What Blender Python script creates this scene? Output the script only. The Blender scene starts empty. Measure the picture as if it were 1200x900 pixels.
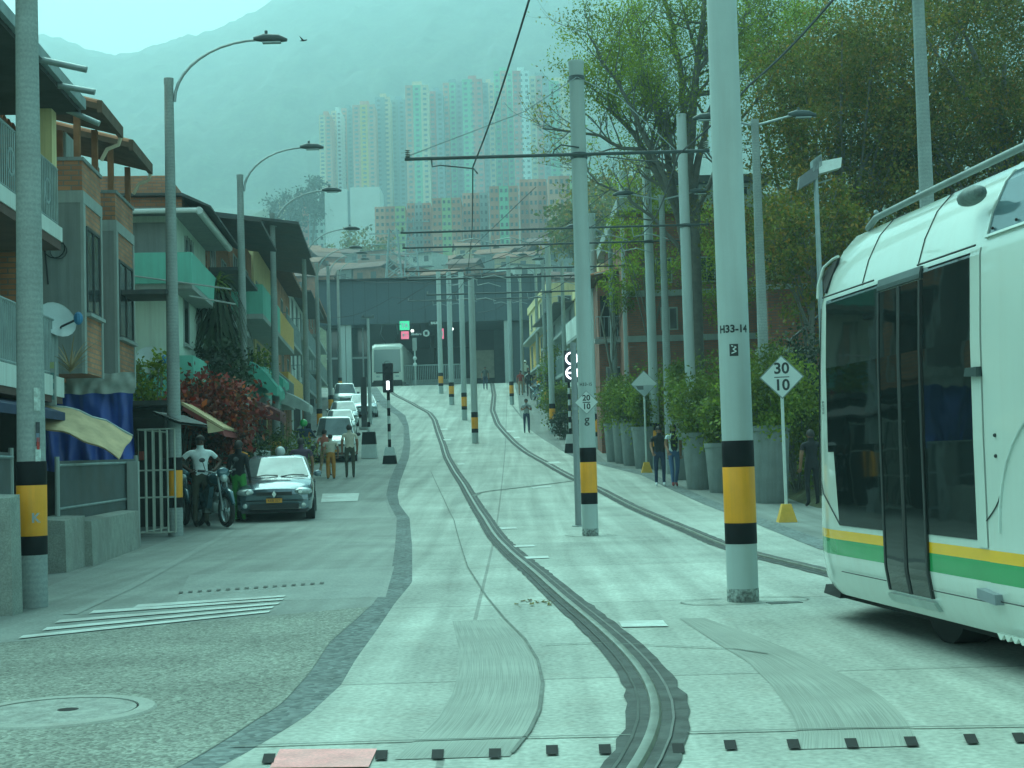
import bpy, bmesh, math, random
from mathutils import Vector, Matrix, noise
R = random.Random(7)
SC = bpy.context.scene
COL = SC.collection
rad = math.radians

# ------------------------------------------------------------------ camera
EYE = 1.35; FPX = 1700.0; PITCH = rad(3.03); ROLL = rad(1.6)
F0 = Vector((0, math.cos(PITCH), math.sin(PITCH)))
U0 = Vector((0, -math.sin(PITCH), math.cos(PITCH)))
R0 = Vector((1, 0, 0))
CU = U0 * math.cos(ROLL) + R0 * math.sin(ROLL)
CR = R0 * math.cos(ROLL) - U0 * math.sin(ROLL)
CAMP = Vector((0, 0, EYE))
cam = bpy.data.cameras.new('camera'); cam_o = bpy.data.objects.new('camera', cam); COL.objects.link(cam_o)
cam.sensor_width = 36.0; cam.lens = 36.0 * FPX / 1200; cam.clip_start = 0.1; cam.clip_end = 9000
m = Matrix((CR, CU, -F0)).transposed().to_4x4(); m.translation = CAMP
cam_o.matrix_world = m
SC.camera = cam_o

def ray(px, py):
    return F0 + CR * ((px - 600) / FPX) + CU * ((450 - py) / FPX)
def W(px, py, d):
    """the world point seen at a place of the photograph, d metres down the street"""
    v = ray(px, py); return CAMP + v * (d / v.y)
def XA(px, d, py=540): return W(px, py, d).x
def ZA(px, py, d): return W(px, py, d).z

# ------------------------------------------------------------------ terrain
PROF = [(-60, 0), (10, 0), (20, 0.02), (26, .08), (32, .25), (38.6, .54), (48, 1.02), (55, 1.42), (60, 1.72), (66, 2.18),
        (73, 2.88), (80, 3.66), (93.5, 5.06), (104, 6.3), (110, 7.15), (113, 7.45), (118, 7.6), (140, 7.9), (150, 9)]
def _pc(Y, P):
    if Y <= P[0][0]: return P[0][1]
    for (a, b), (c, d) in zip(P, P[1:]):
        if Y <= c: return b + (d - b) * (Y - a) / (c - a)
    return P[-1][1]
def zg(Y):
    """street level, piecewise straight between whole metres"""
    def s(y):
        return (_pc(y - 1.5, PROF) + _pc(y, PROF) * 2 + _pc(y + 1.5, PROF)) / 4
    a = math.floor(Y); t = Y - a
    return s(a) * (1 - t) + s(a + 1) * t
def G(px, py):
    """where the line of sight through a place of the photograph meets the street"""
    v = ray(px, py); v = v / v.y
    lo = 2.0; step = 0.25; d = lo
    while d < 160:
        if EYE + v.z * d <= zg(d):
            a, b = d - step, d
            for _ in range(24):
                mid = (a + b) / 2
                if EYE + v.z * mid <= zg(mid): b = mid
                else: a = mid
            p = CAMP + v * b; return Vector((p.x, p.y, zg(b)))
        d += step
    p = CAMP + v * 115; return Vector((p.x, 115, zg(115)))

# ------------------------------------------------------------------ materials
MATS = {}
def neu(c):
    """part of the green-cyan cast of the light, painted into greys and whites"""
    return (c[0] * .86, c[1], c[2]) if max(c) - min(c) < .14 * max(c) + .01 else c
def nodes_of(name):
    mt = bpy.data.materials.new(name); mt.use_nodes = True
    nt = mt.node_tree; return mt, nt, nt.nodes, nt.links, nt.nodes['Principled BSDF']
def mat(name, col, rough=0.7, metal=0.0, var=0.18, scale=3.0, bump=0.0, bscale=30, coat=0.0, stain=None, streak=False, spec=0.5, fine=0.0, fscale=60, obj=True, rand=0.0):
    """plain surface broken up by noise: var = lightness variation, stain = (colour, amount), streak = vertical rain streaks"""
    if name in MATS: return MATS[name]
    col = neu(col); mt, nt, N, L, b = nodes_of(name)
    b.inputs['Roughness'].default_value = rough; b.inputs['Metallic'].default_value = metal
    b.inputs['Coat Weight'].default_value = coat; b.inputs['Specular IOR Level'].default_value = spec
    tc = N.new('ShaderNodeTexCoord'); src = tc.outputs['Object']
    n = N.new('ShaderNodeTexNoise'); n.inputs['Scale'].default_value = scale; n.inputs['Detail'].default_value = 5; n.inputs['Roughness'].default_value = .6
    L.new(src, n.inputs['Vector'])
    mr = N.new('ShaderNodeMapRange'); mr.inputs[1].default_value = .3; mr.inputs[2].default_value = .7
    mr.inputs[3].default_value = 1 - var; mr.inputs[4].default_value = 1 + var
    L.new(n.outputs[0], mr.inputs[0])
    hs = N.new('ShaderNodeHueSaturation'); hs.inputs['Color'].default_value = (*col, 1); L.new(mr.outputs[0], hs.inputs['Value'])
    out = hs.outputs[0]
    if rand:
        oi = N.new('ShaderNodeObjectInfo'); m2 = N.new('ShaderNodeMapRange'); m2.inputs[3].default_value = 1 - rand; m2.inputs[4].default_value = 1 + rand
        L.new(oi.outputs['Random'], m2.inputs[0]); h2 = N.new('ShaderNodeHueSaturation'); L.new(out, h2.inputs['Color']); L.new(m2.outputs[0], h2.inputs['Value']); out = h2.outputs[0]
    if fine:
        f = N.new('ShaderNodeTexNoise'); f.inputs['Scale'].default_value = fscale; f.inputs['Detail'].default_value = 3; L.new(src, f.inputs['Vector'])
        m3 = N.new('ShaderNodeMapRange'); m3.inputs[1].default_value = .35; m3.inputs[2].default_value = .65; m3.inputs[3].default_value = 1 - fine; m3.inputs[4].default_value = 1 + fine
        L.new(f.outputs[0], m3.inputs[0]); h3 = N.new('ShaderNodeHueSaturation'); L.new(out, h3.inputs['Color']); L.new(m3.outputs[0], h3.inputs['Value']); out = h3.outputs[0]
    if stain:
        mp = N.new('ShaderNodeMapping'); mp.inputs['Scale'].default_value = (9, 9, .5) if streak else (1.3, 1.3, 1.3)
        L.new(src, mp.inputs[0]); s = N.new('ShaderNodeTexNoise'); s.inputs['Scale'].default_value = 1.0; s.inputs['Detail'].default_value = 7; s.inputs['Roughness'].default_value = .65
        L.new(mp.outputs[0], s.inputs['Vector'])
        m4 = N.new('ShaderNodeMapRange'); m4.inputs[1].default_value = .45; m4.inputs[2].default_value = .75; m4.inputs[4].default_value = stain[1]; L.new(s.outputs[0], m4.inputs[0])
        mx = N.new('ShaderNodeMixRGB'); L.new(m4.outputs[0], mx.inputs[0]); L.new(out, mx.inputs[1]); mx.inputs[2].default_value = (*stain[0], 1); out = mx.outputs[0]
    L.new(out, b.inputs['Base Color'])
    if bump:
        bn = N.new('ShaderNodeTexNoise'); bn.inputs['Scale'].default_value = bscale; bn.inputs['Detail'].default_value = 4; L.new(src, bn.inputs['Vector'])
        bp = N.new('ShaderNodeBump'); bp.inputs['Strength'].default_value = bump; bp.inputs['Distance'].default_value = .02
        L.new(bn.outputs[0], bp.inputs['Height']); L.new(bp.outputs[0], b.inputs['Normal'])
    MATS[name] = mt; return mt
def brickmat(name, c1, c2, mortar, axis='x', w=.3, h=.12, rough=.85, stain=.4):
    """masonry; axis = which object axis runs along the courses"""
    if name in MATS: return MATS[name]
    mt, nt, N, L, b = nodes_of(name); b.inputs['Roughness'].default_value = rough
    tc = N.new('ShaderNodeTexCoord'); sp = N.new('ShaderNodeSeparateXYZ'); L.new(tc.outputs['Object'], sp.inputs[0])
    ad = N.new('ShaderNodeMath'); ad.operation = 'ADD'; L.new(sp.outputs['X'], ad.inputs[0]); L.new(sp.outputs['Y'], ad.inputs[1])
    cb = N.new('ShaderNodeCombineXYZ'); L.new(ad.outputs[0], cb.inputs[0]); L.new(sp.outputs['Z'], cb.inputs[1])
    br = N.new('ShaderNodeTexBrick'); L.new(cb.outputs[0], br.inputs['Vector'])
    br.inputs['Scale'].default_value = 1; br.inputs['Brick Width'].default_value = w; br.inputs['Row Height'].default_value = h
    br.inputs['Mortar Size'].default_value = .012; br.inputs['Color1'].default_value = (*c1, 1); br.inputs['Color2'].default_value = (*c2, 1); br.inputs['Mortar'].default_value = (*mortar, 1)
    n = N.new('ShaderNodeTexNoise'); n.inputs['Scale'].default_value = 1.1; n.inputs['Detail'].default_value = 7; L.new(tc.outputs['Object'], n.inputs['Vector'])
    mr = N.new('ShaderNodeMapRange'); mr.inputs[1].default_value = .35; mr.inputs[2].default_value = .7; mr.inputs[3].default_value = 1.1; mr.inputs[4].default_value = 1 - stain; L.new(n.outputs[0], mr.inputs[0])
    hs = N.new('ShaderNodeHueSaturation'); L.new(br.outputs['Color'], hs.inputs['Color']); L.new(mr.outputs[0], hs.inputs['Value']); L.new(hs.outputs[0], b.inputs['Base Color'])
    bp = N.new('ShaderNodeBump'); bp.inputs['Strength'].default_value = .5; bp.inputs['Distance'].default_value = .01; bp.invert = True
    L.new(br.outputs['Fac'], bp.inputs['Height']); L.new(bp.outputs[0], b.inputs['Normal'])
    MATS[name] = mt; return mt
def glass(name, col=(.02, .03, .03), rough=.06):
    if name in MATS: return MATS[name]
    mt, nt, N, L, b = nodes_of(name)
    b.inputs['Base Color'].default_value = (*col, 1); b.inputs['Roughness'].default_value = rough; b.inputs['Specular IOR Level'].default_value = .8
    tc = N.new('ShaderNodeTexCoord'); n = N.new('ShaderNodeTexNoise'); n.inputs['Scale'].default_value = 1.7; L.new(tc.outputs['Object'], n.inputs['Vector'])
    bp = N.new('ShaderNodeBump'); bp.inputs['Strength'].default_value = .05; bp.inputs['Distance'].default_value = .05; L.new(n.outputs[0], bp.inputs['Height']); L.new(bp.outputs[0], b.inputs['Normal'])
    MATS[name] = mt; return mt
def leafmat(name, cols, rough=.6, trans=.25):
    if name in MATS: return MATS[name]
    mt, nt, N, L, b = nodes_of(name); b.inputs['Roughness'].default_value = rough
    g = N.new('ShaderNodeNewGeometry'); cr = N.new('ShaderNodeValToRGB'); L.new(g.outputs['Random Per Island'], cr.inputs[0])
    el = cr.color_ramp.elements; k = len(cols)
    el[0].position = 0; el[0].color = (*cols[0], 1); el[1].position = 1; el[1].color = (*cols[-1], 1)
    for i in range(1, k - 1):
        e = el.new(i / (k - 1)); e.color = (*cols[i], 1)
    tc = N.new('ShaderNodeTexCoord'); n = N.new('ShaderNodeTexNoise'); n.inputs['Scale'].default_value = .8; n.inputs['Detail'].default_value = 3; L.new(tc.outputs['Object'], n.inputs['Vector'])
    mr = N.new('ShaderNodeMapRange'); mr.inputs[1].default_value = .35; mr.inputs[2].default_value = .65; mr.inputs[3].default_value = .5; mr.inputs[4].default_value = 1.55; L.new(n.outputs[0], mr.inputs[0])
    hs = N.new('ShaderNodeHueSaturation'); L.new(cr.outputs[0], hs.inputs['Color']); L.new(mr.outputs[0], hs.inputs['Value'])
    L.new(hs.outputs[0], b.inputs['Base Color'])
    if trans:
        t = N.new('ShaderNodeBsdfTranslucent'); L.new(hs.outputs[0], t.inputs['Color'])
        mx = N.new('ShaderNodeMixShader'); mx.inputs[0].default_value = trans; L.new(b.outputs[0], mx.inputs[1]); L.new(t.outputs[0], mx.inputs[2])
        L.new(mx.outputs[0], N['Material Output'].inputs['Surface'])
    MATS[name] = mt; return mt
def emis(name, col, s):
    if name in MATS: return MATS[name]
    mt, nt, N, L, b = nodes_of(name); b.inputs['Base Color'].default_value = (*col, 1)
    b.inputs['Emission Color'].default_value = (*col, 1); b.inputs['Emission Strength'].default_value = s
    MATS[name] = mt; return mt

# ------------------------------------------------------------------ mesh building
class MB:
    def __init__(s): s.v = []; s.f = []; s.m = []; s.cur = 0
    def mi(s, i): s.cur = i; return s
    def add(s, vs, fs):
        o = len(s.v); s.v += [tuple(v) for v in vs]
        for f in fs: s.f.append(tuple(o + i for i in f)); s.m.append(s.cur)
        return s
    def box(s, x0, x1, y0, y1, z0, z1):
        if x0 > x1: x0, x1 = x1, x0
        if y0 > y1: y0, y1 = y1, y0
        if z0 > z1: z0, z1 = z1, z0
        return s.hexa([(x0, y0, z0), (x1, y0, z0), (x1, y1, z0), (x0, y1, z0), (x0, y0, z1), (x1, y0, z1), (x1, y1, z1), (x0, y1, z1)])
    def hexa(s, p):
        return s.add(p, [(0, 3, 2, 1), (4, 5, 6, 7), (0, 1, 5, 4), (1, 2, 6, 5), (2, 3, 7, 6), (3, 0, 4, 7)])
    def cbox(s, c, sz, rz=0):
        ca, sa = math.cos(rz), math.sin(rz); P = []
        for dz in (-.5, .5):
            for dx, dy in ((-.5, -.5), (.5, -.5), (.5, .5), (-.5, .5)):
                x, y = dx * sz[0], dy * sz[1]
                P.append((c[0] + x * ca - y * sa, c[1] + x * sa + y * ca, c[2] + dz * sz[2]))
        return s.hexa(P)
    def prism(s, poly, vec):
        """poly: list of 3-D points of one planar face, vec: thickness"""
        n = len(poly); v = Vector(vec)
        a = [tuple(p) for p in poly]; b = [tuple(Vector(p) + v) for p in poly]
        return s.add(a + b, [tuple(range(n - 1, -1, -1)), tuple(range(n, 2 * n))] + [(i, (i + 1) % n, n + (i + 1) % n, n + i) for i in range(n)])
    def tube(s, pts, r, n=8, caps=True, squash=None):
        pts = [Vector(p) for p in pts]
        if not isinstance(r, (list, tuple)): r = [r] * len(pts)
        rings = []; up = None
        for i, p in enumerate(pts):
            t = (pts[min(i + 1, len(pts) - 1)] - pts[max(i - 1, 0)])
            if t.length < 1e-9: t = Vector((0, 0, 1))
            t.normalize()
            if up is None:
                up = Vector((1, 0, 0)) if abs(t.x) < .9 else Vector((0, 1, 0))
            a = (up - t * up.dot(t))
            if a.length < 1e-6: a = Vector((0, 1, 0)) - t * t.y
            a.normalize(); up = a; b = t.cross(a)
            ring = []
            for k in range(n):
                an = 2 * math.pi * k / n; ring.append(p + (a * math.cos(an) + b * math.sin(an)) * r[i])
            rings.append(ring)
        vs = [v for rg in rings for v in rg]; fs = []
        for i in range(len(pts) - 1):
            for k in range(n):
                k2 = (k + 1) % n; fs.append((i * n + k, i * n + k2, (i + 1) * n + k2, (i + 1) * n + k))
        if caps:
            fs.append(tuple(range(n - 1, -1, -1))); fs.append(tuple(range((len(pts) - 1) * n, len(pts) * n)))
        return s.add(vs, fs)
    def cyl(s, p0, p1, r0, r1=None, n=12): return s.tube([p0, p1], [r0, r0 if r1 is None else r1], n)
    def lathe(s, prof, c=(0, 0, 0), n=20, axis='z', ring=False):
        vs = []; fs = []
        for r, h in prof:
            for k in range(n):
                a = 2 * math.pi * k / n; q = (r * math.cos(a), r * math.sin(a))
                if axis == 'z': vs.append((c[0] + q[0], c[1] + q[1], c[2] + h))
                elif axis == 'x': vs.append((c[0] + h, c[1] + q[0], c[2] + q[1]))
                else: vs.append((c[0] + q[1], c[1] + h, c[2] + q[0]))
        m = len(prof)
        for i in range(m - 1):
            for k in range(n):
                k2 = (k + 1) % n; fs.append((i * n + k, i * n + k2, (i + 1) * n + k2, (i + 1) * n + k))
        if ring: fs += [((m - 1) * n + k, (m - 1) * n + (k + 1) % n, (k + 1) % n, k) for k in range(n)]
        if prof[0][0] > 1e-5 and not ring: fs.append(tuple(range(n - 1, -1, -1)))
        if prof[-1][0] > 1e-5 and not ring: fs.append(tuple(range((m - 1) * n, m * n)))
        return s.add(vs, fs)
    def ball(s, c, r, n=10, k=7):
        if not isinstance(r, (list, tuple)): r = (r, r, r)
        vs = []; fs = []
        for i in range(k + 1):
            t = math.pi * i / k
            for j in range(n):
                a = 2 * math.pi * j / n
                vs.append((c[0] + r[0] * math.sin(t) * math.cos(a), c[1] + r[1] * math.sin(t) * math.sin(a), c[2] - r[2] * math.cos(t)))
        for i in range(k):
            for j in range(n):
                j2 = (j + 1) % n; fs.append((i * n + j, i * n + j2, (i + 1) * n + j2, (i + 1) * n + j))
        return s.add(vs, fs)
    def grid(s, rows):
        """rows of equal length"""
        w = len(rows[0]); vs = [p for r in rows for p in r]; fs = []
        for i in range(len(rows) - 1):
            for j in range(w - 1): fs.append((i * w + j, i * w + j + 1, (i + 1) * w + j + 1, (i + 1) * w + j))
        return s.add(vs, fs)
    def build(s, name, mats, parent=None, world=False, smooth=None, kind=None, weld=False):
        me = bpy.data.meshes.new(name)
        off = Vector((0, 0, 0))
        if world and parent is not None:
            p = parent
            while p is not None: off += Vector(p.location); p = p.parent
        vs = [(v[0] - off.x, v[1] - off.y, v[2] - off.z) for v in s.v] if off.length else s.v
        me.from_pydata(vs, [], s.f)
        if not isinstance(mats, (list, tuple)): mats = [mats]
        for x in mats: me.materials.append(x)
        me.polygons.foreach_set('material_index', [min(i, len(mats) - 1) for i in s.m])
        if weld or smooth:
            bm = bmesh.new(); bm.from_mesh(me)
            if weld: bmesh.ops.remove_doubles(bm, verts=bm.verts, dist=1e-4)
            bm.to_mesh(me); bm.free()
        if smooth:
            me.polygons.foreach_set('use_smooth', [True] * len(me.polygons))
            me.set_sharp_from_angle(angle=rad(smooth))
        me.update()
        o = bpy.data.objects.new(name, me); COL.objects.link(o)
        if parent is not None: o.parent = parent
        if kind: o['kind'] = kind
        return o
def tag(o, label, cat, group=None):
    o['label'] = label; o['category'] = cat
    if group: o['group'] = group
    return o
def thing(name, label, cat, loc=(0, 0, 0), rz=0, group=None):
    o = bpy.data.objects.new(name, None); o.empty_display_size = .2; COL.objects.link(o)
    o.location = loc; o.rotation_euler = (0, 0, rz)
    return tag(o, label, cat, group)
def dup(root, loc, rz=None, label=None, scale=None, group=None, matmap=None):
    r = root.copy(); COL.objects.link(r); r.location = loc
    if rz is not None: r.rotation_euler = (0, 0, rz)
    if label: r['label'] = label
    if group: r['group'] = group
    if scale: r.scale = scale
    def rec(o, c):
        for ch in list(o.children):
            k = ch.copy(); COL.objects.link(k); k.parent = c
            if matmap and k.type == 'MESH':
                for i, sl in enumerate(k.material_slots):
                    if sl.material and sl.material.name in matmap:
                        sl.link = 'OBJECT'; sl.material = matmap[sl.material.name]
            rec(ch, k)
    rec(root, r)
    return r
def gp(px, py): return G(px, py)
def at(px, d, dz=0):
    """point on the street d metres away under the picture column px"""
    z = zg(d)
    py = 540 - (z - EYE) * FPX / d
    p = W(px, py, d); p = W(px, py + (p.z - z) * FPX / d, d)
    return Vector((p.x, d, z + dz))
def text_mesh(body, size, name, mt, parent, loc, rot, ext=.002, align='CENTER', bold=0.0):
    cu = bpy.data.curves.new(name, 'FONT'); cu.body = body; cu.size = size; cu.extrude = ext; cu.align_x = align; cu.align_y = 'CENTER'; cu.offset = bold
    cu.resolution_u = 3
    t = bpy.data.objects.new(name, cu); COL.objects.link(t)
    dg = bpy.context.evaluated_depsgraph_get(); me = bpy.data.meshes.new_from_object(t.evaluated_get(dg))
    bpy.data.objects.remove(t); bpy.data.curves.remove(cu)
    me.name = name; me.materials.clear(); me.materials.append(mt)
    o = bpy.data.objects.new(name, me); COL.objects.link(o)
    if parent is not None: o.parent = parent
    o.location = loc; o.rotation_euler = rot
    return o
# ================================================================== SKY, LIGHT, AIR
TINT = (.60, 1.0, .93)
SUN_EL, SUN_AZ = rad(56), rad(322)          # azimuth from +Y (clockwise): ahead, a little left
wd = bpy.data.worlds.new('World'); SC.world = wd; wd.use_nodes = True
nt = wd.node_tree; N = nt.nodes; L = nt.links
sky = N.new('ShaderNodeTexSky'); sky.sky_type = 'NISHITA'; sky.sun_disc = False
sky.sun_elevation = SUN_EL; sky.sun_rotation = SUN_AZ; sky.altitude = 1500; sky.air_density = 1.6; sky.dust_density = 4
bw = N.new('ShaderNodeRGBToBW'); L.new(sky.outputs[0], bw.inputs[0])
mx = N.new('ShaderNodeMixRGB'); mx.inputs[0].default_value = .85; L.new(sky.outputs[0], mx.inputs[1]); L.new(bw.outputs[0], mx.inputs[2])
mu = N.new('ShaderNodeMixRGB'); mu.blend_type = 'MULTIPLY'; mu.inputs[0].default_value = 1; L.new(mx.outputs[0], mu.inputs[1]); mu.inputs[2].default_value = (*TINT, 1)
L.new(mu.outputs[0], N['Background'].inputs[0]); N['Background'].inputs[1].default_value = SKY_STRENGTH = .112
sl = bpy.data.lights.new('sun', 'SUN'); sl.energy = 1.9; sl.angle = rad(60); sl.color = (.64, 1.0, .86)
so = bpy.data.objects.new('sun', sl); COL.objects.link(so)
sd = Vector((math.sin(SUN_AZ) * math.cos(SUN_EL), math.cos(SUN_AZ) * math.cos(SUN_EL), math.sin(SUN_EL)))
so.rotation_euler = sd.to_track_quat('Z', 'Y').to_euler(); so.location = (0, 0, 50)
SC.view_settings.view_transform = 'Standard'; SC.view_settings.look = 'None'; SC.view_settings.exposure = 1.28; SC.view_settings.gamma = 1
SC.cycles.max_bounces = 6; SC.cycles.diffuse_bounces = 3; SC.cycles.glossy_bounces = 3; SC.cycles.transmission_bounces = 3
SC.cycles.volume_bounces = 4; SC.cycles.transparent_max_bounces = 8; SC.cycles.use_denoising = True
SC.cycles.caustics_reflective = False; SC.cycles.caustics_refractive = False

hz = MB().box(-2600, 2600, -90, 2500, -1.2, 760)
hm = bpy.data.materials.new('air'); hm.use_nodes = True; n_ = hm.node_tree.nodes; n_.remove(n_['Principled BSDF'])
pv = n_.new('ShaderNodeVolumePrincipled'); pv.inputs["Color"].default_value = (.68, .91, .98, 1); pv.inputs['Density'].default_value = HAZE = .00076
pv.inputs['Anisotropy'].default_value = 0.38
hm.node_tree.links.new(pv.outputs[0], n_['Material Output'].inputs['Volume'])
hz.build('haze', hm, kind='stuff')

# ================================================================== TERRAIN
def interp(P, x):
    if x <= P[0][0]: return P[0][1]
    for (a, b), (c, d) in zip(P, P[1:]):
        if x <= c: return b + (d - b) * (x - a) / (c - a)
    return P[-1][1]
RIDGE = [(-400, 40), (-100, 10), (0, 8), (60, 20), (110, 40), (140, 50), (180, 44), (220, 30), (260, 24), (300, 6), (350, -24), (450, -60), (600, -90), (900, -110), (1200, -70), (1600, 0)]
HILL = [(150, 9), (200, 22), (300, 40), (360, 49), (500, 78), (700, 118), (900, 165)]
def zland(X, Y):
    if Y <= 150: return zg(Y)
    if Y <= 900:
        z = interp(HILL, Y)
        w = min(1, (Y - 150) / 60)
        z += w * 3.0 * noise.fractal(Vector((X / 60, Y / 60, 3)), .8, 2, 3)
        a = X / Y * 1700 + 600
        z += 15 * math.exp(-((a - 340) / 70) ** 2 - ((Y - 560) / 80) ** 2)
        z += max(0, a - 620) * .035 * w * Y / 300
        return z
    a = X / Y * 1700 + 600; t = (Y - 900) / 900
    zr = EYE + (540 - interp(RIDGE, a)) * 1800 / 1700
    z0 = 165 + max(0, a - 620) * .035 * 3
    z = z0 + (zr - z0) * (t ** .85 if t < 1 else 1 - (t - 1) * .7)
    z += (34 * noise.fractal(Vector((X / 260, Y / 700, 9)), .9, 2, 4)) * min(1, t * 5) * (1.15 - min(1, t))
    z += 7 * noise.noise(Vector((X / 16, Y / 30, 1))) + 6 * noise.noise(Vector((X / 7, Y / 16, 4)))
    return z
rowsY = [-85, -60, -40, -20, -10, -5] + list(range(0, 151)) + list(range(155, 400, 6)) + list(range(400, 900, 14)) + list(range(900, 2300, 16))
rows = []
for Y in rowsY:
    hw = 60 + max(0, Y) * .62; nc = 220; rows.append([((i / nc * 2 - 1) * hw, Y, zland((i / nc * 2 - 1) * hw, Y)) for i in range(nc + 1)])
g = MB().grid(rows)
nf = 220
g.m = []
for i in range(len(rowsY) - 1): g.m += [0 if rowsY[i] < 140 else (1 if rowsY[i] < 880 else 2)] * nf
slab_dirt = mat('packed concrete ground', (.27, .27, .25), .9, var=.2, scale=1.2, bump=.3, bscale=25, stain=((.14, .14, .12), .5), fine=.1)
scrub = mat('hillside scrub', (.045, .07, .03), .95, var=.5, scale=.25, bump=.0, fine=.35, fscale=1.2)
forest = mat('mountain forest', (.045, .07, .04), .95, var=.55, scale=.05, fine=.4, fscale=.3)
go = g.build('ground', [slab_dirt, scrub, forest], kind='structure', smooth=60)

# ================================================================== STREET SURFACES (each a thin sheet lying on the ground)
def dense(lo, hi, step=.5):
    s = set([lo, hi]); y = math.ceil(lo)
    s |= set(range(math.ceil(lo), math.floor(hi) + 1))
    k = math.ceil(lo / step)
    while k * step < hi: s.add(k * step); k += 1
    return sorted(s)
def curve(pix, ext_near=None, ext_far=None):
    """pixel polyline -> sorted list of (Y, X) on the street"""
    P = sorted((p.y, p.x) for p in (G(*q) for q in pix))
    Q = [P[0]]
    for p in P[1:]:
        if p[0] - Q[-1][0] > .05: Q.append(p)
    if ext_near is not None: Q.insert(0, (ext_near[0], ext_near[1]))
    if ext_far is not None: Q.append(ext_far)
    return Q
def smooth_curve(Q, n=2):
    """resample at half metres and relax a little"""
    ys = [Q[0][0] + (Q[-1][0] - Q[0][0]) * i / 600 for i in range(601)]
    xs = [interp(Q, y) for y in ys]
    for _ in range(n * 6): xs = [xs[0]] + [(xs[i - 1] + 2 * xs[i] + xs[i + 1]) / 4 for i in range(1, 600)] + [xs[-1]]
    return list(zip(ys, xs))
def strip(name, cl, cr, h, mt, y0, y1, wob=0.0, kind='structure', label=None, cat=None, cols=1, step=.5):
    b = MB(); rows = []
    for y in dense(y0, y1, step):
        a, c = interp(cl, y), interp(cr, y)
        if wob: a += wob * noise.noise(Vector((y * 2.3, 1, 2))); c += wob * noise.noise(Vector((y * 2.1, 5, 2)))
        rows.append([(a + (c - a) * i / cols, y, zg(y) + h) for i in range(cols + 1)])
    b.grid(rows)
    o = b.build(name, mt, kind=kind)
    if label: tag(o, label, cat)
    return o
def patch(name, pix, h, mt, n=8, label=None, cat=None, kind='structure', mb=None):
    """a quadrilateral marking given by its four corners in the photograph, draped on the street"""
    A, B, C, D = [G(*q) for q in pix]
    rows = []
    for i in range(n + 1):
        p = A.lerp(D, i / n); q = B.lerp(C, i / n); rows.append([])
        for j in range(n + 1):
            r = p.lerp(q, j / n); rows[-1].append((r.x, r.y, zg(r.y) + h))
    b = mb or MB(); b.grid(rows)
    if mb is not None: return None
    return b.build(name, mt, kind=kind)

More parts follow.
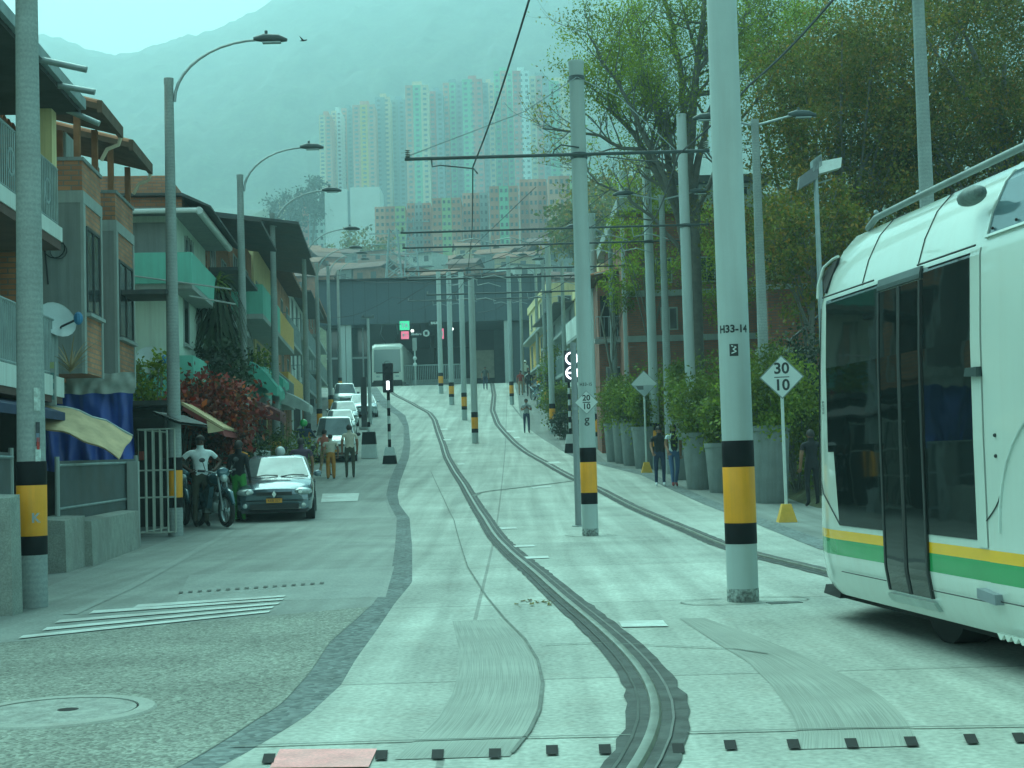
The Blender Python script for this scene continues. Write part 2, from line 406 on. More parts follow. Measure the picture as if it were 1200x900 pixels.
# concrete of the tramway: big slabs, joints, tyre dirt (its own dirt, not shade)
def roadmat(name, col, slab=(3.2, 5.0), joint=.35, var=.12, dark=(.2, .2, .18), rough=.8, grain=.12, gs=60, streak=.25):
    col = neu(col); dark = neu(dark); mt, nt, N, L, b = nodes_of(name); b.inputs['Roughness'].default_value = rough; b.inputs['Specular IOR Level'].default_value = .35
    tc = N.new('ShaderNodeTexCoord'); src = tc.outputs['Object']
    n = N.new('ShaderNodeTexNoise'); n.inputs['Scale'].default_value = .55; n.inputs['Detail'].default_value = 8; n.inputs['Roughness'].default_value = .62; L.new(src, n.inputs['Vector'])
    mr = N.new('ShaderNodeMapRange'); mr.inputs[1].default_value = .3; mr.inputs[2].default_value = .7; mr.inputs[3].default_value = 1 - var; mr.inputs[4].default_value = 1 + var; L.new(n.outputs[0], mr.inputs[0])
    f = N.new('ShaderNodeTexNoise'); f.inputs['Scale'].default_value = gs; f.inputs['Detail'].default_value = 4; L.new(src, f.inputs['Vector'])
    fr = N.new('ShaderNodeMapRange'); fr.inputs[1].default_value = .3; fr.inputs[2].default_value = .7; fr.inputs[3].default_value = 1 - grain; fr.inputs[4].default_value = 1 + grain; L.new(f.outputs[0], fr.inputs[0])
    m = N.new('ShaderNodeMath'); m.operation = 'MULTIPLY'; L.new(mr.outputs[0], m.inputs[0]); L.new(fr.outputs[0], m.inputs[1])
    # long wear streaks that run with the traffic
    mp = N.new('ShaderNodeMapping'); mp.inputs['Scale'].default_value = (2.2, .07, .07); L.new(src, mp.inputs[0])
    s = N.new('ShaderNodeTexNoise'); s.inputs['Scale'].default_value = 1.4; s.inputs['Detail'].default_value = 6; s.inputs['Distortion'].default_value = .4; L.new(mp.outputs[0], s.inputs['Vector'])
    sr = N.new('ShaderNodeMapRange'); sr.inputs[1].default_value = .35; sr.inputs[2].default_value = .7; sr.inputs[3].default_value = 1.06; sr.inputs[4].default_value = 1 - streak; L.new(s.outputs[0], sr.inputs[0])
    m2 = N.new('ShaderNodeMath'); m2.operation = 'MULTIPLY'; L.new(m.outputs[0], m2.inputs[0]); L.new(sr.outputs[0], m2.inputs[1])
    hs = N.new('ShaderNodeHueSaturation'); hs.inputs['Color'].default_value = (*col, 1); L.new(m2.outputs[0], hs.inputs['Value']); out = hs.outputs[0]
    if slab:
        br = N.new('ShaderNodeTexBrick'); br.offset = 0; br.inputs['Scale'].default_value = 1; br.inputs['Brick Width'].default_value = slab[0]; br.inputs['Row Height'].default_value = slab[1]
        br.inputs['Mortar Size'].default_value = .022; br.inputs['Mortar Smooth'].default_value = .4
        br.inputs['Color1'].default_value = (1, 1, 1, 1); br.inputs['Color2'].default_value = (.86, .87, .87, 1); br.inputs['Mortar'].default_value = (1 - joint, 1 - joint, 1 - joint, 1)
        mpb = N.new("ShaderNodeMapping"); mpb.inputs["Location"].default_value = (.37, .2, 0); L.new(src, mpb.inputs[0]); L.new(mpb.outputs[0], br.inputs["Vector"])
        mxx = N.new('ShaderNodeMixRGB'); mxx.blend_type = 'MULTIPLY'; mxx.inputs[0].default_value = 1; L.new(out, mxx.inputs[1]); L.new(br.outputs['Color'], mxx.inputs[2]); out = mxx.outputs[0]
    st = N.new('ShaderNodeTexNoise'); st.inputs['Scale'].default_value = 1.7; st.inputs['Detail'].default_value = 9; st.inputs['Roughness'].default_value = .7; L.new(src, st.inputs['Vector'])
    sm = N.new('ShaderNodeMapRange'); sm.inputs[1].default_value = .56; sm.inputs[2].default_value = .72; sm.inputs[4].default_value = .45; L.new(st.outputs[0], sm.inputs[0])
    mx2 = N.new('ShaderNodeMixRGB'); L.new(sm.outputs[0], mx2.inputs[0]); L.new(out, mx2.inputs[1]); mx2.inputs[2].default_value = (*dark, 1)
    L.new(mx2.outputs[0], b.inputs['Base Color'])
    bp = N.new('ShaderNodeBump'); bp.inputs['Strength'].default_value = .25; bp.inputs['Distance'].default_value = .01; L.new(f.outputs[0], bp.inputs['Height']); L.new(bp.outputs[0], b.inputs['Normal'])
    MATS[name] = mt; return mt
M_track = roadmat('pale tramway concrete', (.50, .49, .44), slab=(60, 4.6), joint=.42, streak=.30, var=.2, dark=(.26, .25, .21), grain=.22, gs=28)
M_lane = roadmat('grey lane concrete', (.30, .305, .28), slab=None, var=.2, dark=(.2, .2, .18), streak=.2, grain=.16, gs=35)
M_walk = roadmat('pavement concrete', (.25, .255, .235), slab=(1.2, 1.2), joint=.25, dark=(.17, .17, .15))
M_island = roadmat('island concrete', (.42, .415, .37), slab=(60, 3.0), joint=.2, dark=(.27, .27, .24))
M_scuff = None
def aggregate(name, c1, c2, sc=38):
    c1 = (c1[0] * .86, c1[1], c1[2]); c2 = (c2[0] * .86, c2[1], c2[2])  # red lowered: cyan cast of the light put into the stone colours
    mt, nt, N, L, b = nodes_of(name); b.inputs['Roughness'].default_value = .9
    tc = N.new('ShaderNodeTexCoord'); v = N.new('ShaderNodeTexVoronoi'); v.inputs['Scale'].default_value = sc; L.new(tc.outputs['Object'], v.inputs['Vector'])
    cr = N.new('ShaderNodeValToRGB'); L.new(v.outputs['Color'], cr.inputs[0]); e = cr.color_ramp.elements
    e[0].position = .15; e[0].color = (*c1, 1); e[1].position = .85; e[1].color = (*c2, 1)
    n = N.new('ShaderNodeTexNoise'); n.inputs['Scale'].default_value = .8; n.inputs['Detail'].default_value = 8; L.new(tc.outputs['Object'], n.inputs['Vector'])
    mr = N.new('ShaderNodeMapRange'); mr.inputs[1].default_value = .3; mr.inputs[2].default_value = .7; mr.inputs[3].default_value = .78; mr.inputs[4].default_value = 1.2; L.new(n.outputs[0], mr.inputs[0])
    n2 = N.new('ShaderNodeTexNoise'); n2.inputs['Scale'].default_value = 14; n2.inputs['Detail'].default_value = 4; L.new(tc.outputs['Object'], n2.inputs['Vector'])
    m3 = N.new('ShaderNodeMapRange'); m3.inputs[1].default_value = .35; m3.inputs[2].default_value = .65; m3.inputs[3].default_value = .86; m3.inputs[4].default_value = 1.14; L.new(n2.outputs[0], m3.inputs[0])
    mm = N.new('ShaderNodeMath'); mm.operation = 'MULTIPLY'; L.new(mr.outputs[0], mm.inputs[0]); L.new(m3.outputs[0], mm.inputs[1])
    hs = N.new('ShaderNodeHueSaturation'); L.new(cr.outputs[0], hs.inputs['Color']); L.new(mm.outputs[0], hs.inputs['Value']); L.new(hs.outputs[0], b.inputs['Base Color'])
    bp = N.new('ShaderNodeBump'); bp.inputs['Strength'].default_value = .6; bp.inputs['Distance'].default_value = .012; L.new(v.outputs['Distance'], bp.inputs['Height']); bp.invert = True; L.new(bp.outputs[0], b.inputs['Normal'])
    MATS[name] = mt; return mt
M_agg = aggregate('exposed aggregate', (.15, .15, .13), (.37, .37, .32), 55)
M_cob = aggregate('dark setts', (.10, .115, .115), (.22, .24, .235), 24)
M_rail = mat('worn rail steel', (.45, .42, .38), .35, .85, var=.25, scale=6)
M_resin = mat('black rail resin', (.075, .08, .075), .8, var=.5, scale=5, bump=.4, bscale=18)
M_paint = mat('road paint', (.66, .66, .62), .7, var=.15, scale=5, stain=((.33, .33, .30), .8), fine=.08)
M_hole = mat('drain shadow gap', (.015, .015, .015), .9)

cobL_pix = [(160, 925), (225, 893), (275, 862), (300, 845), (330, 827), (363, 790), (387, 753), (417, 727), (437, 708), (457, 680), (463, 640), (465, 607), (456, 591), (452.5, 580), (456, 564), (463, 548), (469, 537), (473, 521), (473, 500), (465, 487), (447, 476)]
cobR_pix = [(215, 925), (262, 897), (300, 877), (360, 840), (400, 803), (417, 773), (443, 737), (463, 707), (483, 683), (483, 640), (480, 607), (468, 591), (466, 580), (469, 564), (475, 548), (479, 537), (481, 521), (479, 500), (475, 487), (460, 476)]
cobL = curve(cobL_pix, (2, -1.9)); cobR = curve(cobR_pix, (2, -1.75))
farL = G(428, 452)
cobL += [(interp([], 0) if False else farL.y, farL.x)] if farL.y > cobL[-1][0] else []
cobR += [(farL.y, farL.x + .7)] if farL.y > cobR[-1][0] else []
cobL.append((160, cobL[-1][1] - 3)); cobR.append((160, cobR[-1][1] - 3))
sideR_pix = [(601, 447), (607, 465), (609, 484), (620, 503), (647, 521), (673, 536), (701, 544), (752, 557), (784, 573), (848, 600), (888, 615), (960, 644)]
sideR = curve(sideR_pix); p0 = sideR[0]
sideR = [(2, p0[1] + (p0[0] - 2) * .09)] + sideR + [(160, sideR[-1][1] + 1)]
strip('tramway', cobR, sideR, .004, M_track, 2, 118)
strip('sett_kerb', cobL, cobR, .005, M_cob, 2, 110)
laneL = [(2, -9), (12, -5.2), (16, -5.4), (20, -5.9), (28, -6.4), (40, -7.0), (60, -8.2), (80, -10.2), (110, -13), (120, -14)]
strip('road', laneL, cobL, .004, M_lane, 2, 118)
# rough aggregate patch in the foreground of the lane
aggN = G(0, 756); aggF = G(442, 712)
b = MB(); rows = []
for t in [i / 24 for i in range(25)]:
    q = G(0 - 40 + (482) * t, 757 - 45 * t + 3 * math.sin(t * 3))
    rows.append([(q.x, 2.0, .008), (q.x * .98, q.y * .6, .008), (q.x, q.y, .008)])
b.grid(rows); 
# clip to the kerb by building row by row instead
b = MB(); rows = []
edge = sorted([(G(x, y).y, G(x, y).x) for x, y in ((-60, 762), (0, 755), (80, 745), (160, 736), (240, 729), (320, 722), (390, 716), (445, 711))])
top = sorted([(x, y) for y, x in edge])
for i in range(41):
    y = 2 + (edge[-1][0] - 2) * i / 40
    xr = interp(cobL, y) - .002
    xl = -12.0
    # beyond the near corner the patch ends at its slanted far edge
    row = []
    for j in range(21):
        x = xl + (xr - xl) * j / 20; yy = min(y, interp(top, x)) if x < top[-1][0] else min(y, top[-1][1])
        row.append((x, yy, zg(yy) + .008))
    rows.append(row)
b.grid(rows).build('rough_road_patch', M_agg, kind='structure')
# right pavement
walkR = [(y, x + 5.5) for y, x in sideR]
strip('pavement', sideR, walkR, .006, M_walk, 2, 112)
strip('pavement_edge_setts', sideR, [(y, x + .38) for y, x in sideR], .010, M_cob, 2, 60)
# island between the tracks uphill
isl_pix = [(480, 449), (484, 460), (508, 473), (535, 484), (556, 500)]
isl = curve(isl_pix)
ri2 = [(576, 447), (575, 463), (571, 481), (570, 492), (571, 500)]
islR = curve([(560, 447), (563, 463), (563, 481), (560, 492), (558, 500)])
strip('tram_island', isl, islR, .009, M_island, max(isl[0][0], islR[0][0]), min(isl[-1][0], islR[-1][0], 112))

rail1_pix = [(750, 900), (765, 880), (772, 860), (775, 830), (762, 800), (735, 767), (700, 735), (660, 702), (625, 670), (601, 650), (584, 633), (567, 607), (553, 585), (544, 569), (533, 553), (524, 537), (519, 521), (513, 505), (509, 492), (503, 484), (483, 473), (463, 463), (452, 455), (447, 450)]
rail2_pix = [(960, 669), (889, 652), (851, 641), (800, 619), (747, 597), (701, 573), (672, 561), (640, 543), (620, 532), (599, 515), (583, 497), (577, 481), (579, 463), (576, 448)]
r1 = curve(rail1_pix); r1 = [(2.5, r1[0][1] - .75)] + [(5.0, r1[0][1] - .35)] + r1 + [(118, r1[-1][1])]
r2 = curve(rail2_pix); r2 = [(-6, 5.3), (4, 4.55), (10, 3.95)] + r2 + [(118, r2[-1][1])]
def rail(name, c, y0, y1, wl, label):
    c = smooth_curve(c, 4)
    o = strip(name + '_bed', [(y, x - wl[0] * (1 + .22 * noise.noise(Vector((y * 5, 0, 0))))) for y, x in c], [(y, x + wl[1] * (1 + .28 * noise.noise(Vector((y * 5, 7, 0))))) for y, x in c], .012, M_resin, y0, y1, step=.25)
    o.name = 'rail_bed'
    b = MB(); prof = [(-.034, .013), (-.028, .03), (-.005, .034), (.018, .03), (.03, .013)]
    rows = [[(interp(c, y) + px_, y, zg(y) + pz) for px_, pz in prof] for y in dense(y0, y1, .25)]
    b.grid(rows); r = b.build('tram_rail', M_rail, kind='structure', smooth=40)
    # the thin lips either side of the groove
    for s in (-1, 1):
        b = MB(); rows = [[(interp(c, y) + s * (.085 + k * .014), y, zg(y) + .012 + (.008 if k else .004)) for k in (0, 1)] for y in dense(y0, y1, .5)]
        b.grid(rows).build('rail_lip', mat('rail lip steel', (.14, .14, .13), .6, .4), kind='structure')
rail('guide_rail', r1, 2.6, 114, (.155, .175), "")
rail('guide_rail', r2, -5, 114, (.17, .17), '')
# narrow drain channel between the two tracks, slab joint beside the left track
def line_on_street(name, pix, w, mt, h=.014):
    b = MB(); P = [G(*q) for q in pix]; rows = []
    F = []
    for a, c in zip(P, P[1:]):
        n = max(2, int((c - a).length / .4)); F += [a.lerp(c, i / n) for i in range(n)]
    F.append(P[-1])
    for i, p in enumerate(F):
        t = (F[min(i + 1, len(F) - 1)] - F[max(0, i - 1)]); nrm = Vector((-t.y, t.x, 0)).normalized() * w / 2
        q = p - nrm; r = p + nrm; rows.append([(q.x, q.y, zg(q.y) + h), (r.x, r.y, zg(r.y) + h)])
    b.grid(rows); return b.build(name, mt, kind='structure')
M_joint = mat('dirty joint', (.20, .205, .185), .9, var=.3, scale=4)
M_scf = mat('brushed tyre dirt', (.25, .25, .225), .85)
line_on_street('drain_joint', [(555, 582), (562, 578), (572, 576), (607, 572), (640, 568), (671, 564)], .14, M_joint)
line_on_street('slab_joint', [(505, 553), (520, 585), (532, 610), (548, 665), (570, 700), (592, 727)], .018, M_joint)
line_on_street('slab_joint', [(592, 727), (615, 750), (630, 775), (636, 802), (632, 835), (620, 860), (600, 885)], .02, M_joint)
line_on_street('slab_joint', [(484, 608), (520, 608), (560, 606)], .03, M_joint)
line_on_street('slab_joint', [(600, 475), (612, 490), (640, 510), (668, 528)], .1, M_walk, .016)
for pix in ([(270, 877.5), (400, 873), (600, 867), (742, 864)], [(806, 861), (1000, 856), (1210, 853)]):
    line_on_street('cross_joint', pix, .022, M_joint)
# scuffed bands where tyres turn: broom-like streaks that follow the bend
def scuffmat(name, c, rot):
    c = (c[0] * .86, c[1], c[2])  # cyan cast of the light carried in the base colour
    mt, nt, N, L, b = nodes_of(name); b.inputs['Roughness'].default_value = .85
    u = N.new('ShaderNodeUVMap'); mp = N.new('ShaderNodeMapping'); mp.inputs['Scale'].default_value = (85, 1.0, 1); L.new(u.outputs[0], mp.inputs[0])
    n = N.new('ShaderNodeTexNoise'); n.inputs['Scale'].default_value = 1; n.inputs['Detail'].default_value = 6; L.new(mp.outputs[0], n.inputs['Vector'])
    cr = N.new('ShaderNodeMapRange'); cr.inputs[1].default_value = .38; cr.inputs[2].default_value = .62; cr.inputs[3].default_value = .78; cr.inputs[4].default_value = 1.06; L.new(n.outputs[0], cr.inputs[0])
    tc = N.new('ShaderNodeTexCoord'); n2 = N.new('ShaderNodeTexNoise'); n2.inputs['Scale'].default_value = 1.3; n2.inputs['Detail'].default_value = 6; L.new(tc.outputs['Object'], n2.inputs['Vector'])
    m3 = N.new('ShaderNodeMapRange'); m3.inputs[1].default_value = .35; m3.inputs[2].default_value = .65; m3.inputs[3].default_value = .88; m3.inputs[4].default_value = 1.1; L.new(n2.outputs[0], m3.inputs[0])
    mm = N.new('ShaderNodeMath'); mm.operation = 'MULTIPLY'; L.new(cr.outputs[0], mm.inputs[0]); L.new(m3.outputs[0], mm.inputs[1])
    hs = N.new('ShaderNodeHueSaturation'); hs.inputs['Color'].default_value = (*c, 1); L.new(mm.outputs[0], hs.inputs['Value']); L.new(hs.outputs[0], b.inputs['Base Color'])
    MATS[name] = mt; return mt
def scuff(name, lp, rp, c, h=.008):
    Lc = curve(lp); Rc = curve(rp); y0 = max(Lc[0][0], Rc[0][0]); y1 = min(Lc[-1][0], Rc[-1][0])
    ys = dense(y0, y1, .25); b = MB(); nn = 6
    b.grid([[(interp(Lc, y) + (interp(Rc, y) - interp(Lc, y)) * k / nn, y, zg(y) + h) for k in range(nn + 1)] for y in ys])
    o = b.build(name, scuffmat(name + ' surface', c, 0), kind='structure')
    me = o.data; uv = me.uv_layers.new(name='UVMap'); nr = len(ys)
    for p in me.polygons:
        for li in p.loop_indices:
            vi = me.loops[li].vertex_index; uv.data[li].uv = ((vi % (nn + 1)) / nn, me.vertices[vi].co.y)
scuff('tyre_wear_patch', [(530, 728), (534, 745), (538, 765), (537, 790), (530, 815), (512, 845), (480, 875), (462, 892)], [(592, 727), (612, 748), (628, 772), (635, 800), (631, 830), (620, 855), (600, 885), (590, 896)], (.37, .37, .33))
scuff('tyre_wear_patch', [(795, 725), (840, 755), (875, 776), (905, 805), (925, 835), (935, 858), (932, 880)], [(825, 725), (890, 748), (955, 775), (1005, 800), (1040, 822), (1062, 845), (1072, 862), (1078, 882)], (.36, .36, .32))
patch('road_patch', [(222, 674), (462, 664), (452, 700), (205, 709)], .0055, roadmat('lighter lane concrete', (.325, .33, .305), slab=None, var=.15, streak=.1, grain=.16, gs=35), 8)
patch('road_patch', [(300, 590), (452, 588), (458, 606), (270, 612)], .0055, MATS['lighter lane concrete'], 6)
line_on_street('gutter_line', [(272, 621), (240, 640), (205, 660), (150, 690), (82, 721)], .13, MATS['lighter lane concrete'], .009)
line_on_street('slab_joint', [(640, 757), (700, 755), (860, 762), (900, 768)], .02, M_joint)
# paint
b = MB()
Ls = [(162, 710), (110, 717), (70, 728), (55, 737), (27, 746.5)]; Rs = [(335, 699.3), (333, 703), (328, 708), (321, 712.5), (317, 717.5)]
for (lx, ly), (rx, ry) in zip(Ls, Rs):
    patch(None, [(lx, ly - .2), (rx, ry - .6), (rx - 2, ry + 1.5), (lx - 6, ly + 3.6)], .013, None, 10, mb=b)
b.build('crosswalk_marking', M_paint, kind='structure')
for q in ([(378, 579), (421, 578.5), (419, 587.5), (376, 589)], [(725, 729.5), (777, 728.5), (783, 735.5), (729, 736.5)], [(613, 653.3), (642, 652.3), (644, 654.8), (616, 655.8)],
          [(601, 640.3), (625, 639.3), (628, 641.2), (604, 642.2)], [(585, 618.9), (604, 618.3), (607, 620.2), (588, 620.8)], [(516, 502.8), (524, 502.4), (525, 503.8), (517, 504.2)],
          [(519, 515), (528, 514.6), (529, 516.1), (521, 516.5)], [(535, 543), (543, 542.5), (545, 544.5), (537, 545)], [(593, 505), (602, 504.5), (604, 506.2), (595, 506.8)], [(601, 512.3), (608, 512), (610, 513.6), (603, 514)],
          [(622, 571.5), (645, 569.5), (647, 571), (625, 573)], [(640, 542), (655, 541), (658, 543), (644, 544)]):
    patch('lane_marking', q, .013, M_paint, 4)
M_pink = mat('faded pink paint', (.85, .36, .36), .8, var=.15, scale=5, stain=((.5, .44, .40), .6), fine=.1)
patch('pink_marking', [(328, 881), (442, 880.5), (432, 902), (316, 903)], .013, M_pink, 6)
b = MB()
for cx, cy in ((447, 888), (513, 887), (580, 886), (647, 882), (709, 881), (795, 880), (856, 876), (930, 875), (998, 874), (1068, 872), (1138, 869), (1195, 867.5), (315, 892)):
    sk = (600 - cx) / 900 * 8
    b2 = MB(); patch(None, [(cx - 7 + sk / 2, cy - 5.5), (cx + 7 + sk / 2, cy - 5.8), (cx + 7 - sk / 2, cy + 5.2), (cx - 7 - sk / 2, cy + 5.5)], .0135, None, 2, mb=b)
b.build('drain_slots', M_hole, kind='structure')
b = MB()
for i in range(16):
    x = 210 + 165 * i / 15; y = 695.5 - 11 * i / 15
    patch(None, [(x, y - .9), (x + 5, y - 1.2), (x + 4.4, y + .7), (x - .6, y + 1)], .013, None, 1, mb=b)
b.build('drain_slots', mat('drain iron', (.11, .12, .11), .8), kind='structure')
# manhole: a concrete collar and a sunk iron lid
mh = G(68, 836)
M_col = mat('manhole concrete', (.38, .38, .34), .85, var=.15, scale=4, stain=((.25, .25, .22), .6), fine=.1)
t = thing('manhole_cover', 'round manhole cover set in a pale concrete collar in the rough road', 'manhole', (mh.x, mh.y, .009))
MB().lathe([(.0, .0), (.0, .008), (.43, .008), (.43, 0)], n=40).build('lid', mat('lid concrete', (.31, .31, .28), .8, var=.3, scale=8, fine=.15), t)
MB().lathe([(.445, .0), (.445, .011), (.53, .011), (.545, 0)], n=40, ring=True).build('collar', M_col, t)
MB().lathe([(.43, .0), (.43, .003), (.445, .003)], n=40, ring=True).build('gap_ring', M_hole, t)
MB().lathe([(.0, .0085), (.06, .0095), (.06, .0085)], (0.05, 0.02, 0), n=12).build('lifting_hole', M_hole, t)
# fallen leaves by the rail
lf = G(628, 708); b = MB()
for i in range(26):
    a = R.uniform(0, 6.28); c = lf + Vector((R.gauss(0, .09), R.gauss(0, .16), 0)); s = R.uniform(.02, .045); hgt = R.uniform(.012, .03)
    b.add([(c.x + s * math.cos(a + k * 1.57) * (1 if k % 2 else .6), c.y + s * math.sin(a + k * 1.57) * (1 if k % 2 else .6), hgt + .012 * (k % 2)) for k in range(4)], [(0, 1, 2, 3)])
b.build('fallen_leaves', leafmat('dead leaf', [(.12, .09, .03), (.20, .19, .05), (.07, .06, .03)]), kind='stuff')
# ================================================================== POLES, SIGNALS, SIGNS, WIRES
M_pole = mat('pale grey pole paint', (.45, .49, .475), .5, var=.06, scale=1.5, stain=((.30, .32, .30), .35), streak=True)
M_conc = mat('spun concrete pole', (.35, .375, .365), .8, var=.10, scale=2, stain=((.18, .19, .18), .45), fine=.1, fscale=40)
def banded_conc():
    mt = M_conc; nt = mt.node_tree; N, L = nt.nodes, nt.links; b = N['Principled BSDF']
    tc = N.new('ShaderNodeTexCoord'); w = N.new('ShaderNodeTexWave'); w.bands_direction = 'Z'; w.inputs['Scale'].default_value = 5; w.inputs['Distortion'].default_value = 1.5; w.inputs['Detail'].default_value = 2
    L.new(tc.outputs['Object'], w.inputs['Vector']); mr = N.new('ShaderNodeMapRange'); mr.inputs[3].default_value = .94; mr.inputs[4].default_value = 1.03; L.new(w.outputs['Fac'], mr.inputs[0])
    hs = N.new('ShaderNodeHueSaturation'); src = b.inputs['Base Color'].links[0].from_socket; L.new(src, hs.inputs['Color']); L.new(mr.outputs[0], hs.inputs['Value']); L.new(hs.outputs[0], b.inputs['Base Color'])
banded_conc()
M_black = mat('black band paint', (.008, .009, .011), .6, var=.3, scale=4, spec=.2)
M_yellow = mat('yellow band paint', (.90, .37, .015), .5, var=.08, scale=3, stain=((.42, .22, .03), .35), streak=True)
M_steel = mat('galvanised steel', (.33, .36, .36), .45, .6, var=.15, scale=5)
M_dsteel = mat('dark painted steel', (.05, .075, .075), .5, .2, var=.15, scale=5)
M_white = mat('white enamel', (.66, .68, .66), .4, var=.05, scale=3, stain=((.5, .5, .46), .25))
M_head = mat('street lamp housing', (.07, .09, .09), .4, .3, var=.1)
M_lens = mat('lamp lens', (.35, .4, .4), .2)
M_cable = mat('cable rubber', (.02, .025, .028), .6)
M_grime = mat('pole foot grime', (.09, .095, .085), .9, var=.4, scale=14)

def bands(b_mats, parent, r, z0=.53, k=1.0, s=1.0):
    """black-yellow-black warning sleeve"""
    zz = [z0, z0 + .19 * k, z0 + .70 * k, z0 + .94 * k]
    for i, (a, c) in enumerate(zip(zz, zz[1:])):
        MB().lathe([(r + .003, a), (r + .004, a + .002), (r + .004, c - .002), (r + .003, c)], n=24).build('warning_band', M_yellow if i == 1 else M_black, parent, smooth=40)
def catpole(p, h, r, label, zb=.53, arms=(), top=True, grime=True, k=1.0):
    t = thing('catenary_pole', label, 'pole', p, 0, 'tramway catenary poles')
    m_ = MB().lathe([(r * 1.02, -.15), (r, 0), (r * .99, h * .5), (r * .93, h - .06), (r * .99, h - .05), (r * .99, h), (0, h + .02)], n=28)
    m_.build('shaft', M_pole, t, smooth=40)
    bands(None, t, r, zb, k)
    if grime: MB().lathe([(r + .001, 0), (r + .0025, .01), (r + .0025, .10), (r + .001, .125)], n=28).build('foot_sleeve', mat('foot grime', (.34, .36, .34), .9, var=.5, scale=9, fine=.5, fscale=30, stain=((.05, .05, .045), 1.0)), t, smooth=40)
    return t
def arm(t, z, x0, x1, r=.035, pole_r=.14, stay=None, ins=True, tilt=0.0):
    """horizontal bracket across the pole at height z, from x0 to x1 (relative), with clamps and insulators"""
    MB().cyl((x0, -pole_r - .03, z + x0 * tilt), (x1, -pole_r - .03, z + x1 * tilt), r, n=8).build('bracket_arm', M_dsteel, t, smooth=40)
    MB().lathe([(pole_r + .012, z - .05), (pole_r + .015, z - .05), (pole_r + .015, z + .05), (pole_r + .012, z + .05)], n=20).build('clamp', M_dsteel, t)
    if ins:
        for x in (x0 + .05, x1 - .05):
            b = MB()
            for i in range(4): b.lathe([(.018, 0), (.05, .012), (.018, .024)], (x, -pole_r - .03, z + .03 + i * .035), n=8)
            b.build('insulator', mat('insulator ceramic', (.30, .28, .25), .3), t)
    if stay:
        for x in stay:
            pz = z + (1.35 if len(stay) < 3 else 1)
            MB().tube([(0, -pole_r, t['h'] - .25), (x * .5, -pole_r, (t['h'] - .25 + z) / 2 - .05), (x, -pole_r, z + .1)], .012, n=5).build('stay_rod', M_dsteel, t)

def wrap_text(body, size, r, az, z, parent, mt, name='lettering', bold=0.0):
    o = text_mesh(body, size, name, mt, parent, (0, 0, 0), (0, 0, 0), ext=.0, bold=bold)
    me = o.data; bm = bmesh.new(); bm.from_mesh(me); 
    bmesh.ops.subdivide_edges(bm, edges=[e for e in bm.edges if e.calc_length() > size * .2], cuts=2)
    for v in bm.verts:
        a = az + v.co.x / r; v.co = Vector((math.sin(a) * (r), -math.cos(a) * (r), z + v.co.y))
    bm.to_mesh(me); bm.free(); return o
def wrap_rect(x0, x1, z0, z1, r, az, parent, mt, name):
    b = MB(); rows = []
    for zz in (z0, z1): rows.append([(math.sin(az + (x0 + (x1 - x0) * i / 8) / r) * r, -math.cos(az + (x0 + (x1 - x0) * i / 8) / r) * r, zz) for i in range(9)])
    b.grid(rows); return b.build(name, mt, parent)

# --- the two big centre poles
p1 = G(871, 705); C1 = catpole(p1, 8.1, .143, 'nearest thick pale pole with wide black and yellow bands, lettered H33-14')
az1 = math.atan2(-p1.x, p1.y)
azf = lambda p: -math.atan2(p.x, p.y)
a1 = azf(p1)
def onpole(p, px, py): return p.y, ZA(px, py, p.y) - p.z
z_ = ZA(860, 387, p1.y) - p1.z
M_ink = mat('stencil ink', (.03, .035, .035), .6)
wrap_text('H33-14', .095, .1445, a1 - .02, z_, C1, M_ink, 'pole_number', bold=.0035)
z_ = ZA(860, 412, p1.y) - p1.z
wrap_rect(-.04, .04, z_ - .05, z_ + .06, .1446, a1 - .02, C1, M_ink, 'logo_plate')
mk = MB()   # the white zigzag mark
for (u0, v0, u1, v1) in ((-.022, .045, .022, .03), (.022, .03, -.008, .012), (-.008, .012, .022, -.008), (.022, -.008, -.022, -.025)):
    du, dv = u1 - u0, v1 - v0; l = math.hypot(du, dv); nx, nz = -dv / l * .005, du / l * .005
    mk.add([(math.sin(a1 - .02 + u / .1462) * .1462, -math.cos(a1 - .02 + u / .1462) * .1462, z_ + v) for u, v in ((u0 - nx, v0 - nz), (u1 - nx, v1 - nz), (u1 + nx, v1 + nz), (u0 + nx, v0 + nz))], [(0, 1, 2, 3)])
mk.build('logo_mark', M_white, C1)
C1['h'] = 8.1
z_arm1 = 6.5
arm(C1, z_arm1, -2.3, 2.2, pole_r=.14)
# cracked ring in the slab round the foot
def slab_crack(p, r, seed):
    b = MB(); rr = random.Random(seed); rows = []
    for i in range(31):
        a = i / 30 * 6.283; q = r * (1 + .25 * math.sin(a * 2 + seed) + rr.uniform(-.08, .08)); w = .012 + .012 * rr.random()
        x, y = p.x + q * math.cos(a) * 1.5, p.y + q * math.sin(a)
        rows.append([(x, y, zg(y) + .0125), (x + w, y + w * 1.6, zg(y + w * 1.6) + .0125)])
    b.grid(rows).build('slab_joint', M_joint, kind='structure')
slab_crack(p1, .33, 1)
MB().cbox((p1.x + .33, p1.y - .25, .013), (.3, .14, .006), .2).build('junction_lid', mat('lid iron', (.12, .13, .12), .8, var=.3, scale=8), kind='structure')

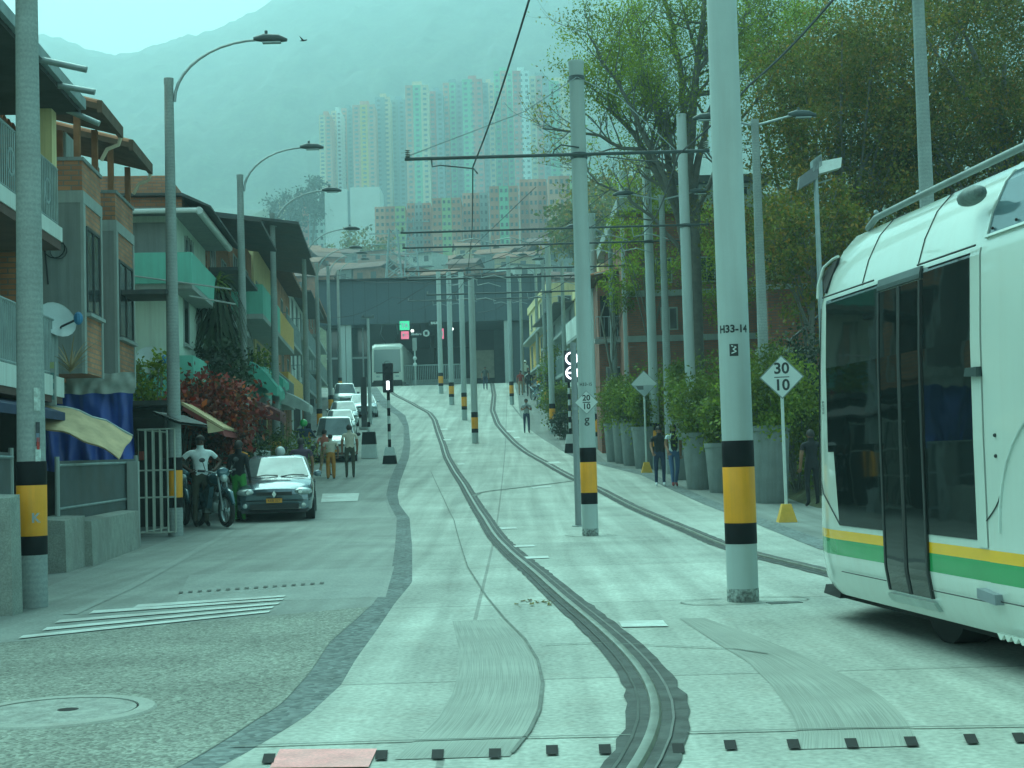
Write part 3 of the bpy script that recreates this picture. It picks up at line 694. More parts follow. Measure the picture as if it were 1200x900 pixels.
p2 = G(692, 628); C2 = catpole(p2, 8.02, .135, 'thick pale pole with a dark bracket arm, left of the lettered one')
C2['h'] = 8.02; a2 = azf(p2)
z_arm = ZA(650, 184, p2.y) - p2.z
xa0 = XA(475, p2.y, 187) - p2.x; xa1 = XA(830, p2.y, 181) - p2.x
arm(C2, z_arm, xa0, xa1, r=.03, pole_r=.13)
MB().tube([(0, -.13, 7.72), (-.9, -.15, 7.15), (xa0 + .08, -.16, z_arm + .06)], .009, n=5).build('stay_rod', M_steel, C2)
MB().tube([(0, -.13, 7.72), (.7, -.15, 7.35), (1.6, -.16, z_arm + .04)], .008, n=5).build('stay_rod', M_steel, C2)
MB().tube([(0, -.14, z_arm + .12), (-.3, -.16, z_arm + .17), (-.42, -.16, z_arm + .08), (-.44, -.16, z_arm + .02)], .014, n=6).build('hook', M_dsteel, C2)
MB().tube([(xa0 + .45, -.16, z_arm - .02), (xa0 + .46, -.16, z_arm - .14), (xa0 + .6, -.16, z_arm - .12), (xa0 + 1.15, -.16, z_arm - .19), (xa0 + 1.22, -.16, z_arm - .28)], .013, n=6).build('registration_arm', M_dsteel, C2)
MB().tube([(1.3, -.16, z_arm - .02), (1.32, -.16, z_arm - .16), (.9, -.16, z_arm - .12), (.45, -.16, z_arm - .05)], .011, n=6).build('registration_arm', M_dsteel, C2)
MB().lathe([(.13, 7.68), (.138, 7.68), (.138, 7.76), (.13, 7.76)], n=20).build('clamp', M_dsteel, C2)
wrap_text('H33-15', .075, .1355, a2, ZA(684, 451, p2.y) - p2.z, C2, M_ink, 'pole_number', bold=.001)
wrap_text('g', .19, .1355, a2, ZA(684, 492, p2.y) - p2.z, C2, M_ink, 'logo_mark', bold=.003)
slab_crack(p2, .3, 4)

# --- diamond speed boards
def diamond(parent, c, s, az, lines, blank=False, half=False, size=.2):
    """square plate standing on its corner; c centre relative to parent, s half diagonal"""
    g_ = bpy.data.objects.new('sign_plate', None)
    b = MB(); ca, sa = math.cos(az), math.sin(az)
    f = lambda u, v, w: (c[0] + u * ca + w * sa, c[1] + u * sa - w * ca, c[2] + v)
    b.prism([f(0, -s, 0), f(s, 0, 0), f(0, s, 0), f(-s, 0, 0)], Vector(f(0, 0, .012)) - Vector(f(0, 0, 0)))
    pl = b.build('sign_plate', M_dsteel if blank == 'dark' else mat('sign rim', (.25, .27, .26), .5), parent)
    b = MB(); k = s * .93
    b.prism([f(0, -k, .0125), f(k, 0, .0125), f(0, k, .0125), f(-k, 0, .0125)], Vector(f(0, 0, .002)) - Vector(f(0, 0, 0)))
    b.build('sign_face', M_white, pl)
    if half:
        b = MB(); q = s * .9
        b.prism([f(0, -q, .017), f(q * .93, -.04, .017), f(-q * .93, -.04, .017)], Vector(f(0, 0, .002)) - Vector(f(0, 0, 0)))
        b.build('sign_symbol', mat('sign grey', (.42, .46, .46), .5), pl)
        b = MB(); b.prism([f(-.6 * s, -.06, .022), f(-.05 * s, -.06, .022), f(-.05 * s, -.42 * s, .022), f(-.45 * s, -.42 * s, .022)], Vector(f(0, 0, .002)) - Vector(f(0, 0, 0))); b.build('sign_symbol', mat('sign dark', (.1, .13, .13), .5), pl)
    for i, tx in enumerate(lines):
        vv = size * .62 * (1 if i == 0 else -1)
        text_mesh(tx, size * 1.15, 'lettering', M_ink, pl, f(0, vv, .0165), (rad(90), 0, az), ext=.001, bold=.006 * size / .2)
    if lines:
        b = MB(); b.prism([f(-size * .55, -.008, .0155), f(size * .55, -.008, .0155), f(size * .55, .008, .0155), f(-size * .55, .008, .0155)], Vector(f(0, 0, .002)) - Vector(f(0, 0, 0))); b.build('rule_line', M_ink, pl)
    return pl
def sign_post(px, py, zc_px, s, lines, label, half=False, size=.2, d=None):
    p = G(px, py) if d is None else at(px, d)
    t = thing('speed_board' if lines else 'marker_board', label, 'sign', p)
    a = azf(p); zc = ZA(zc_px[0], zc_px[1], p.y) - p.z
    MB().cyl((0, 0, .1), (0, 0, zc), .03, n=10).build('post', mat('sign post paint', (.62, .64, .6), .5, var=.1), t, smooth=40)
    b = MB(); v = [(-.17, -.15, 0), (.17, -.15, 0), (.17, .15, 0), (-.17, .15, 0), (-.08, -.08, .33), (.08, -.08, .33), (.08, .08, .33), (-.08, .08, .33)]
    b.hexa(v).build('foot_block', mat('foot block yellow', (.72, .42, .05), .7, var=.15, scale=6, stain=((.35, .25, .08), .5)), t)
    diamond(t, (0, -.045, zc), s, a, lines, half=half, size=size)
    return t
sign_post(922, 612, (919, 442), .40, ['30', '10'], 'white diamond speed board reading 30 over 10 on a yellow foot block', size=.245)
sign_post(758, 554, (756, 450), .42, [], 'white diamond board with grey lower half, on a yellow foot block by the walking women', half=True)
sign_post(702, 519, (696, 452), .55, ['20', '10'], 'white diamond board half hidden behind the bracketed pole', size=.25)
diamond(C2, (math.sin(a2) * .17, -math.cos(a2) * .17, ZA(687, 472, p2.y) - p2.z), .20, a2, ['20', '10'], size=.115)

# --- thin grey post just left of the second pole
p = G(678, 617); t = thing('signal_mast', 'slim grey post standing against the left of the bracketed pole', 'post', p)
MB().lathe([(.06, 0), (.055, 3.4), (.055, ZA(672, 418, p.y) - p.z), (0, ZA(672, 418, p.y) - p.z + .02)], n=12).build('shaft', M_dsteel if False else mat('slim post paint', (.24, .29, .30), .5, var=.08), t, smooth=40)
MB().lathe([(.12, 0), (.12, .02), (.06, .03)], n=12).build('base_plate', M_steel, t)
b = MB(); b.lathe([(.063, 2.15), (.068, 2.15), (.068, 2.2), (.063, 2.2)], n=12); b.build('clamp', M_steel, t)

# --- tram signals on black-and-white posts with block feet
M_sbox = mat('signal housing', (.012, .018, .03), .45, var=.1)
M_lit = emis('lit signal white', (.85, .9, 1.0), 2.2)
M_bw = mat('white post paint', (.70, .72, .7), .5, var=.1)
def striped(t, z0, z1, n, r):
    for i in range(n):
        a = z0 + (z1 - z0) * i / n; c = z0 + (z1 - z0) * (i + 1) / n
        MB().cyl((0, 0, a), (0, 0, c), r, n=10).build('post_band', M_black if i % 2 == 0 else M_bw, t, smooth=40)
def block_foot(t, w=.5, h=1.0):
    MB().hexa([(-w / 2, -w / 2, 0), (w / 2, -w / 2, 0), (w / 2, w / 2, 0), (-w / 2, w / 2, 0), (-w * .42, -w * .42, h * .5), (w * .42, -w * .42, h * .5), (w * .42, w * .42, h * .5), (-w * .42, w * .42, h * .5)]).build('foot_block', M_bw if False else M_black, t)
    MB().hexa([(-w * .415, -w * .415, h * .5), (w * .415, -w * .415, h * .5), (w * .415, w * .415, h * .5), (-w * .415, w * .415, h * .5), (-w * .3, -w * .3, h), (w * .3, -w * .3, h), (w * .3, w * .3, h), (-w * .3, w * .3, h)]).build('foot_block_top', M_bw, t)
d = 54; p = at(457, d); ztop = ZA(455, 426, d) - p.z; zbot = ZA(455, 460, d) - p.z
t = thing('tram_signal', 'black tram signal showing a lit white bar, left of the tracks', 'signal', p)
block_foot(t, .52, .62); striped(t, .62, zbot, 7, .06)
MB().box(-.19, .19, -.12, .12, zbot, ztop).build('housing', M_sbox, t)
bo = MB(); bo.lathe([(.1, 0), (.11, 0), (.11, .15), (.1, .15)], (0, 0, 0), n=12); 
b = MB(); b.box(-.05, .05, -.135, -.122, zbot + .1, zbot + .42); b.build('lit_bar', M_lit, t)
for k in range(3):
    MB().lathe([(.12, -.2), (.13, -.2), (.13, -.12), (.12, -.12)], (0, 0, zbot + .56 + k * .24), n=14, axis='y', ring=True).build('lens_hood', M_sbox, t)
d = 58; p = at(669, d); ztop = ZA(668, 411, d) - p.z; zbot = ZA(668, 448, d) - p.z
t = thing('tram_signal', 'black signal with two lit white rings, half hidden by the bracketed pole', 'signal', p)
block_foot(t, .5, .75); striped(t, .75, zbot, 9, .055)
MB().box(-.16, .38, -.14, .14, zbot, ztop).build('housing', M_sbox, t)
for k in (0, 1):
    zc = ztop - .32 - k * .58
    MB().lathe([(.20, 0), (.26, -.01), (.26, .02), (.20, .02)], (.14, -.165, zc), n=24, axis='y', ring=True).build('lit_ring', M_lit, t)
    if k: MB().box(-.06, .34, -.175, -.145, zc - .03, zc + .03).build('lit_bar', M_lit, t)
# second block with a short striped stub, left of the lit signal
p = G(433, 537); t = thing('bollard_block', 'black and white concrete block with a short stub post, beside the stopped cars', 'bollard', p)
w = .62
MB().hexa([(-w / 2, -.25, 0), (w / 2, -.25, 0), (w / 2, .25, 0), (-w / 2, .25, 0), (-w * .46, -.23, .55), (w * .46, -.23, .55), (w * .46, .23, .55), (-w * .46, .23, .55)]).build('block', M_bw, t)
MB().hexa([(-w * .458, -.228, .55), (w * .458, -.228, .55), (w * .458, .228, .55), (-w * .458, .228, .55), (-w * .4, -.2, 1.05), (w * .4, -.2, 1.05), (w * .4, .2, 1.05), (-w * .4, .2, 1.05)]).build('block_top', M_black, t)
MB().cyl((0, 0, 1.05), (0, 0, 1.25), .06, n=8).build('stub', M_bw, t); MB().cyl((0, 0, 1.25), (0, 0, 1.45), .062, n=8).build('stub_cap', M_black, t)
# dark slab sign and twin headed lamp behind it
d = 76; p = at(427, d); t = thing('totem_sign', 'tall narrow black totem standing behind the row of cars', 'sign', p)
hz_ = ZA(427, 442, d) - p.z
MB().box(-.14, .16, -.1, .1, .12, hz_).build('panel', mat('totem panel', (.02, .03, .035), .4), t); MB().box(-.25, .27, -.2, .2, 0, .12).build('plinth', M_conc, t)
d = 79; p = at(434, d); t = thing('platform_lamp', 'slender pole with a small crosswise lamp head, in front of the far tram', 'street lamp', p)
hz_ = ZA(434, 373, d) - p.z
MB().lathe([(.11, 0), (.09, hz_ * .5), (.07, hz_)], n=10).build('shaft', M_pole, t, smooth=40)
MB().box(-.35, .35, -.1, .1, hz_, hz_ + .09).build('lamp_bar', M_head, t)
for s in (-.28, .28): MB().ball((s, -.02, hz_ + .13), .07).build('lamp', M_head, t)

# --- centre poles up the hill (banded, no arms)
for (px, py, dd, hh, lb) in ((557, 518.7, 66, 7.6, 'pale banded centre pole standing lowest on the hill between the rising tracks'), (544.5, 491.5, 80, 8.2, 'second banded centre pole up the hill between the tracks'),
                         (529.5, 473, 93.5, 8.6, 'third banded centre pole up the hill between the tracks'), (517, 460, 104, 8.9, 'highest banded centre pole on the hill, before the station')):
    z0 = {66: .48, 80: .5, 93.5: .5, 104: .55}[dd]
    t = catpole(at(px, dd), hh, .15 if dd < 90 else .17, lb, zb=z0 if dd != 80 else .58, grime=False); t['h'] = hh

# --- left row of street lamps
def lamp(px, d, h, label, arm_s=1, r0=.14, r1=.085, band=True, reach=1.65, rise=.85, group='street lamps on concrete poles', double=False):
    p = at(px, d) if not isinstance(px, Vector) else px
    t = thing('street_lamp', label, 'street lamp', p, 0, group)
    MB().lathe([(r0, -.1), (r0 * .99, .5), (r1, h - .12), (r1 * 1.08, h - .11), (r1 * 1.08, h), (0, h + .01)], n=20).build('shaft', M_conc, t, smooth=40)
    if band: bands(None, t, r0 * .985)
    for s in ((arm_s, -arm_s) if double else (arm_s,)):
        pts = []
        for i in range(11):
            a = i / 10 * math.pi * .5
            pts.append((s * (r1 + .02 + reach * (1 - math.cos(a))), 0, h - .45 + (rise + .30) * math.sin(a)) if not double else (s * (r1 + reach * .8 * i / 10), 0, h - .12 + .2 * i / 10))
        MB().tube(pts, [.03] * 6 + [.025] * 5, n=7).build('lamp_arm', M_steel, t, smooth=40)
        e = Vector(pts[-1])
        hd = MB(); hd.tube([e + Vector((-.12 * s, 0, .02)), e + Vector((.08 * s, 0, .035)), e + Vector((.35 * s, 0, 0.015)), e + Vector((.52 * s, 0, -.02))], [.04, .085, .08, .03], n=8)
        hd.build('lamp_head', M_head, t, smooth=50)
        MB().box(e.x + .05 * s, e.x + .4 * s, e.y - .055, e.y + .055, e.z - .075, e.z - .05).build('lens', M_lens, t)
        MB().lathe([(.03, 0), (.03, .07), (0, .08)], (e.x + .12 * s, e.y, e.z + .1), n=8).build('photocell', M_head, t)
    return t
def lampZ(px, py, d): return ZA(px, py, d) - zg(d)
L1 = lamp(G(38.5, 712), 14.7, 8.7, 'nearest concrete lamp pole at the left, yellow band and torn stickers at eye level', r0=.148, r1=.095)
L2 = lamp(G(206, 628), 27.6, lampZ(196, 96, 27.6), 'concrete lamp pole at the edge of the road next to the parked motorcycle')
lamp(288, 38.8, lampZ(279, 205, 38.8), 'curved street lamp just left behind the parked blue car')
lamp(325, 47, lampZ(318, 250, 47), 'curved street lamp standing in front of the mint green awnings')
lamp(361, 58, lampZ(357, 290, 58), 'curved street lamp beside the ochre balcony')
lamp(375, 71, lampZ(372, 308, 71), 'curved street lamp sixth along the left pavement')
lamp(388, 82, lampZ(386, 312, 82), 'curved street lamp seventh along the left pavement')
lamp(399, 102, lampZ(397, 316, 102), 'curved street lamp farthest up the left pavement, before the station')
# stickers and a torn black wrap on the nearest lamp pole
aL = azf(L1.location)
for (u0, u1, y0, y1, c, nm) in ((.045, .09, 495, 523, (.05, .06, .07), 'dark'), (.05, .085, 508, 518, (.15, .22, .3), 'blue'), (.055, .085, 513, 527, (.5, .06, .05), 'red'), (.03, .10, 455, 482, (.5, .53, .5), 'pale'), (.04, .1, 526, 545, (.55, .58, .55), 'paper')):
    wrap_rect(u0, u1, lampZ(45, y1, L1.location.y), lampZ(45, y0, L1.location.y), .1475 + (.001 if nm in ('dark', 'pale', 'paper') else .002), aL, L1, mat('sticker ' + nm, c, .7, var=.4, scale=20), 'sticker')
wrap_text('K', .13, .1500, aL + .25, lampZ(42, 607, L1.location.y), L1, mat('faint blue ink', (.32, .42, .45), .7), 'stencil', bold=.004)

# --- right row
lamp(at(901, 32.6), 32.6, lampZ(892, 140, 32.6), 'twin armed street lamp between the lettered pole and the diamond speed board', double=True, band=False, reach=1.0)
lamp(at(786, 44), 44, lampZ(783, 229, 44), 'twin armed street lamp in the cluster of poles above the planters', double=True, band=False, reach=1.1)
lamp(at(723, 53), 53, lampZ(721, 269, 53), 'dull grey single street lamp left in the pole cluster', arm_s=-1, band=True, reach=1.0, rise=.3)
lamp(at(1103, 22.5), 22.5, 9.4, 'street lamp pole rising behind the white tram', arm_s=-1, band=False)
for (px, d, top, lb, hh) in ((664, 74, 305, 'single street lamp seen just left of the bracketed pole', 1), (641, 84, 300, 'street lamp before the cream houses up the right pavement', 1), (632, 96, 315, 'farthest street lamp on the right pavement', 1)):
    lamp(at(px, d), d, lampZ(px, top, d), lb, arm_s=-1, reach=.9, rise=.25)
lamp(at(613, 103), 103, lampZ(612, 322, 103), 'slim lamp at the right end of the station front', arm_s=-1, reach=.5, rise=.2, band=False)
S = []
for (px, d, pt, lb) in ((813, 41, (802, 134), 'tall pale pole with the longest bracket, nearest of its row'), (769, 47, (760, 184), 'second tall catenary pole from the tree trunk in the right row'),
                    (740, 53, (736, 201), 'third tall catenary pole in the right row above the green bushes')):
    h = lampZ(*pt, d); t = catpole(at(px, d), h, .15, lb, grime=False, k=1); t['h'] = h; S.append(t)
def armat(t, yl, xl, yr, xr, r=.03):
    d = t.location.y; zl, zr = ZA(xl, yl, d), ZA(xr, yr, d); z = (zl + zr) / 2 - t.location.z
    arm(t, z, XA(xl, d, yl) - t.location.x, XA(xr, d, yr) - t.location.x, r=r, pole_r=.15)
    for q in (.18, .3, .62, .75):
        x = XA(xl + (xr - xl) * q, d, yl) - t.location.x; MB().tube([(x, -.18, z - .02), (x + .04, -.2, z - .3), (x + .5, -.2, z - .22), (x + 1.0, -.2, z - .38)], .016, n=5).build('registration_arm', M_steel, t)
    return z
for t, a in ((S[0], (274, 470, 264, 830)), (S[1], (292, 472, 282, 813)), (S[2], (320, 475, 310, 768))): armat(t, *a)
for px, d, top, a, lb in ((702, 60, 250, (329, 477, 321, 748), 'catenary pole hidden for the most part behind the bracketed pole'), (648, 70, 288, (345, 500, 342, 690), 'slender catenary pole by the cream houses'), (600, 92, 300, (354, 478, 348, 640), 'dull catenary pole before the right end of the station')):
    t = catpole(at(px, d), lampZ(px, top, d), .14, lb, grime=False); armat(t, *a, r=.04)
# floodlight mast behind the tram nose
p = at(971, 31); t = thing('floodlight_mast', 'slim mast with a white floodlight and grey box behind the tram nose', 'floodlight', p)
hh = lampZ(968, 190, 30)
MB().lathe([(.07, 0), (.05, hh)], n=12).build('shaft', M_steel, t, smooth=40)
MB().hexa([(.05, -.12, hh - .10), (.52, -.14, hh + .02), (.52, .14, hh + .02), (.05, .12, hh - .10), (.05, -.12, hh + .16), (.55, -.14, hh + .24), (.55, .14, hh + .24), (.05, .12, hh + .16)]).build('floodlight', mat('bright housing', (.85, .85, .82), .3), t)
MB().hexa([(-.4, -.1, hh - .42), (.02, -.12, hh - .2), (.02, .12, hh - .2), (-.4, .1, hh - .42), (-.36, -.1, hh - .15), (.06, -.12, hh + .14), (.06, .12, hh + .14), (-.36, .1, hh - .15)]).build('floodlight', mat('dull housing', (.16, .19, .2), .5), t)
b = MB()
for i in range(7): b.box(-.08 + i * .03, -.065 + i * .03, -.14, .14, hh - .05 + i * .02, hh + .2 + i * .02)
b.build('cooling_fins', M_steel, t)
MB().cyl((-.02, 0, hh - .3), (.35, 0, hh - .2), .02, n=6).build('bracket', M_steel, t)

# --- wires
def wire(pts, r, label, name='contact_wire', sag=0.0, n=10):
    P = []
    for a, c in zip(pts, pts[1:]):
        a, c = Vector(a), Vector(c)
        for i in range(n):
            q = a.lerp(c, i / n); q.z -= sag * (c - a).length / 40 * math.sin(math.pi * i / n); P.append(q)
    P.append(Vector(pts[-1]))
    o = MB().tube(P, r, n=5).build(name, M_cable); return tag(o, label, 'overhead wire', 'overhead wires')
w1 = [W(640, -60, 13.0), W(620, 0, 15.3), W(554, 196, p2.y), W(553, 271, 41), W(551, 290, 47), W(548, 318, 53), W(545, 328, 60), (*W(530, 344, 72),), W(514, 352, 92), W(468, 366, 112)]
wire(w1, .013, 'overhead wire dropping from the top edge to the left end of the bracket arm', sag=.4)
wire([W(1060, -90, 13.2), W(976, 0, 15.5), W(880, 98, 20), W(795, 181, p2.y), W(760, 267, 41), W(735, 284, 47), W(700, 312, 53), W(672, 322, 60), W(640, 342, 70), W(600, 352, 92), W(560, 366, 112)], .016, 'thick overhead wire running down from the upper right past the lettered pole', sag=.4)
for (a, c, lb) in (((480, 184, 25), (545, 268, 41), ''), ((560, 273, 41), (660, 216, 34), 'stay')):
    pass
wire([W(545, 330, 60), W(640, 290, 52), W(700, 262, 48), W(760, 215, 44)], .012, 'diagonal stay wire rising right towards the pole cluster', 'stay_wire')
wire([W(500, 332, 64), W(600, 296, 58), W(665, 262, 52), W(735, 205, 50)], .012, 'diagonal stay wire crossing behind the bracketed pole', 'stay_wire')
wire([W(466, 356, 80), W(520, 322, 70), (W(628, 219, 50))], .012, 'stay wire climbing from the station towards the tree', 'stay_wire')
wire([W(380, 372, 100), W(460, 348, 90), W(560, 351, 90), W(640, 346, 90)], .014, 'sagging cross wire before the dark station front', 'span_wire', sag=1.5)
wire([W(395, 322, 100), W(480, 330, 95), W(560, 326, 90), W(640, 330, 90)], .014, 'upper cross wire above the dark station front', 'span_wire', sag=1.5)
# ================================================================== THE WHITE TRAM ON THE RIGHT
TA = Vector((2.41, 11.6, 0)); tv = Vector((.122, -1, 0)).normalized(); tn = Vector((1, .122, 0)).normalized()   # along the side towards us, inwards
tr = thing('tram', 'white articulated tram with yellow and green stripe and black glazed door', 'tram', TA)
def TP(s, v, z): q = tv * s + tn * v; return (q.x, q.y, z)
M_tw = mat('tram white paint', (.64, .65, .59), .25, var=.04, scale=1, coat=.6, stain=((.50, .50, .44), .3), streak=True)
M_tg = mat('tram green stripe', (.02, .30, .09), .25, var=.06, coat=.5)
M_ty = mat('tram yellow stripe', (.86, .47, .01), .25, var=.05, coat=.5)
M_tgl = glass('tram black glass', (.008, .013, .013), .03)
M_tdk = mat('tram underframe', (.02, .022, .022), .8, var=.2)
M_seam = mat('panel seam rubber', (.03, .035, .035), .7)
HW = 1.12
PROFT = [(.10, .24), (.03, .36), (.004, .52), (0, .56), (0, .68), (0, .75), (0, .78), (0, 1.4), (.008, 2.0), (.03, 2.5), (.045, 2.56), (.10, 2.74), (.19, 2.92), (.30, 3.04), (.42, 3.09), (.8, 3.13), (HW, 3.14)]
def body(s0, s1, name, out=0.0, nose=False, kerf=.26):
    st = [s0 + (s1 - s0) * i / 6 for i in range(7)]
    rows = []
    def ring(s, inset=0.0, zf=lambda z: z, sf=lambda z, s: s):
        L_ = [(max(0, v) - out, z) for v, z in PROFT]
        pts = []
        for v, z in L_: pts.append(TP(sf(z, s), v + inset * (1 - v / HW), zf(z)))
        for v, z in reversed(L_[:-1]): pts.append(TP(sf(z, s), 2 * HW - v - inset * (1 - v / HW), zf(z)))
        return pts
    if nose:
        def rake(z): return 0 if z < 1.0 else (z - 1.0) * .28
        for s, ins in ((-1.05, .92), (-1.0, .78), (-.9, .6), (-.72, .40), (-.5, .24), (-.28, .13), (-.12, .07), (.0, .045), (.12, .02), (.29, 0)):
            k = min(1, max(0, (.3 - s) / 1.35))
            rows.append(ring(s, ins, (lambda z, k=k: z if z < 2.6 else 2.6 + (z - 2.6) * (1 - .75 * k)), (lambda z, s, k=k: s + rake(z) * k * (1 if s < 0 else 0.6))))
        st = st[1:] if abs(st[0] - .29) < 1e-6 else st
    for s in st: rows.append(ring(s))
    b = MB(); w = len(rows[0]); b.v = [p for r in rows for p in r]
    n = len(PROFT)
    for i in range(len(rows) - 1):
        for j in range(w - 1):
            b.f.append((i * w + j, i * w + j + 1, (i + 1) * w + j + 1, (i + 1) * w + j))
            jj = j if j < n - 1 else w - 2 - j
            b.m.append(1 if jj == 3 else (2 if jj == 4 else 0))
    b.f.append(tuple(range(w))); b.m.append(0 if nose else 3); b.f.append(tuple((len(rows) - 1) * w + k for k in range(w - 1, -1, -1))); b.m.append(3)
    return b.build(name, [M_tw, M_tg, M_ty, M_tdk], tr, smooth=30)
body(.29, 3.055, 'cab_body', nose=True)
body(3.075, 5.3, 'centre_body', out=.012)
body(5.32, 9.3, 'saloon_body', out=.0)
body(9.34, 11.4, 'centre_body', out=.012)
def side_v(z): 
    for (v0, z0), (v1, z1) in zip(PROFT, PROFT[1:]):
        if z0 <= z <= z1 and z1 > z0: return v0 + (v1 - v0) * (z - z0) / (z1 - z0)
    return 0
def panel(s0, s1, z0, z1, name, mt, proud=.006, parent=None, th=.004, s0t=None, zs=None, s1t=None):
    """thin skin following the tram side between z0 and z1"""
    b = MB(); zz = zs or sorted(set([z0, z1] + [z for v, z in PROFT if z0 < z < z1])); rows = []
    for z in zz:
        k = (z - z0) / (z1 - z0) if z1 > z0 else 0
        a = s0 + ((s0t if s0t is not None else s0) - s0) * k; c = s1 + ((s1t if s1t is not None else s1) - s1) * k
        rows.append([TP(a, side_v(z) - proud, z), TP(c, side_v(z) - proud, z)])
    b.grid(rows)
    # edges back to the body
    bk = [[TP(a_, 0, 0)] for a_ in ()]
    inner = [[TP(s0 + ((s0t if s0t is not None else s0) - s0) * ((z - z0) / (z1 - z0)), side_v(z) + .01, z), TP(s1 + ((s1t if s1t is not None else s1) - s1) * ((z - z0) / (z1 - z0)), side_v(z) + .01, z)] for z in zz]
    for k in (0, 1): b.grid([[r[k], q[k]] for r, q in zip(rows, inner)])
    b.grid([rows[0], inner[0]]); b.grid([rows[-1], inner[-1]])
    return b.build(name, mt, parent or tr)
# front quarter window, with the slanted lower corner of the cab
w0 = panel(.50, 1.425, .79, 2.53, 'side_window', M_tgl, s0t=.30)
panel(.30, .50, 1.35, 2.53, 'quarter_glass', M_tgl, s0t=.305, s1t=.40, proud=.004)
sm = MB(); P_ = [(.02, 1.12), (.16, 1.02), (.50, .80)]
for (s0, z0), (s1, z1) in zip(P_, P_[1:]): sm.cyl(TP(s0, .03 if s0 < .1 else -.002, z0), TP(s1, -.004, z1), .006, n=5)
sm.build('cab_seam', M_seam, tr)
# doors
d_ = panel(1.42, 2.17, .38, 2.46, 'door', M_tgl, proud=.012)
for s in (1.43, 1.79, 1.81, 2.155): panel(s - .014, s + .014, .38, 2.46, 'door_edge', M_seam, proud=.018, parent=d_)
panel(1.42, 2.17, 2.47, 2.55, 'door_header', mat('door header grey', (.12, .14, .14), .4, .4), proud=.02)
panel(1.40, 2.20, .30, .36, 'door_sill', mat('sill aluminium', (.5, .52, .5), .35, .7), proud=.03)
panel(2.165, 2.92, .80, 2.53, 'side_window', M_tgl)
panel(2.92, 3.05, .76, 2.54, 'window_pillar', M_tw, proud=.012)
# seams
for s in (1.05, 2.08): 
    b = MB(); P = [TP(s + .03 * (z - 2.56), v - .002, z) for v, z in PROFT if z > 2.55]; b.tube(P, .005, n=4); b.build('roof_seam', M_seam, tr)
b = MB(); b.tube([TP(.5, -.001, .44), TP(1.4, -.001, .44)], .004, n=4); b.tube([TP(2.2, -.001, .44), TP(3.05, -.001, .44)], .004, n=4); b.tube([TP(3.08, -.013, .46), TP(5.2, -.013, .46)], .004, n=4); b.build('skirt_seam', M_seam, tr)
b = MB(); b.tube([TP(s, -.003, 2.553) for s in (.31, 1.4)], .007, n=4); b.tube([TP(s, -.003, 2.553) for s in (2.18, 3.05)], .007, n=4); b.build('cant_rail_seam', M_seam, tr)
# gangway gap between the modules
b = MB(); b.tube([TP(3.065, v + .03, z) for v, z in PROFT[:12]], .014, n=5); b.build('gangway_gap', M_seam, tr)
b = MB(); b.tube([TP(3.06 + .2 * math.sin(t * .25), -.015, .92 + t * .03) for t in range(0, 6)], .005, n=4); b.build('gangway_gap', M_seam, tr)
# link between modules and marker lamp
MB().hexa([TP(2.96, -.05, .46), TP(3.2, -.05, .44), TP(3.2, .02, .44), TP(2.96, .02, .46), TP(2.96, -.05, .52), TP(3.2, -.05, .50), TP(3.2, .02, .50), TP(2.96, .02, .52)]).build('gangway_link', mat('link grey', (.25, .3, .33), .5, .4), tr)
MB().hexa([TP(2.90, -.045, 1.78), TP(3.06, -.04, 1.77), TP(3.06, 0, 1.77), TP(2.90, 0, 1.78), TP(2.91, -.04, 1.83), TP(3.05, -.035, 1.83), TP(3.05, 0, 1.83), TP(2.91, 0, 1.83)]).build('door_camera', M_head, tr)
# wheel arch line, skirt teeth, bolts
b = MB(); b.tube([TP(3.95 + .72 * math.cos(a), -.016, .86 + .72 * math.sin(a)) for a in [math.pi * i / 16 for i in range(17)]], .009, n=5); b.build('wheel_arch_line', mat('arch trim', (.6, .62, .58), .4), tr)
b = MB()
for i in range(24): b.box(0, 0, 0, 0, 0, 0) if False else b.hexa([TP(3.135 + i * .09, .0, .235), TP(3.155 + i * .09, .0, .235), TP(3.155 + i * .09, .02, .235), TP(3.135 + i * .09, .02, .235), TP(3.10 + i * .09, .0, .27), TP(3.19 + i * .09, .0, .27), TP(3.19 + i * .09, .03, .27), TP(3.10 + i * .09, .03, .27)])
b.build('skirt_brush', M_tw, tr)
b = MB()
for s, z in ((3.22, 1.42), (3.22, 1.30), (3.62, 1.46), (3.62, 1.34)): b.ball(TP(s, -.016, z), .012, 6, 4)
b.build('bolt_caps', M_seam, tr)
# upper window of the centre module
panel(3.14, 4.6, 2.60, 2.98, 'roof_window', glass('tram blue glass', (.08, .14, .16), .08), proud=.02)
panel(3.12, 4.62, 2.585, 2.60, 'window_trim', M_tw, proud=.035); panel(3.115, 3.14, 2.58, 2.99, 'window_trim', M_tw, proud=.03)
b = MB()
for i in range(5): b.ball(TP(3.2 + .3 * i, side_v(2.63) - .03, 2.63), .01, 5, 4)
b.build('bolt_caps', M_seam, tr)
# side mirror camera pod on the cove and the one at the nose corner
b = MB(); b.ball(TP(2.98, .02, 2.86), (.07, .20, .055), 12, 8); pod = b.build('camera_pod', mat('pod grey', (.16, .19, .18), .6, var=.4, scale=20), tr, smooth=60)
# air scoop at the nose corner
sc = MB(); sc.prism([TP(.20, .07, 2.60), TP(.24, .065, 2.60), TP(.33, .15, 2.86), TP(.11, .15, 2.82), TP(.10, .10, 2.72)], Vector(TP(0, -.022, 0)))
sc.build('nose_vent', M_tdk, tr)
sc = MB(); sc.tube([TP(.10, .03, 2.57), TP(.085, .045, 2.68), TP(.10, .09, 2.82), TP(.2, .13, 2.87), TP(.33, .13, 2.875)], .012, n=8); sc.build('vent_cowl', M_tw, tr, smooth=60)
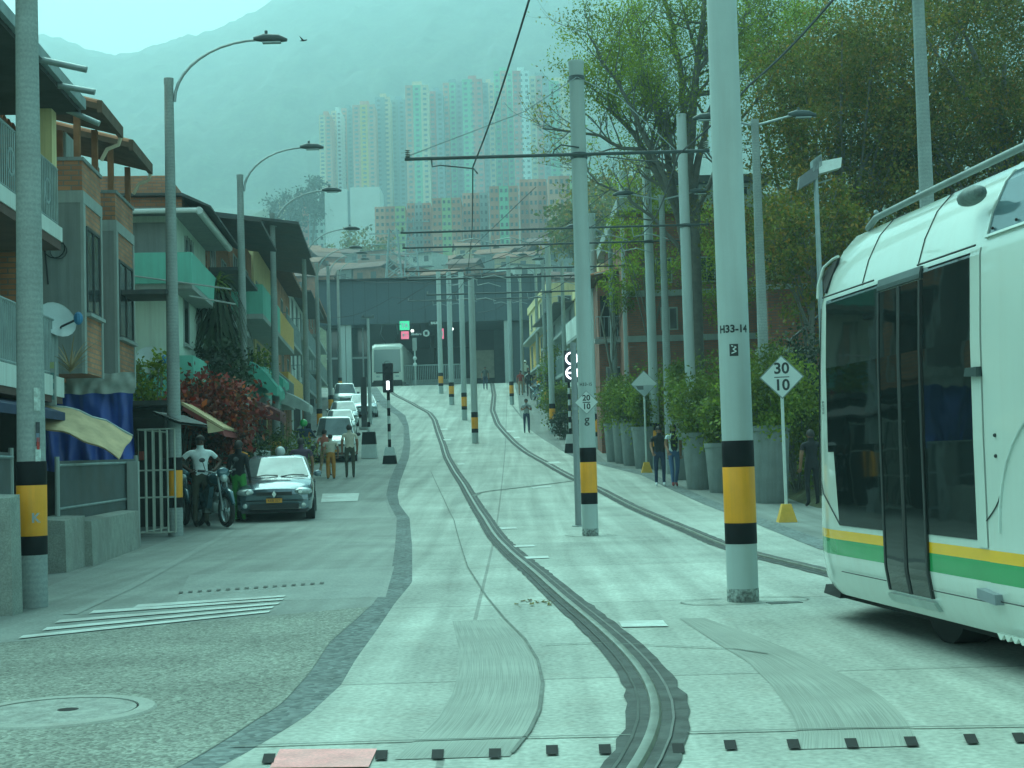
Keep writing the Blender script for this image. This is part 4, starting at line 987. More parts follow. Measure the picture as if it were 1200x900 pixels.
# roof edge rail
b = MB(); b.tube([TP(.55, .30, 3.06), TP(.8, .27, 3.10), TP(1.5, .27, 3.11), TP(3.05, .27, 3.12), TP(5, .27, 3.12), TP(9, .27, 3.12)], .025, n=8); b.build('roof_rail', mat('rail grey', (.22, .27, .26), .5, .3), tr, smooth=50)
b = MB()
for s in (.8, 1.6, 2.4, 3.2, 4.0): b.box(0, 0, 0, 0, 0, 0) if False else b.ball(TP(s, .27, 3.14), .02, 6, 4)
b.build('rail_clips', M_steel, tr)
# windscreen
ws = MB(); rows = []
for z in (1.0, 1.4, 1.9, 2.3, 2.5):
    k = 1; row = []
    for s, ins in ((-1.06, .94), (-1.01, .79), (-.91, .61), (-.73, .41), (-.51, .25), (-.29, .135), (-.13, .072)):
        kk = min(1, max(0, (.3 - s) / 1.35)); sv = side_v(z); q = s + max(0, z - 1.0) * .28 * kk - .012
        row.append(TP(q, sv + ins * (1 - sv / HW) - .01, z))
    for s, ins in reversed(((-1.06, .94), (-1.01, .79), (-.91, .61), (-.73, .41), (-.51, .25), (-.29, .135), (-.13, .072))):
        kk = min(1, max(0, (.3 - s) / 1.35)); sv = side_v(z); q = s + max(0, z - 1.0) * .28 * kk - .012
        row.append(TP(q, 2 * HW - sv - ins * (1 - sv / HW) + .01, z))
    rows.append(row)
ws.grid(rows).build('windscreen', M_tgl, tr, smooth=50)
for sv in (.55, 2 * HW - .55): MB().ball(TP(-.80, sv, .72), (.10, .08, .07)).build('headlight', M_lens, tr, smooth=60)
# nose bumper step and underframe, wheels
MB().hexa([TP(-.35, .14, .20), TP(.15, .10, .20), TP(.15, .5, .20), TP(-.35, .5, .20), TP(-.35, .16, .27), TP(.15, .11, .27), TP(.15, .5, .27), TP(-.35, .5, .27)]).build('bumper_step', M_tdk, tr)
MB().hexa([TP(-.55, .35, .14), TP(11.2, .35, .14), TP(11.2, 1.9, .14), TP(-.55, 1.9, .14), TP(-.55, .35, .42), TP(11.2, .35, .42), TP(11.2, 1.9, .42), TP(-.55, 1.9, .42)]).build('underframe', M_tdk, tr)
for s in (1.5, 4.1, 10.2):
    for v in (.5, 1.74):
        w_ = MB(); c = TP(s, v, .36); w_.tube([Vector(c) - tn * .12, Vector(c) + tn * .12], [.36, .36], n=24); wh = w_.build('wheel', mat('tyre rubber', (.025, .026, .026), .85), tr, smooth=40)
        w_ = MB(); w_.tube([Vector(c) - tn * .125, Vector(c) + tn * .125], [.2, .2], n=16); w_.build('rim', M_steel, wh)
# small lettering on the white door post
nm = text_mesh('5002', .055, 'fleet_number', M_ink, tr, TP(.20, -.0, 1.62), (rad(90), rad(90), math.atan2(tv.x, -tv.y) - rad(90) + math.pi * 0), ext=.001)
nm.rotation_euler = Matrix((tuple(Vector((0, 0, -1))), tuple(tv), tuple(-tn))).transposed().to_euler()
nm.location = TP(.20, .004, 1.70)
# ================================================================== HOUSES
LS = .085
RZL = math.atan(LS)
def planeL(d, out=0.0): return -6.85 - LS * (d - 22) + out
M_cream = mat('cream plaster', (.66, .58, .30), .85, var=.08, scale=1.2, stain=((.32, .28, .16), .55), streak=True)
M_ochre = mat('ochre plaster', (.66, .42, .12), .85, var=.1, stain=((.35, .25, .12), .4), streak=True)
M_wht = mat('white plaster', (.70, .70, .66), .8, var=.07, scale=1.2, stain=((.40, .41, .38), .5), streak=True)
M_mint = mat('mint plaster', (.14, .50, .40), .8, var=.1, scale=1.2, stain=((.12, .30, .24), .4), streak=True)
M_mintc = mat('mint awning cloth', (.08, .44, .34), .7, var=.12)
M_grey = mat('grey render', (.26, .27, .26), .85, var=.1, scale=1.5, stain=((.11, .12, .115), .5), streak=True)
M_lgrey = mat('pale grey render', (.36, .38, .36), .85, var=.1, stain=((.2, .2, .19), .5), streak=True)
M_brown = mat('brown fascia', (.10, .06, .05), .8, var=.2)
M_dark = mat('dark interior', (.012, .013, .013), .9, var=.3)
M_dim = mat('painted deep shade', (.035, .035, .032), .9, var=.5, scale=2)  # shade of porches, lower walls and eaves put into a near-black colour
M_brick = brickmat('orange hollow brick', (.52, .24, .12), (.40, .17, .09), (.24, .20, .16), w=.25, h=.085, stain=.35)
M_brick2 = brickmat('dark red brick', (.36, .14, .085), (.28, .115, .07), (.16, .14, .12), w=.24, h=.085, stain=.4)
M_tile = mat('clay roof tile', (.42, .19, .10), .85, var=.3, scale=3, stain=((.10, .08, .06), .6))
M_eave = mat('weathered eave boards', (.11, .075, .05), .9, var=.3, scale=4)
M_tin = mat('corrugated tin', (.28, .31, .30), .5, .5, var=.25, scale=4, stain=((.22, .13, .08), .5))
M_zinc = mat('dark zinc', (.07, .08, .08), .6, .3, var=.3, stain=((.12, .08, .06), .5))
M_win = glass('house window glass', (.03, .045, .05), .1)
M_frame = mat('window frame paint', (.36, .38, .36), .6, var=.1)
M_wood = mat('brown timber', (.24, .11, .05), .8, var=.25, scale=5)
M_grille = mat('grille steel', (.30, .34, .34), .55, .3, var=.2)
M_tarp = mat('blue tarpaulin', (.03, .085, .38), .45, var=.2, scale=2.5)
M_beige = mat('faded beige canvas', (.50, .40, .22), .7, var=.2, scale=4, stain=((.24, .19, .12), .5))

def tile_roof(t, x0, x1, y0, y1, z0, z1, mt=None, th=.1, name='roof'):
    """sloping roof with half-round tile rows running up the slope (x0 low/street side at z0, x1 high at z1)"""
    b = MB(); mt = mt or M_tile
    b.hexa([(x0, y0, z0 - th), (x1, y0, z1 - th), (x1, y1, z1 - th), (x0, y1, z0 - th), (x0, y0, z0), (x1, y0, z1), (x1, y1, z1), (x0, y1, z0)] if x0 < x1 else
           [(x1, y0, z1 - th), (x0, y0, z0 - th), (x0, y1, z0 - th), (x1, y1, z1 - th), (x1, y0, z1), (x0, y0, z0), (x0, y1, z0), (x1, y1, z1)])
    o = b.build(name, M_eave, t)
    b = MB(); n = max(2, int((y1 - y0) / .28))
    for i in range(n):
        y = y0 + (i + .5) * (y1 - y0) / n; w = (y1 - y0) / n * .46
        rows = []
        for x, z in ((x0, z0), (x1, z1)): rows.append([(x, y + w * math.cos(a), z + .005 + .09 * math.sin(a)) for a in [math.pi * k / 6 for k in range(7)]])
        b.grid(rows)
    b.build('roof_tiles', mt, o)
    return o
def window(t, x, y0, y1, z0, z1, out=1, mt=None, fr=None, bars=0, mull=1, fw=.05):
    """window in a wall facing local +x (out=1) or -x: frame proud of the wall, pane inside it"""
    fr = fr or M_frame; e = .03 * out
    b = MB(); b.box(x, x + e, y0, y1, z0, z0 + fw); b.box(x, x + e, y0, y1, z1 - fw, z1); b.box(x, x + e, y0, y0 + fw, z0 + fw, z1 - fw); b.box(x, x + e, y1 - fw, y1, z0 + fw, z1 - fw)
    for i in range(mull):
        ym = y0 + (y1 - y0) * (i + 1) / (mull + 1); b.box(x, x + e, ym - fw * .4, ym + fw * .4, z0 + fw, z1 - fw)
    f = b.build('window', fr, t)
    MB().box(x + .002 * out, x + .012 * out, y0 + fw, y1 - fw, z0 + fw, z1 - fw).build('pane', mt or M_win, f)
    MB().box(x, x + .09 * out, y0 - .05, y1 + .05, z0 - .06, z0 - .003).build('sill', M_lgrey, f)
    if bars:
        b = MB()
        for i in range(bars): y = y0 + (y1 - y0) * (i + .5) / bars; b.box(x + .06 * out, x + .075 * out, y - .008, y + .008, z0 - .03, z1 + .03)
        for z in (z0, (z0 + z1) / 2, z1): b.box(x + .055 * out, x + .06 * out, y0, y1, z - .01, z + .01)
        b.build('grille', M_grille, f)
    return f
def windowY(t, y, x0, x1, z0, z1, mt=None, fr=None, mull=0):
    """window in a wall that faces the camera side (local -y)"""
    fw = .05; fr = fr or M_frame
    b = MB(); b.box(x0, x1, y - .03, y, z0, z0 + fw); b.box(x0, x1, y - .03, y, z1 - fw, z1); b.box(x0, x0 + fw, y - .03, y, z0 + fw, z1 - fw); b.box(x1 - fw, x1, y - .03, y, z0 + fw, z1 - fw)
    for i in range(mull): xm = x0 + (x1 - x0) * (i + 1) / (mull + 1); b.box(xm - .02, xm + .02, y - .03, y, z0 + fw, z1 - fw)
    f = b.build('window', fr, t); MB().box(x0 + fw, x1 - fw, y - .012, y - .002, z0 + fw, z1 - fw).build('pane', mt or M_win, f)
    return f
def railing(t, p0, p1, z0, z1, n, mt=None, name='railing', r=.012, bars='v'):
    b = MB(); p0, p1 = Vector(p0), Vector(p1)
    b.cyl((*p0, z1), (*p1, z1), r * 1.7, n=6); b.cyl((*p0, z0 + .04), (*p1, z0 + .04), r * 1.3, n=5)
    for i in range(n + 1): q = p0.lerp(p1, i / n); b.cyl((*q, z0), (*q, z1), r, n=4)
    return b.build(name, mt or M_grille, t)
def houseL(d, label, name='house', out=0.0):
    X = planeL(d, out); return thing(name, label, 'house', (X, d, zg(d)), RZL)
def loc(t, P):
    return Matrix.Rotation(-t.rotation_euler.z, 3, 'Z') @ (Vector(P) - Vector(t.location))

# ---- house 1: cream balconied house, nearest at the left
t = houseL(13.6, 'cream plastered house with white edged balconies, nearest at the far left'); H1 = t
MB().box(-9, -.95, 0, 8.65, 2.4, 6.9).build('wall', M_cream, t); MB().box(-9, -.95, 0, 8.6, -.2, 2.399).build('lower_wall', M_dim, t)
for z0, zb, zt in ((2.40, 2.50, 2.80), (4.77, 4.90, 5.12)):
    fl = MB().box(-.95, -.02, -.3, 8.62, z0, zb).build('balcony_slab', M_brown, t)
    MB().box(-.95, 0, -.32, 8.65, zb, zt).build('balcony_fascia', M_wht, fl)
r_ = railing(t, (-.04, 0), (-.04, 8.5), 5.12, 6.0, 80, name='balcony_railing')
for i in range(8): MB().lathe([(.16, -.012), (.2, -.012), (.2, .012), (.16, .012)], (-.04, .5 + i * 1.05, 5.55), n=12, axis='x', ring=True).build('railing_ring', M_grille, r_)
railing(t, (-.04, 0), (-.04, 8.4), 2.8, 3.65, 90, name='balcony_railing')
MB().box(-.06, -.045, 0, 8.4, 2.85, 3.6).build('railing_screen', mat('perforated screen', (.22, .28, .25), .7, var=.3, scale=8), t)
for y in (3.0, 8.28): MB().box(-.42, -.06, y, y + .30, 5.12, 6.9).build('pier', M_cream, t)
window(t, -.95, 5.2, 6.3, 3.6, 4.4, bars=6, mull=2, mt=mat('warm blind', (.45, .38, .2), .7)); window(t, -.95, 2.6, 3.9, 5.6, 6.6); window(t, -.95, 6.2, 7.4, 5.5, 6.6)
MB().box(-.95, -.9, 6.9, 7.8, 2.8, 4.6).build('door', M_dark, t)
for y in (1.2, 4.6): MB().box(-.95, -.9, y, y + 2.2, 0, 2.2).build('shutter', M_dim, t)
rf = tile_roof(t, .28, -5, -.4, 8.7, 7.12, 8.0); MB().box(.25, .37, -.4, 8.7, 6.98, 7.14).build('gutter', M_grille, rf)
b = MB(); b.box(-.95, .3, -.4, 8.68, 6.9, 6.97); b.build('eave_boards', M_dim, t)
for (xa, xb, y, za, zb_) in ((-.4, .95, 5.9, 7.15, 6.84), (-.4, .82, 7.1, 7.08, 6.84), (-.2, .60, 8.55, 7.08, 6.72)):
    MB().cyl((xa, y, za), (xb, y, zb_), .045, n=10).build('drain_pipe', M_steel, t, smooth=40)
MB().box(-1.2, -.9, 8.3, 8.9, 7.6, 8.35).build('chimney', M_brick, t)
# small signboard under the balcony
t = thing('hanging_signboard', 'small pale signboard with dark rows, hung behind the nearest lamp pole', 'sign', W(57, 475, 21.5), RZL)
hh_ = ZA(57, 424, 21.5) - t.location.z
MB().box(-.13, .11, -.03, .03, 0, hh_).build('board', M_lgrey, t)
for i in range(4): MB().box(-.11, .09, -.034, -.03, .08 + i * hh_ * .24, .08 + i * hh_ * .24 + hh_ * .14).build('board_row', mat('sign teal', (.10, .22, .22), .6) if i < 3 else mat('sign lime', (.35, .42, .2), .6), t)

# ---- house 2: brick house with two grey bays
t = houseL(22.4, 'narrow brick and grey house with two projecting bays under tiled roofs'); H2 = t
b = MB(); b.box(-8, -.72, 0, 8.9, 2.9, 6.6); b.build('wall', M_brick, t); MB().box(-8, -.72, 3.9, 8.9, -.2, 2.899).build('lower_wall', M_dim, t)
def bay(y0, y1, zt_win, zb_win, tarp=False):
    b = MB(); b.box(-.72, 0, y0, y1, 2.95, 6.45); o = b.build('bay', M_brick, t)
    MB().box(-.73, .02, y0 - .012, y0 - .002, 2.93, 5.75).build('bay_side_render', M_grey, o)
    MB().box(-.03, .02, y0 - .02, y0 + .16, 2.93, 5.75).build('bay_corner', M_lgrey, o); MB().box(-.03, .02, y1 - .1, y1 + .01, 2.93, 5.75).build('bay_corner', M_lgrey, o)
    MB().box(-.74, .025, y0 - .02, y1 + .01, 5.75, 5.95).build('bay_beam', M_lgrey, o)
    window(t, .0, y0 + .22, y1 - .2, zb_win, zt_win, mull=1, fr=M_zinc, bars=0)
    for z in (6.45,): MB().box(-.75, .03, y0 - .02, y1 + .02, z, z + .06).build('bay_coping', M_grey, o)
    for x in (-.68, -.08):
        for y in (y0 + .05, y1 - .05): MB().box(x - .05, x + .05, y - .05, y + .05, 6.51, 7.3).build('roof_post', M_wood, o)
    rf = tile_roof(t, .32, -1.6, y0 - .2, y1 + .15, 7.35, 7.85); MB().box(.30, .38, y0 - .22, y1 + .15, 7.2, 7.40).build('gutter', M_eave, rf)
    MB().tube([(.34, y1 + .1, 7.2), (.30, y1 + .12, 7.08), (.1, y1 + .12, 7.0), (0, y1 + .1, 6.8)], .035, n=7).build('downpipe', mat('cream pipe', (.5, .45, .32), .6), rf, smooth=50)
bay(1.30, 2.85, 5.40, 3.95); bay(4.2, 6.05, 5.25, 3.8)
MB().box(-.70, -.66, .25, 1.1, 3.1, 5.2).build('shutter', mat('blue grey shutter', (.10, .17, .19), .6, var=.15), t)
MB().box(-.72, -.6, 2.9, 4.15, 5.9, 7.3).build('terrace_screen', M_lgrey, t)
MB().box(.02, .85, 4.6, 5.8, 4.62, 4.70).build('window_canopy', M_zinc, t)
b = MB(); b.lathe([(.16, -.01), (.175, -.01), (.175, .01), (.16, .01)], (-.45, 1.27, 5.0), n=14, axis='y', ring=True); b.lathe([(.13, -.01), (.14, -.01), (.14, .01), (.13, .01)], (-.38, 1.25, 4.95), n=14, axis='y', ring=True); b.tube([(-.62, 1.27, 5.6), (-.6, 1.26, 5.0), (-.55, 1.26, 4.4)], .012, n=4)
b.build('coiled_cable', M_cable, t)
rf = tile_roof(t, -1.2, -6, -.1, 9, 7.1, 8.3, name='main_roof')
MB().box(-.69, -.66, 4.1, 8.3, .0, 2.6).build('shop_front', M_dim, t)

def dish(P, s, az, label, d):
    t = thing('satellite_dish', label, 'satellite dish', P, az)
    b = MB(); prof = [(s * k / 6, .32 * s * (k / 6) ** 2) for k in range(7)]; b.lathe([(0, 0)] + prof[1:] + [(s * 1.01, .33 * s), (s * .98, .30 * s)], n=20)
    o = b.build('reflector', mat('dish grey', (.48, .52, .52), .5, var=.1), t, smooth=50); o.rotation_euler = (rad(64), 0, rad(28)); 
    b = MB(); b.tube([(.05, .0, -s * .5), (.3 * s, -.5 * s, -.25 * s), (s * 1.05, -s * .75, .1 * s)], .018, n=6); b.build('feed_arm', M_cable, t)
    MB().ball((s * 1.1, -s * .78, .14 * s), (.07, .07, .1)).build('receiver', mat('receiver blue', (.03, .18, .35), .5), t)
    b = MB(); b.tube([(0, .1, -.1), (-.1, .35, -.45)], .025, n=6); b.build('mount', M_steel, t)
dish(W(64, 378, 21.8), .30, rad(20), 'pale satellite dish with blue receiver beside the nearest lamp pole', 21.8)
dish(W(176, 425, 31.5), .34, rad(0), 'white satellite dish in front of the mint and white house', 31.5)

# tin valance, blue tarpaulin
t = thing('sheeting_valance', 'strip of crumpled pale sheeting above the blue tarpaulin', 'sheet', W(118, 462, 25.9), RZL)
b = MB(); wv = 85 / 1700 * 25.9; rows = []
for k in range(61):
    x = -wv / 2 + wv * k / 60; rows.append([(x, -.25 + .08 * noise.noise(Vector((k * .13, j * .5, 0))), .36 * j / 5 + .012 * math.sin(k * .3 + j)) for j in range(6)])
b.grid(rows).build('sheet', mat('weathered plastic sheet', (.42, .45, .42), .6, var=.2, scale=3, stain=((.25, .27, .24), .6)), t, smooth=80)
P = W(104, 550, 26); t = thing('tarpaulin', 'blue tarpaulin hung as a curtain behind the fence', 'tarpaulin', P, RZL)
b = MB(); wt = 104 / 1700 * 26; ht = ZA(104, 460, 26) - P.z; rows = []
for j in range(17):
    v = j / 16; rows.append([(-wt / 2 + wt * i / 60, .06 * math.sin(i * .55 + 2 * math.sin(v * 2)) * (1.2 - v) + .05 * noise.noise(Vector((i * .25, v * 3, 0))) + .03 * math.sin(v * 9 + i * .3), ht * v - .08 * math.sin(i / 60 * 3.1) * (1 - v) * (1 if i < 30 else .4)) for i in range(61)])
b.grid(rows).build('cloth', M_tarp, t, smooth=80)
# curved beige awning over the fence
t = thing('awning', 'faded beige awning curving out over the fence from behind the nearest lamp pole', 'awning', W(60, 478, 21.5), RZL)
b = MB(); rows = []
for j in range(9):
    y = -.9 + 1.15 * j / 8; row = []
    for i in range(15):
        u = i / 14; row.append((-.25 + 1.3 * u, y + .5 * u, -.26 + .042 * j - .50 * u ** 1.7 + .02 * math.sin(i * 1.2 + j)))
    rows.append(row)
b.grid(rows); b.grid([[(x, y, z - .02) for x, y, z in r] for r in rows]); b.build('canvas', M_beige, t, smooth=60)
MB().tube([rows[-1][i] for i in range(0, 15, 2)], .02, n=5).build('rim_tube', M_steel, t)
t = thing('awning', 'dark blue awning strip under the lowest cream balcony', 'awning', W(0, 470, 18.5), RZL)
b = MB(); b.prism([(-.8, -3.5, .28), (.18, -3.5, -.05), (.18, -3.5, -.17), (-.8, -3.5, .2)], (0, 6.4, 0)); b.build('canvas', mat('navy canvas', (.02, .04, .10), .7, var=.3), t)

# ---- fences, blocks and gates along the left edge
def fence(pa, pb, h, n, label, lean=0, z0=.1, mt=None, name='steel_fence'):
    pa, pb = Vector(pa), Vector(pb); v = pb - pa; L_ = math.hypot(v.x, v.y)
    t = thing(name, label, 'fence', pa, math.atan2(v.y, v.x) - math.pi / 2)
    b = MB(); dz = v.z
    for i in range(n + 1):
        y = L_ * i / n; z = dz * i / n; b.box(-.008, .008, y - .013, y + .013, z0 + z, h + z)
    b.build('slats', mt or mat('fence paint', (.15, .20, .205), .55, .2, var=.12, scale=2, stain=((.18, .12, .08), .3)), t)
    b = MB()
    for zz in (z0 + .08, h * .55, h - .06): b.cyl((.02, 0, zz), (.02, L_, zz + dz), .022, n=6)
    b.build('rails', M_grille, t)
    for y in (0, L_): MB().cyl((0, y, 0), (0, y, h + .06 + dz * y / L_), .035, n=8).build('fence_post', M_lgrey, t)
    return t
A = G(78, 668); B_ = G(150, 641); 
def stone(px0, px1, pybase, h, w, label, d2=None):
    a = G(px0, pybase); t = thing('concrete_block', label, 'block', a, RZL)
    L_ = d2
    b = MB(); b.hexa([(-w, 0, -.05), (0, 0, -.05), (.02, L_, -.05), (-w + .02, L_, -.05), (-w, 0, h), (-.02, .02, h - .03), (0, L_, h), (-w + .02, L_, h + .02)])
    o = b.build('block', mat('cast concrete', (.33, .335, .30), .9, var=.2, scale=5, bump=.4, bscale=30, stain=((.16, .16, .14), .6), fine=.15), t)
    return t
stone(15, 0, 722, 1.15, .6, 'tall concrete block at the far left behind the nearest lamp pole', .3)
stone(78, 55, 671, .72, .45, 'concrete block between the nearest lamp pole and the small gate', 1.2)
stone(109, 0, 663, .66, .3, 'long low concrete block under the fence with the blue tarpaulin', 3.8)
pa = G(30, 705); fence((pa.x - .3, 13.0, 0), (G(55, 672).x - .3, 19.0, .02), 1.62, 70, 'grey slatted fence running behind the nearest lamp pole')
pa = G(79, 666); pb = G(153, 641); fence((pa.x - .16, pa.y + .1, zg(pa.y)), (pb.x - .1, pb.y + .8, zg(pb.y)), 1.5, 92, 'long grey slatted fence in front of the blue tarpaulin')
p = G(158, 641); MB().box(0, 0, 0, 0, 0, 0)
t = thing('gate_post', 'pale plastered post ending the long fence', 'post', p, RZL); MB().box(-.1, .08, -.08, .1, 0, 1.45).build('post', M_lgrey, t)
# white wire cage gate beside the second lamp pole
pa = G(163, 631); t = thing('cage_gate', 'pale barred gate cage with a dark canopy left of the second lamp pole', 'gate', pa, rad(0))
wg = (206 - 163) / 1700 * pa.y; hg = ZA(180, 503, pa.y) - pa.z; b = MB()
for i in range(6): x = wg * i / 5; b.cyl((x, 0, .1), (x, 0, hg), .018, n=6)
for z in (.1, .75, 1.25, hg): b.cyl((0, 0, z), (wg, 0, z), .018, n=6)
for i in range(5): y = 2.4 * i / 4; b.cyl((0, y, .1), (0, y, hg), .018, n=6)
for z in (.1, 1.25, hg): b.cyl((0, 0, z), (0, 2.4, z), .018, n=6)
b.build('bars', mat('cream bar paint', (.45, .46, .40), .5, var=.15), t)
rows = [[(-.5, y, hg + .35), (wg * .5, y, hg + .33), (wg + .15, y, hg + .12)] for y in (-.25, 2.4)]
b = MB().grid(rows); b.grid([[(x, y, z - .05) for x, y, z in r] for r in rows]); b.build('canopy', M_zinc, t)
# things inside the porch behind the cage
t = thing('shop_porch', 'dim open shop porch with goods behind the pale cage gate', 'porch', (planeL(29.5) - .4, 29.5, zg(29.5)), RZL)
MB().box(-2.6, .7, .6, 4.2, 0, 2.5).build('porch_back', M_dim, t)
MB().box(-2.6, 1.0, -.1, 4.3, 2.5, 2.6).build('porch_roof', M_zinc, t)
for i in range(9):
    c = R.choice([(.35, .08, .06), (.4, .38, .34), (.05, .15, .25), (.3, .24, .08), (.5, .5, .48)]); x = R.uniform(-1.6, .4); z = R.choice([.0, .5, .95, 1.4]); w = R.uniform(.1, .25)
    MB().box(x, x + w, .42, .58, z, z + R.uniform(.12, .35)).build('shop_goods', mat('goods %d' % i, c, .6), t)
# red and beige awning past the second lamp pole
t = thing('awning', 'beige and dark red awning sloping down above the seated man', 'awning', W(214, 478, 30.5), RZL)
b = MB(); b.prism([(0, 0, .08), (.80, 0, -.45), (.86, 0, -.62), (.0, 0, -.05)], (0, 3.6, 0)); b.build('valance', mat('dark red canvas', (.22, .03, .03), .7, var=.2), t)
b = MB(); b.prism([(-.02, -.03, .13), (.84, -.03, -.43), (.83, -.03, -.47), (-.02, -.03, .06)], (0, 3.7, 0)); b.build('canvas', M_beige, t)
b = MB(); b.prism([(.50, -.04, -.28), (.86, -.04, -.50), (.52, -.04, -.55)], (0, .01, 0)); b.build('canvas_corner', mat('pale canvas', (.6, .5, .3), .7), t)

# ---- house 3: mint and white
t = houseL(34.0, 'white house with mint green balcony parapets and a white gutter'); H3 = t; z3 = t.location.z
def lz(py, d, px=200): return ZA(px, py, d) - z3
MB().box(-6, -.05, .6, 6.2, -.2, lz(250, 34.5)).build('wall', mat('pale mint plaster', (.56, .74, .64), .8, var=.07, scale=1.2, stain=((.34, .42, .38), .5), streak=True), t)
MB().box(-6, -.1, .55, .59, lz(292, 34), lz(256, 34)).build('upper_wall', M_grey, t)
for (yt, yb) in ((296, 332), (417, 466)):
    zt, zb = lz(yt, 33.6), lz(yb, 33.6)
    b = MB(); b.box(-6, .45, -.45, -.35, zb, zt); b.box(.35, .45, -.35, 6.4, zb, zt); o = b.build('balcony_parapet', M_mint, t)
    MB().box(-6, .44, -.34, 6.4, zb - .12, zb - .005).build('balcony_slab', M_lgrey, o)
    for y in (.2, 3.2, 6.2): MB().cyl((.4, y, zt), (.4, y, zt + .02), .03, n=6).build('cap', M_mint, o)
b = MB(); b.cyl((.4, -.4, lz(322, 33.6)), (.4, 6.3, lz(322, 33.6)), .025, n=6); b.cyl((-6, -.4, lz(322, 33.6)), (.4, -.4, lz(322, 33.6)), .025, n=6); b.build('handrail', M_lgrey, t)
zg_ = lz(247, 34)
MB().box(-6, .55, -.3, 6.4, zg_ - .02, zg_ + .03).build('roof_slab', M_grey, t)
MB().box(-6, .2, -.1, 6.2, zg_ + .03, zg_ + .36).build('roof_parapet', M_brick, t)
rf = MB(); rf.prism([(-6, -.35, zg_ + .38), (.25, -.35, zg_ + .36), (.9, -.35, zg_ + .05), (.9, -.35, zg_), (.2, -.35, zg_ + .30), (-6, -.35, zg_ + .32)], (0, 6.9, 0)); rf.build('roof', M_zinc, t)
MB().tube([(.62, -.3, zg_ - .05), (.66, 5.8, zg_ - .05)], .09, n=10).build('gutter', M_white, t, smooth=50)
MB().tube([(-2.2, -.38, zg_ - .08), (.6, -.38, zg_ - .06)], .06, n=8).build('gutter', M_white, t, smooth=50)
window(t, -.05, 2.0, 3.4, lz(312, 36), lz(277, 36), mull=1, bars=4); window(t, -.05, 1.6, 2.6, lz(405, 36), lz(350, 36), mull=0)
windowY(t, .6, -1.6, -1.2, lz(408, 34.5), lz(352, 34.5), fr=M_lgrey, mt=mat('beige door', (.45, .42, .36), .6))
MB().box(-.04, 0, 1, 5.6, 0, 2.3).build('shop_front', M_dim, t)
for (px0, y0, px1, y1) in ((158, 323.5, 271, 339), (222, 347, 276, 356.5)):
    a = loc(t, W(px0, y0, 33.4)); c = loc(t, W(px1, y1, 33.4)); MB().cyl(a, c, .022, n=6).build('projecting_rod', M_lgrey, t)
railing(t, (-2.3, -.4), (-.9, -.4), lz(417, 33.6), lz(393, 33.6), 6, mt=M_white)

# ---- generic row houses further up
def row(d0, d1, h, label, wall, upper=None, roof='tin', over=.5, floors=((2.7, 'slab', None), (5.3, 'slab', None)), proj=.6, win=2, shop=True, rise=.5, side=True, out=0.0, sgn=1, rmat=None):
    L_ = (d1 - d0) / math.cos(RZL) - .06
    if sgn > 0: t = houseL(d0, label, out=out)
    else:
        t = thing('house', label, 'house', (planeR(d0, out), d0, zg(d0)), math.atan(.07)); 
    s = sgn; MB().box(-6.5 * s, 0, 0, L_, -.6, floors[-1][0] if upper else h).build('wall', wall, t)
    if upper: MB().box(-6.5 * s, -.02 * s, .01, L_ - .01, floors[-1][0], h).build('upper_wall', upper, t)
    for i, (z, kind, m_) in enumerate(floors):
        MB().box(0, proj * s, .0, L_, z - .16, z).build('balcony_slab', M_lgrey, t)
        if kind == 'solid':
            b = MB(); b.box((proj - .09) * s, proj * s, 0, L_, z + .002, z + .95); b.box(0, (proj - .09) * s, 0, .09, z + .002, z + .95); b.box(0, (proj - .09) * s, L_ - .09, L_, z + .002, z + .95); b.build('balcony_parapet', m_, t)
        elif kind == 'rail':
            railing(t, ((proj - .05) * s, .05), ((proj - .05) * s, L_ - .05), z, z + .95, max(8, int(L_ / .22)), name='balcony_railing')
            railing(t, (0, .05), ((proj - .05) * s, .05), z, z + .95, 4, name='balcony_railing')
        nxt = floors[i + 1][0] if i + 1 < len(floors) else h
        for k in range(win):
            y = L_ * (k + .25) / win; window(t, (-.02 if upper and i == len(floors) - 1 else 0) * s, y, y + min(1.2, L_ / win * .5), z + (.15 if (k + i) % 2 else .9), min(z + 2.1, nxt - .2), out=s, mull=1)
        if side: windowY(t, 0, *sorted((-.6 * s, -1.5 * s)), z + .9, min(z + 1.9, nxt - .2)) 
    if shop:
        MB().box(.002 * s, .03 * s, L_ * .08, L_ * .45, 0, 2.2).build('shutter', M_dim, t); MB().box(.002 * s, .04 * s, L_ * .6, L_ * .8, 0, 2.1).build('door', M_wood, t)
    if roof == 'tile': tile_roof(t, (proj + over * .4) * s, -6.6 * s, -.15, L_ + .1, h + .05, h + 1.5, mt=rmat)
    elif roof == 'tin':
        b = MB(); b.prism([((proj + over) * s, -.2, h - .12), (-6.6 * s, -.2, h + rise), (-6.6 * s, -.2, h + rise + .07), ((proj + over) * s, -.2, h - .03)], (0, L_ + .3, 0)); b.build('roof', rmat or M_zinc, t)
    else: MB().box(-6.5 * s, .1 * s, -.02, L_ + .02, h, h + .5).build('parapet', upper or wall, t)
    return t
H4 = row(40.3, 45.8, 7.7, 'dark roofed grey house behind the hanging leafy plant', M_grey, M_brick, over=.9, floors=((2.7, 'rail', None), (5.0, 'slab', None)), rise=.9)
MB().box(-3, .9, .3, 5.3, 6.3, 6.4).build('lower_roof', M_zinc, H4); MB().box(-5, -1, -.3, 3, 8.2, 8.9).build('roof_room', M_brick, H4)
H5 = row(46.2, 53.6, 8.3, 'brick house with mint green balcony wall and broad dark eave', M_lgrey, M_brick, over=1.2, floors=((2.7, 'solid', M_mint), (5.35, 'solid', M_mint)), proj=1.0, rise=1.1)
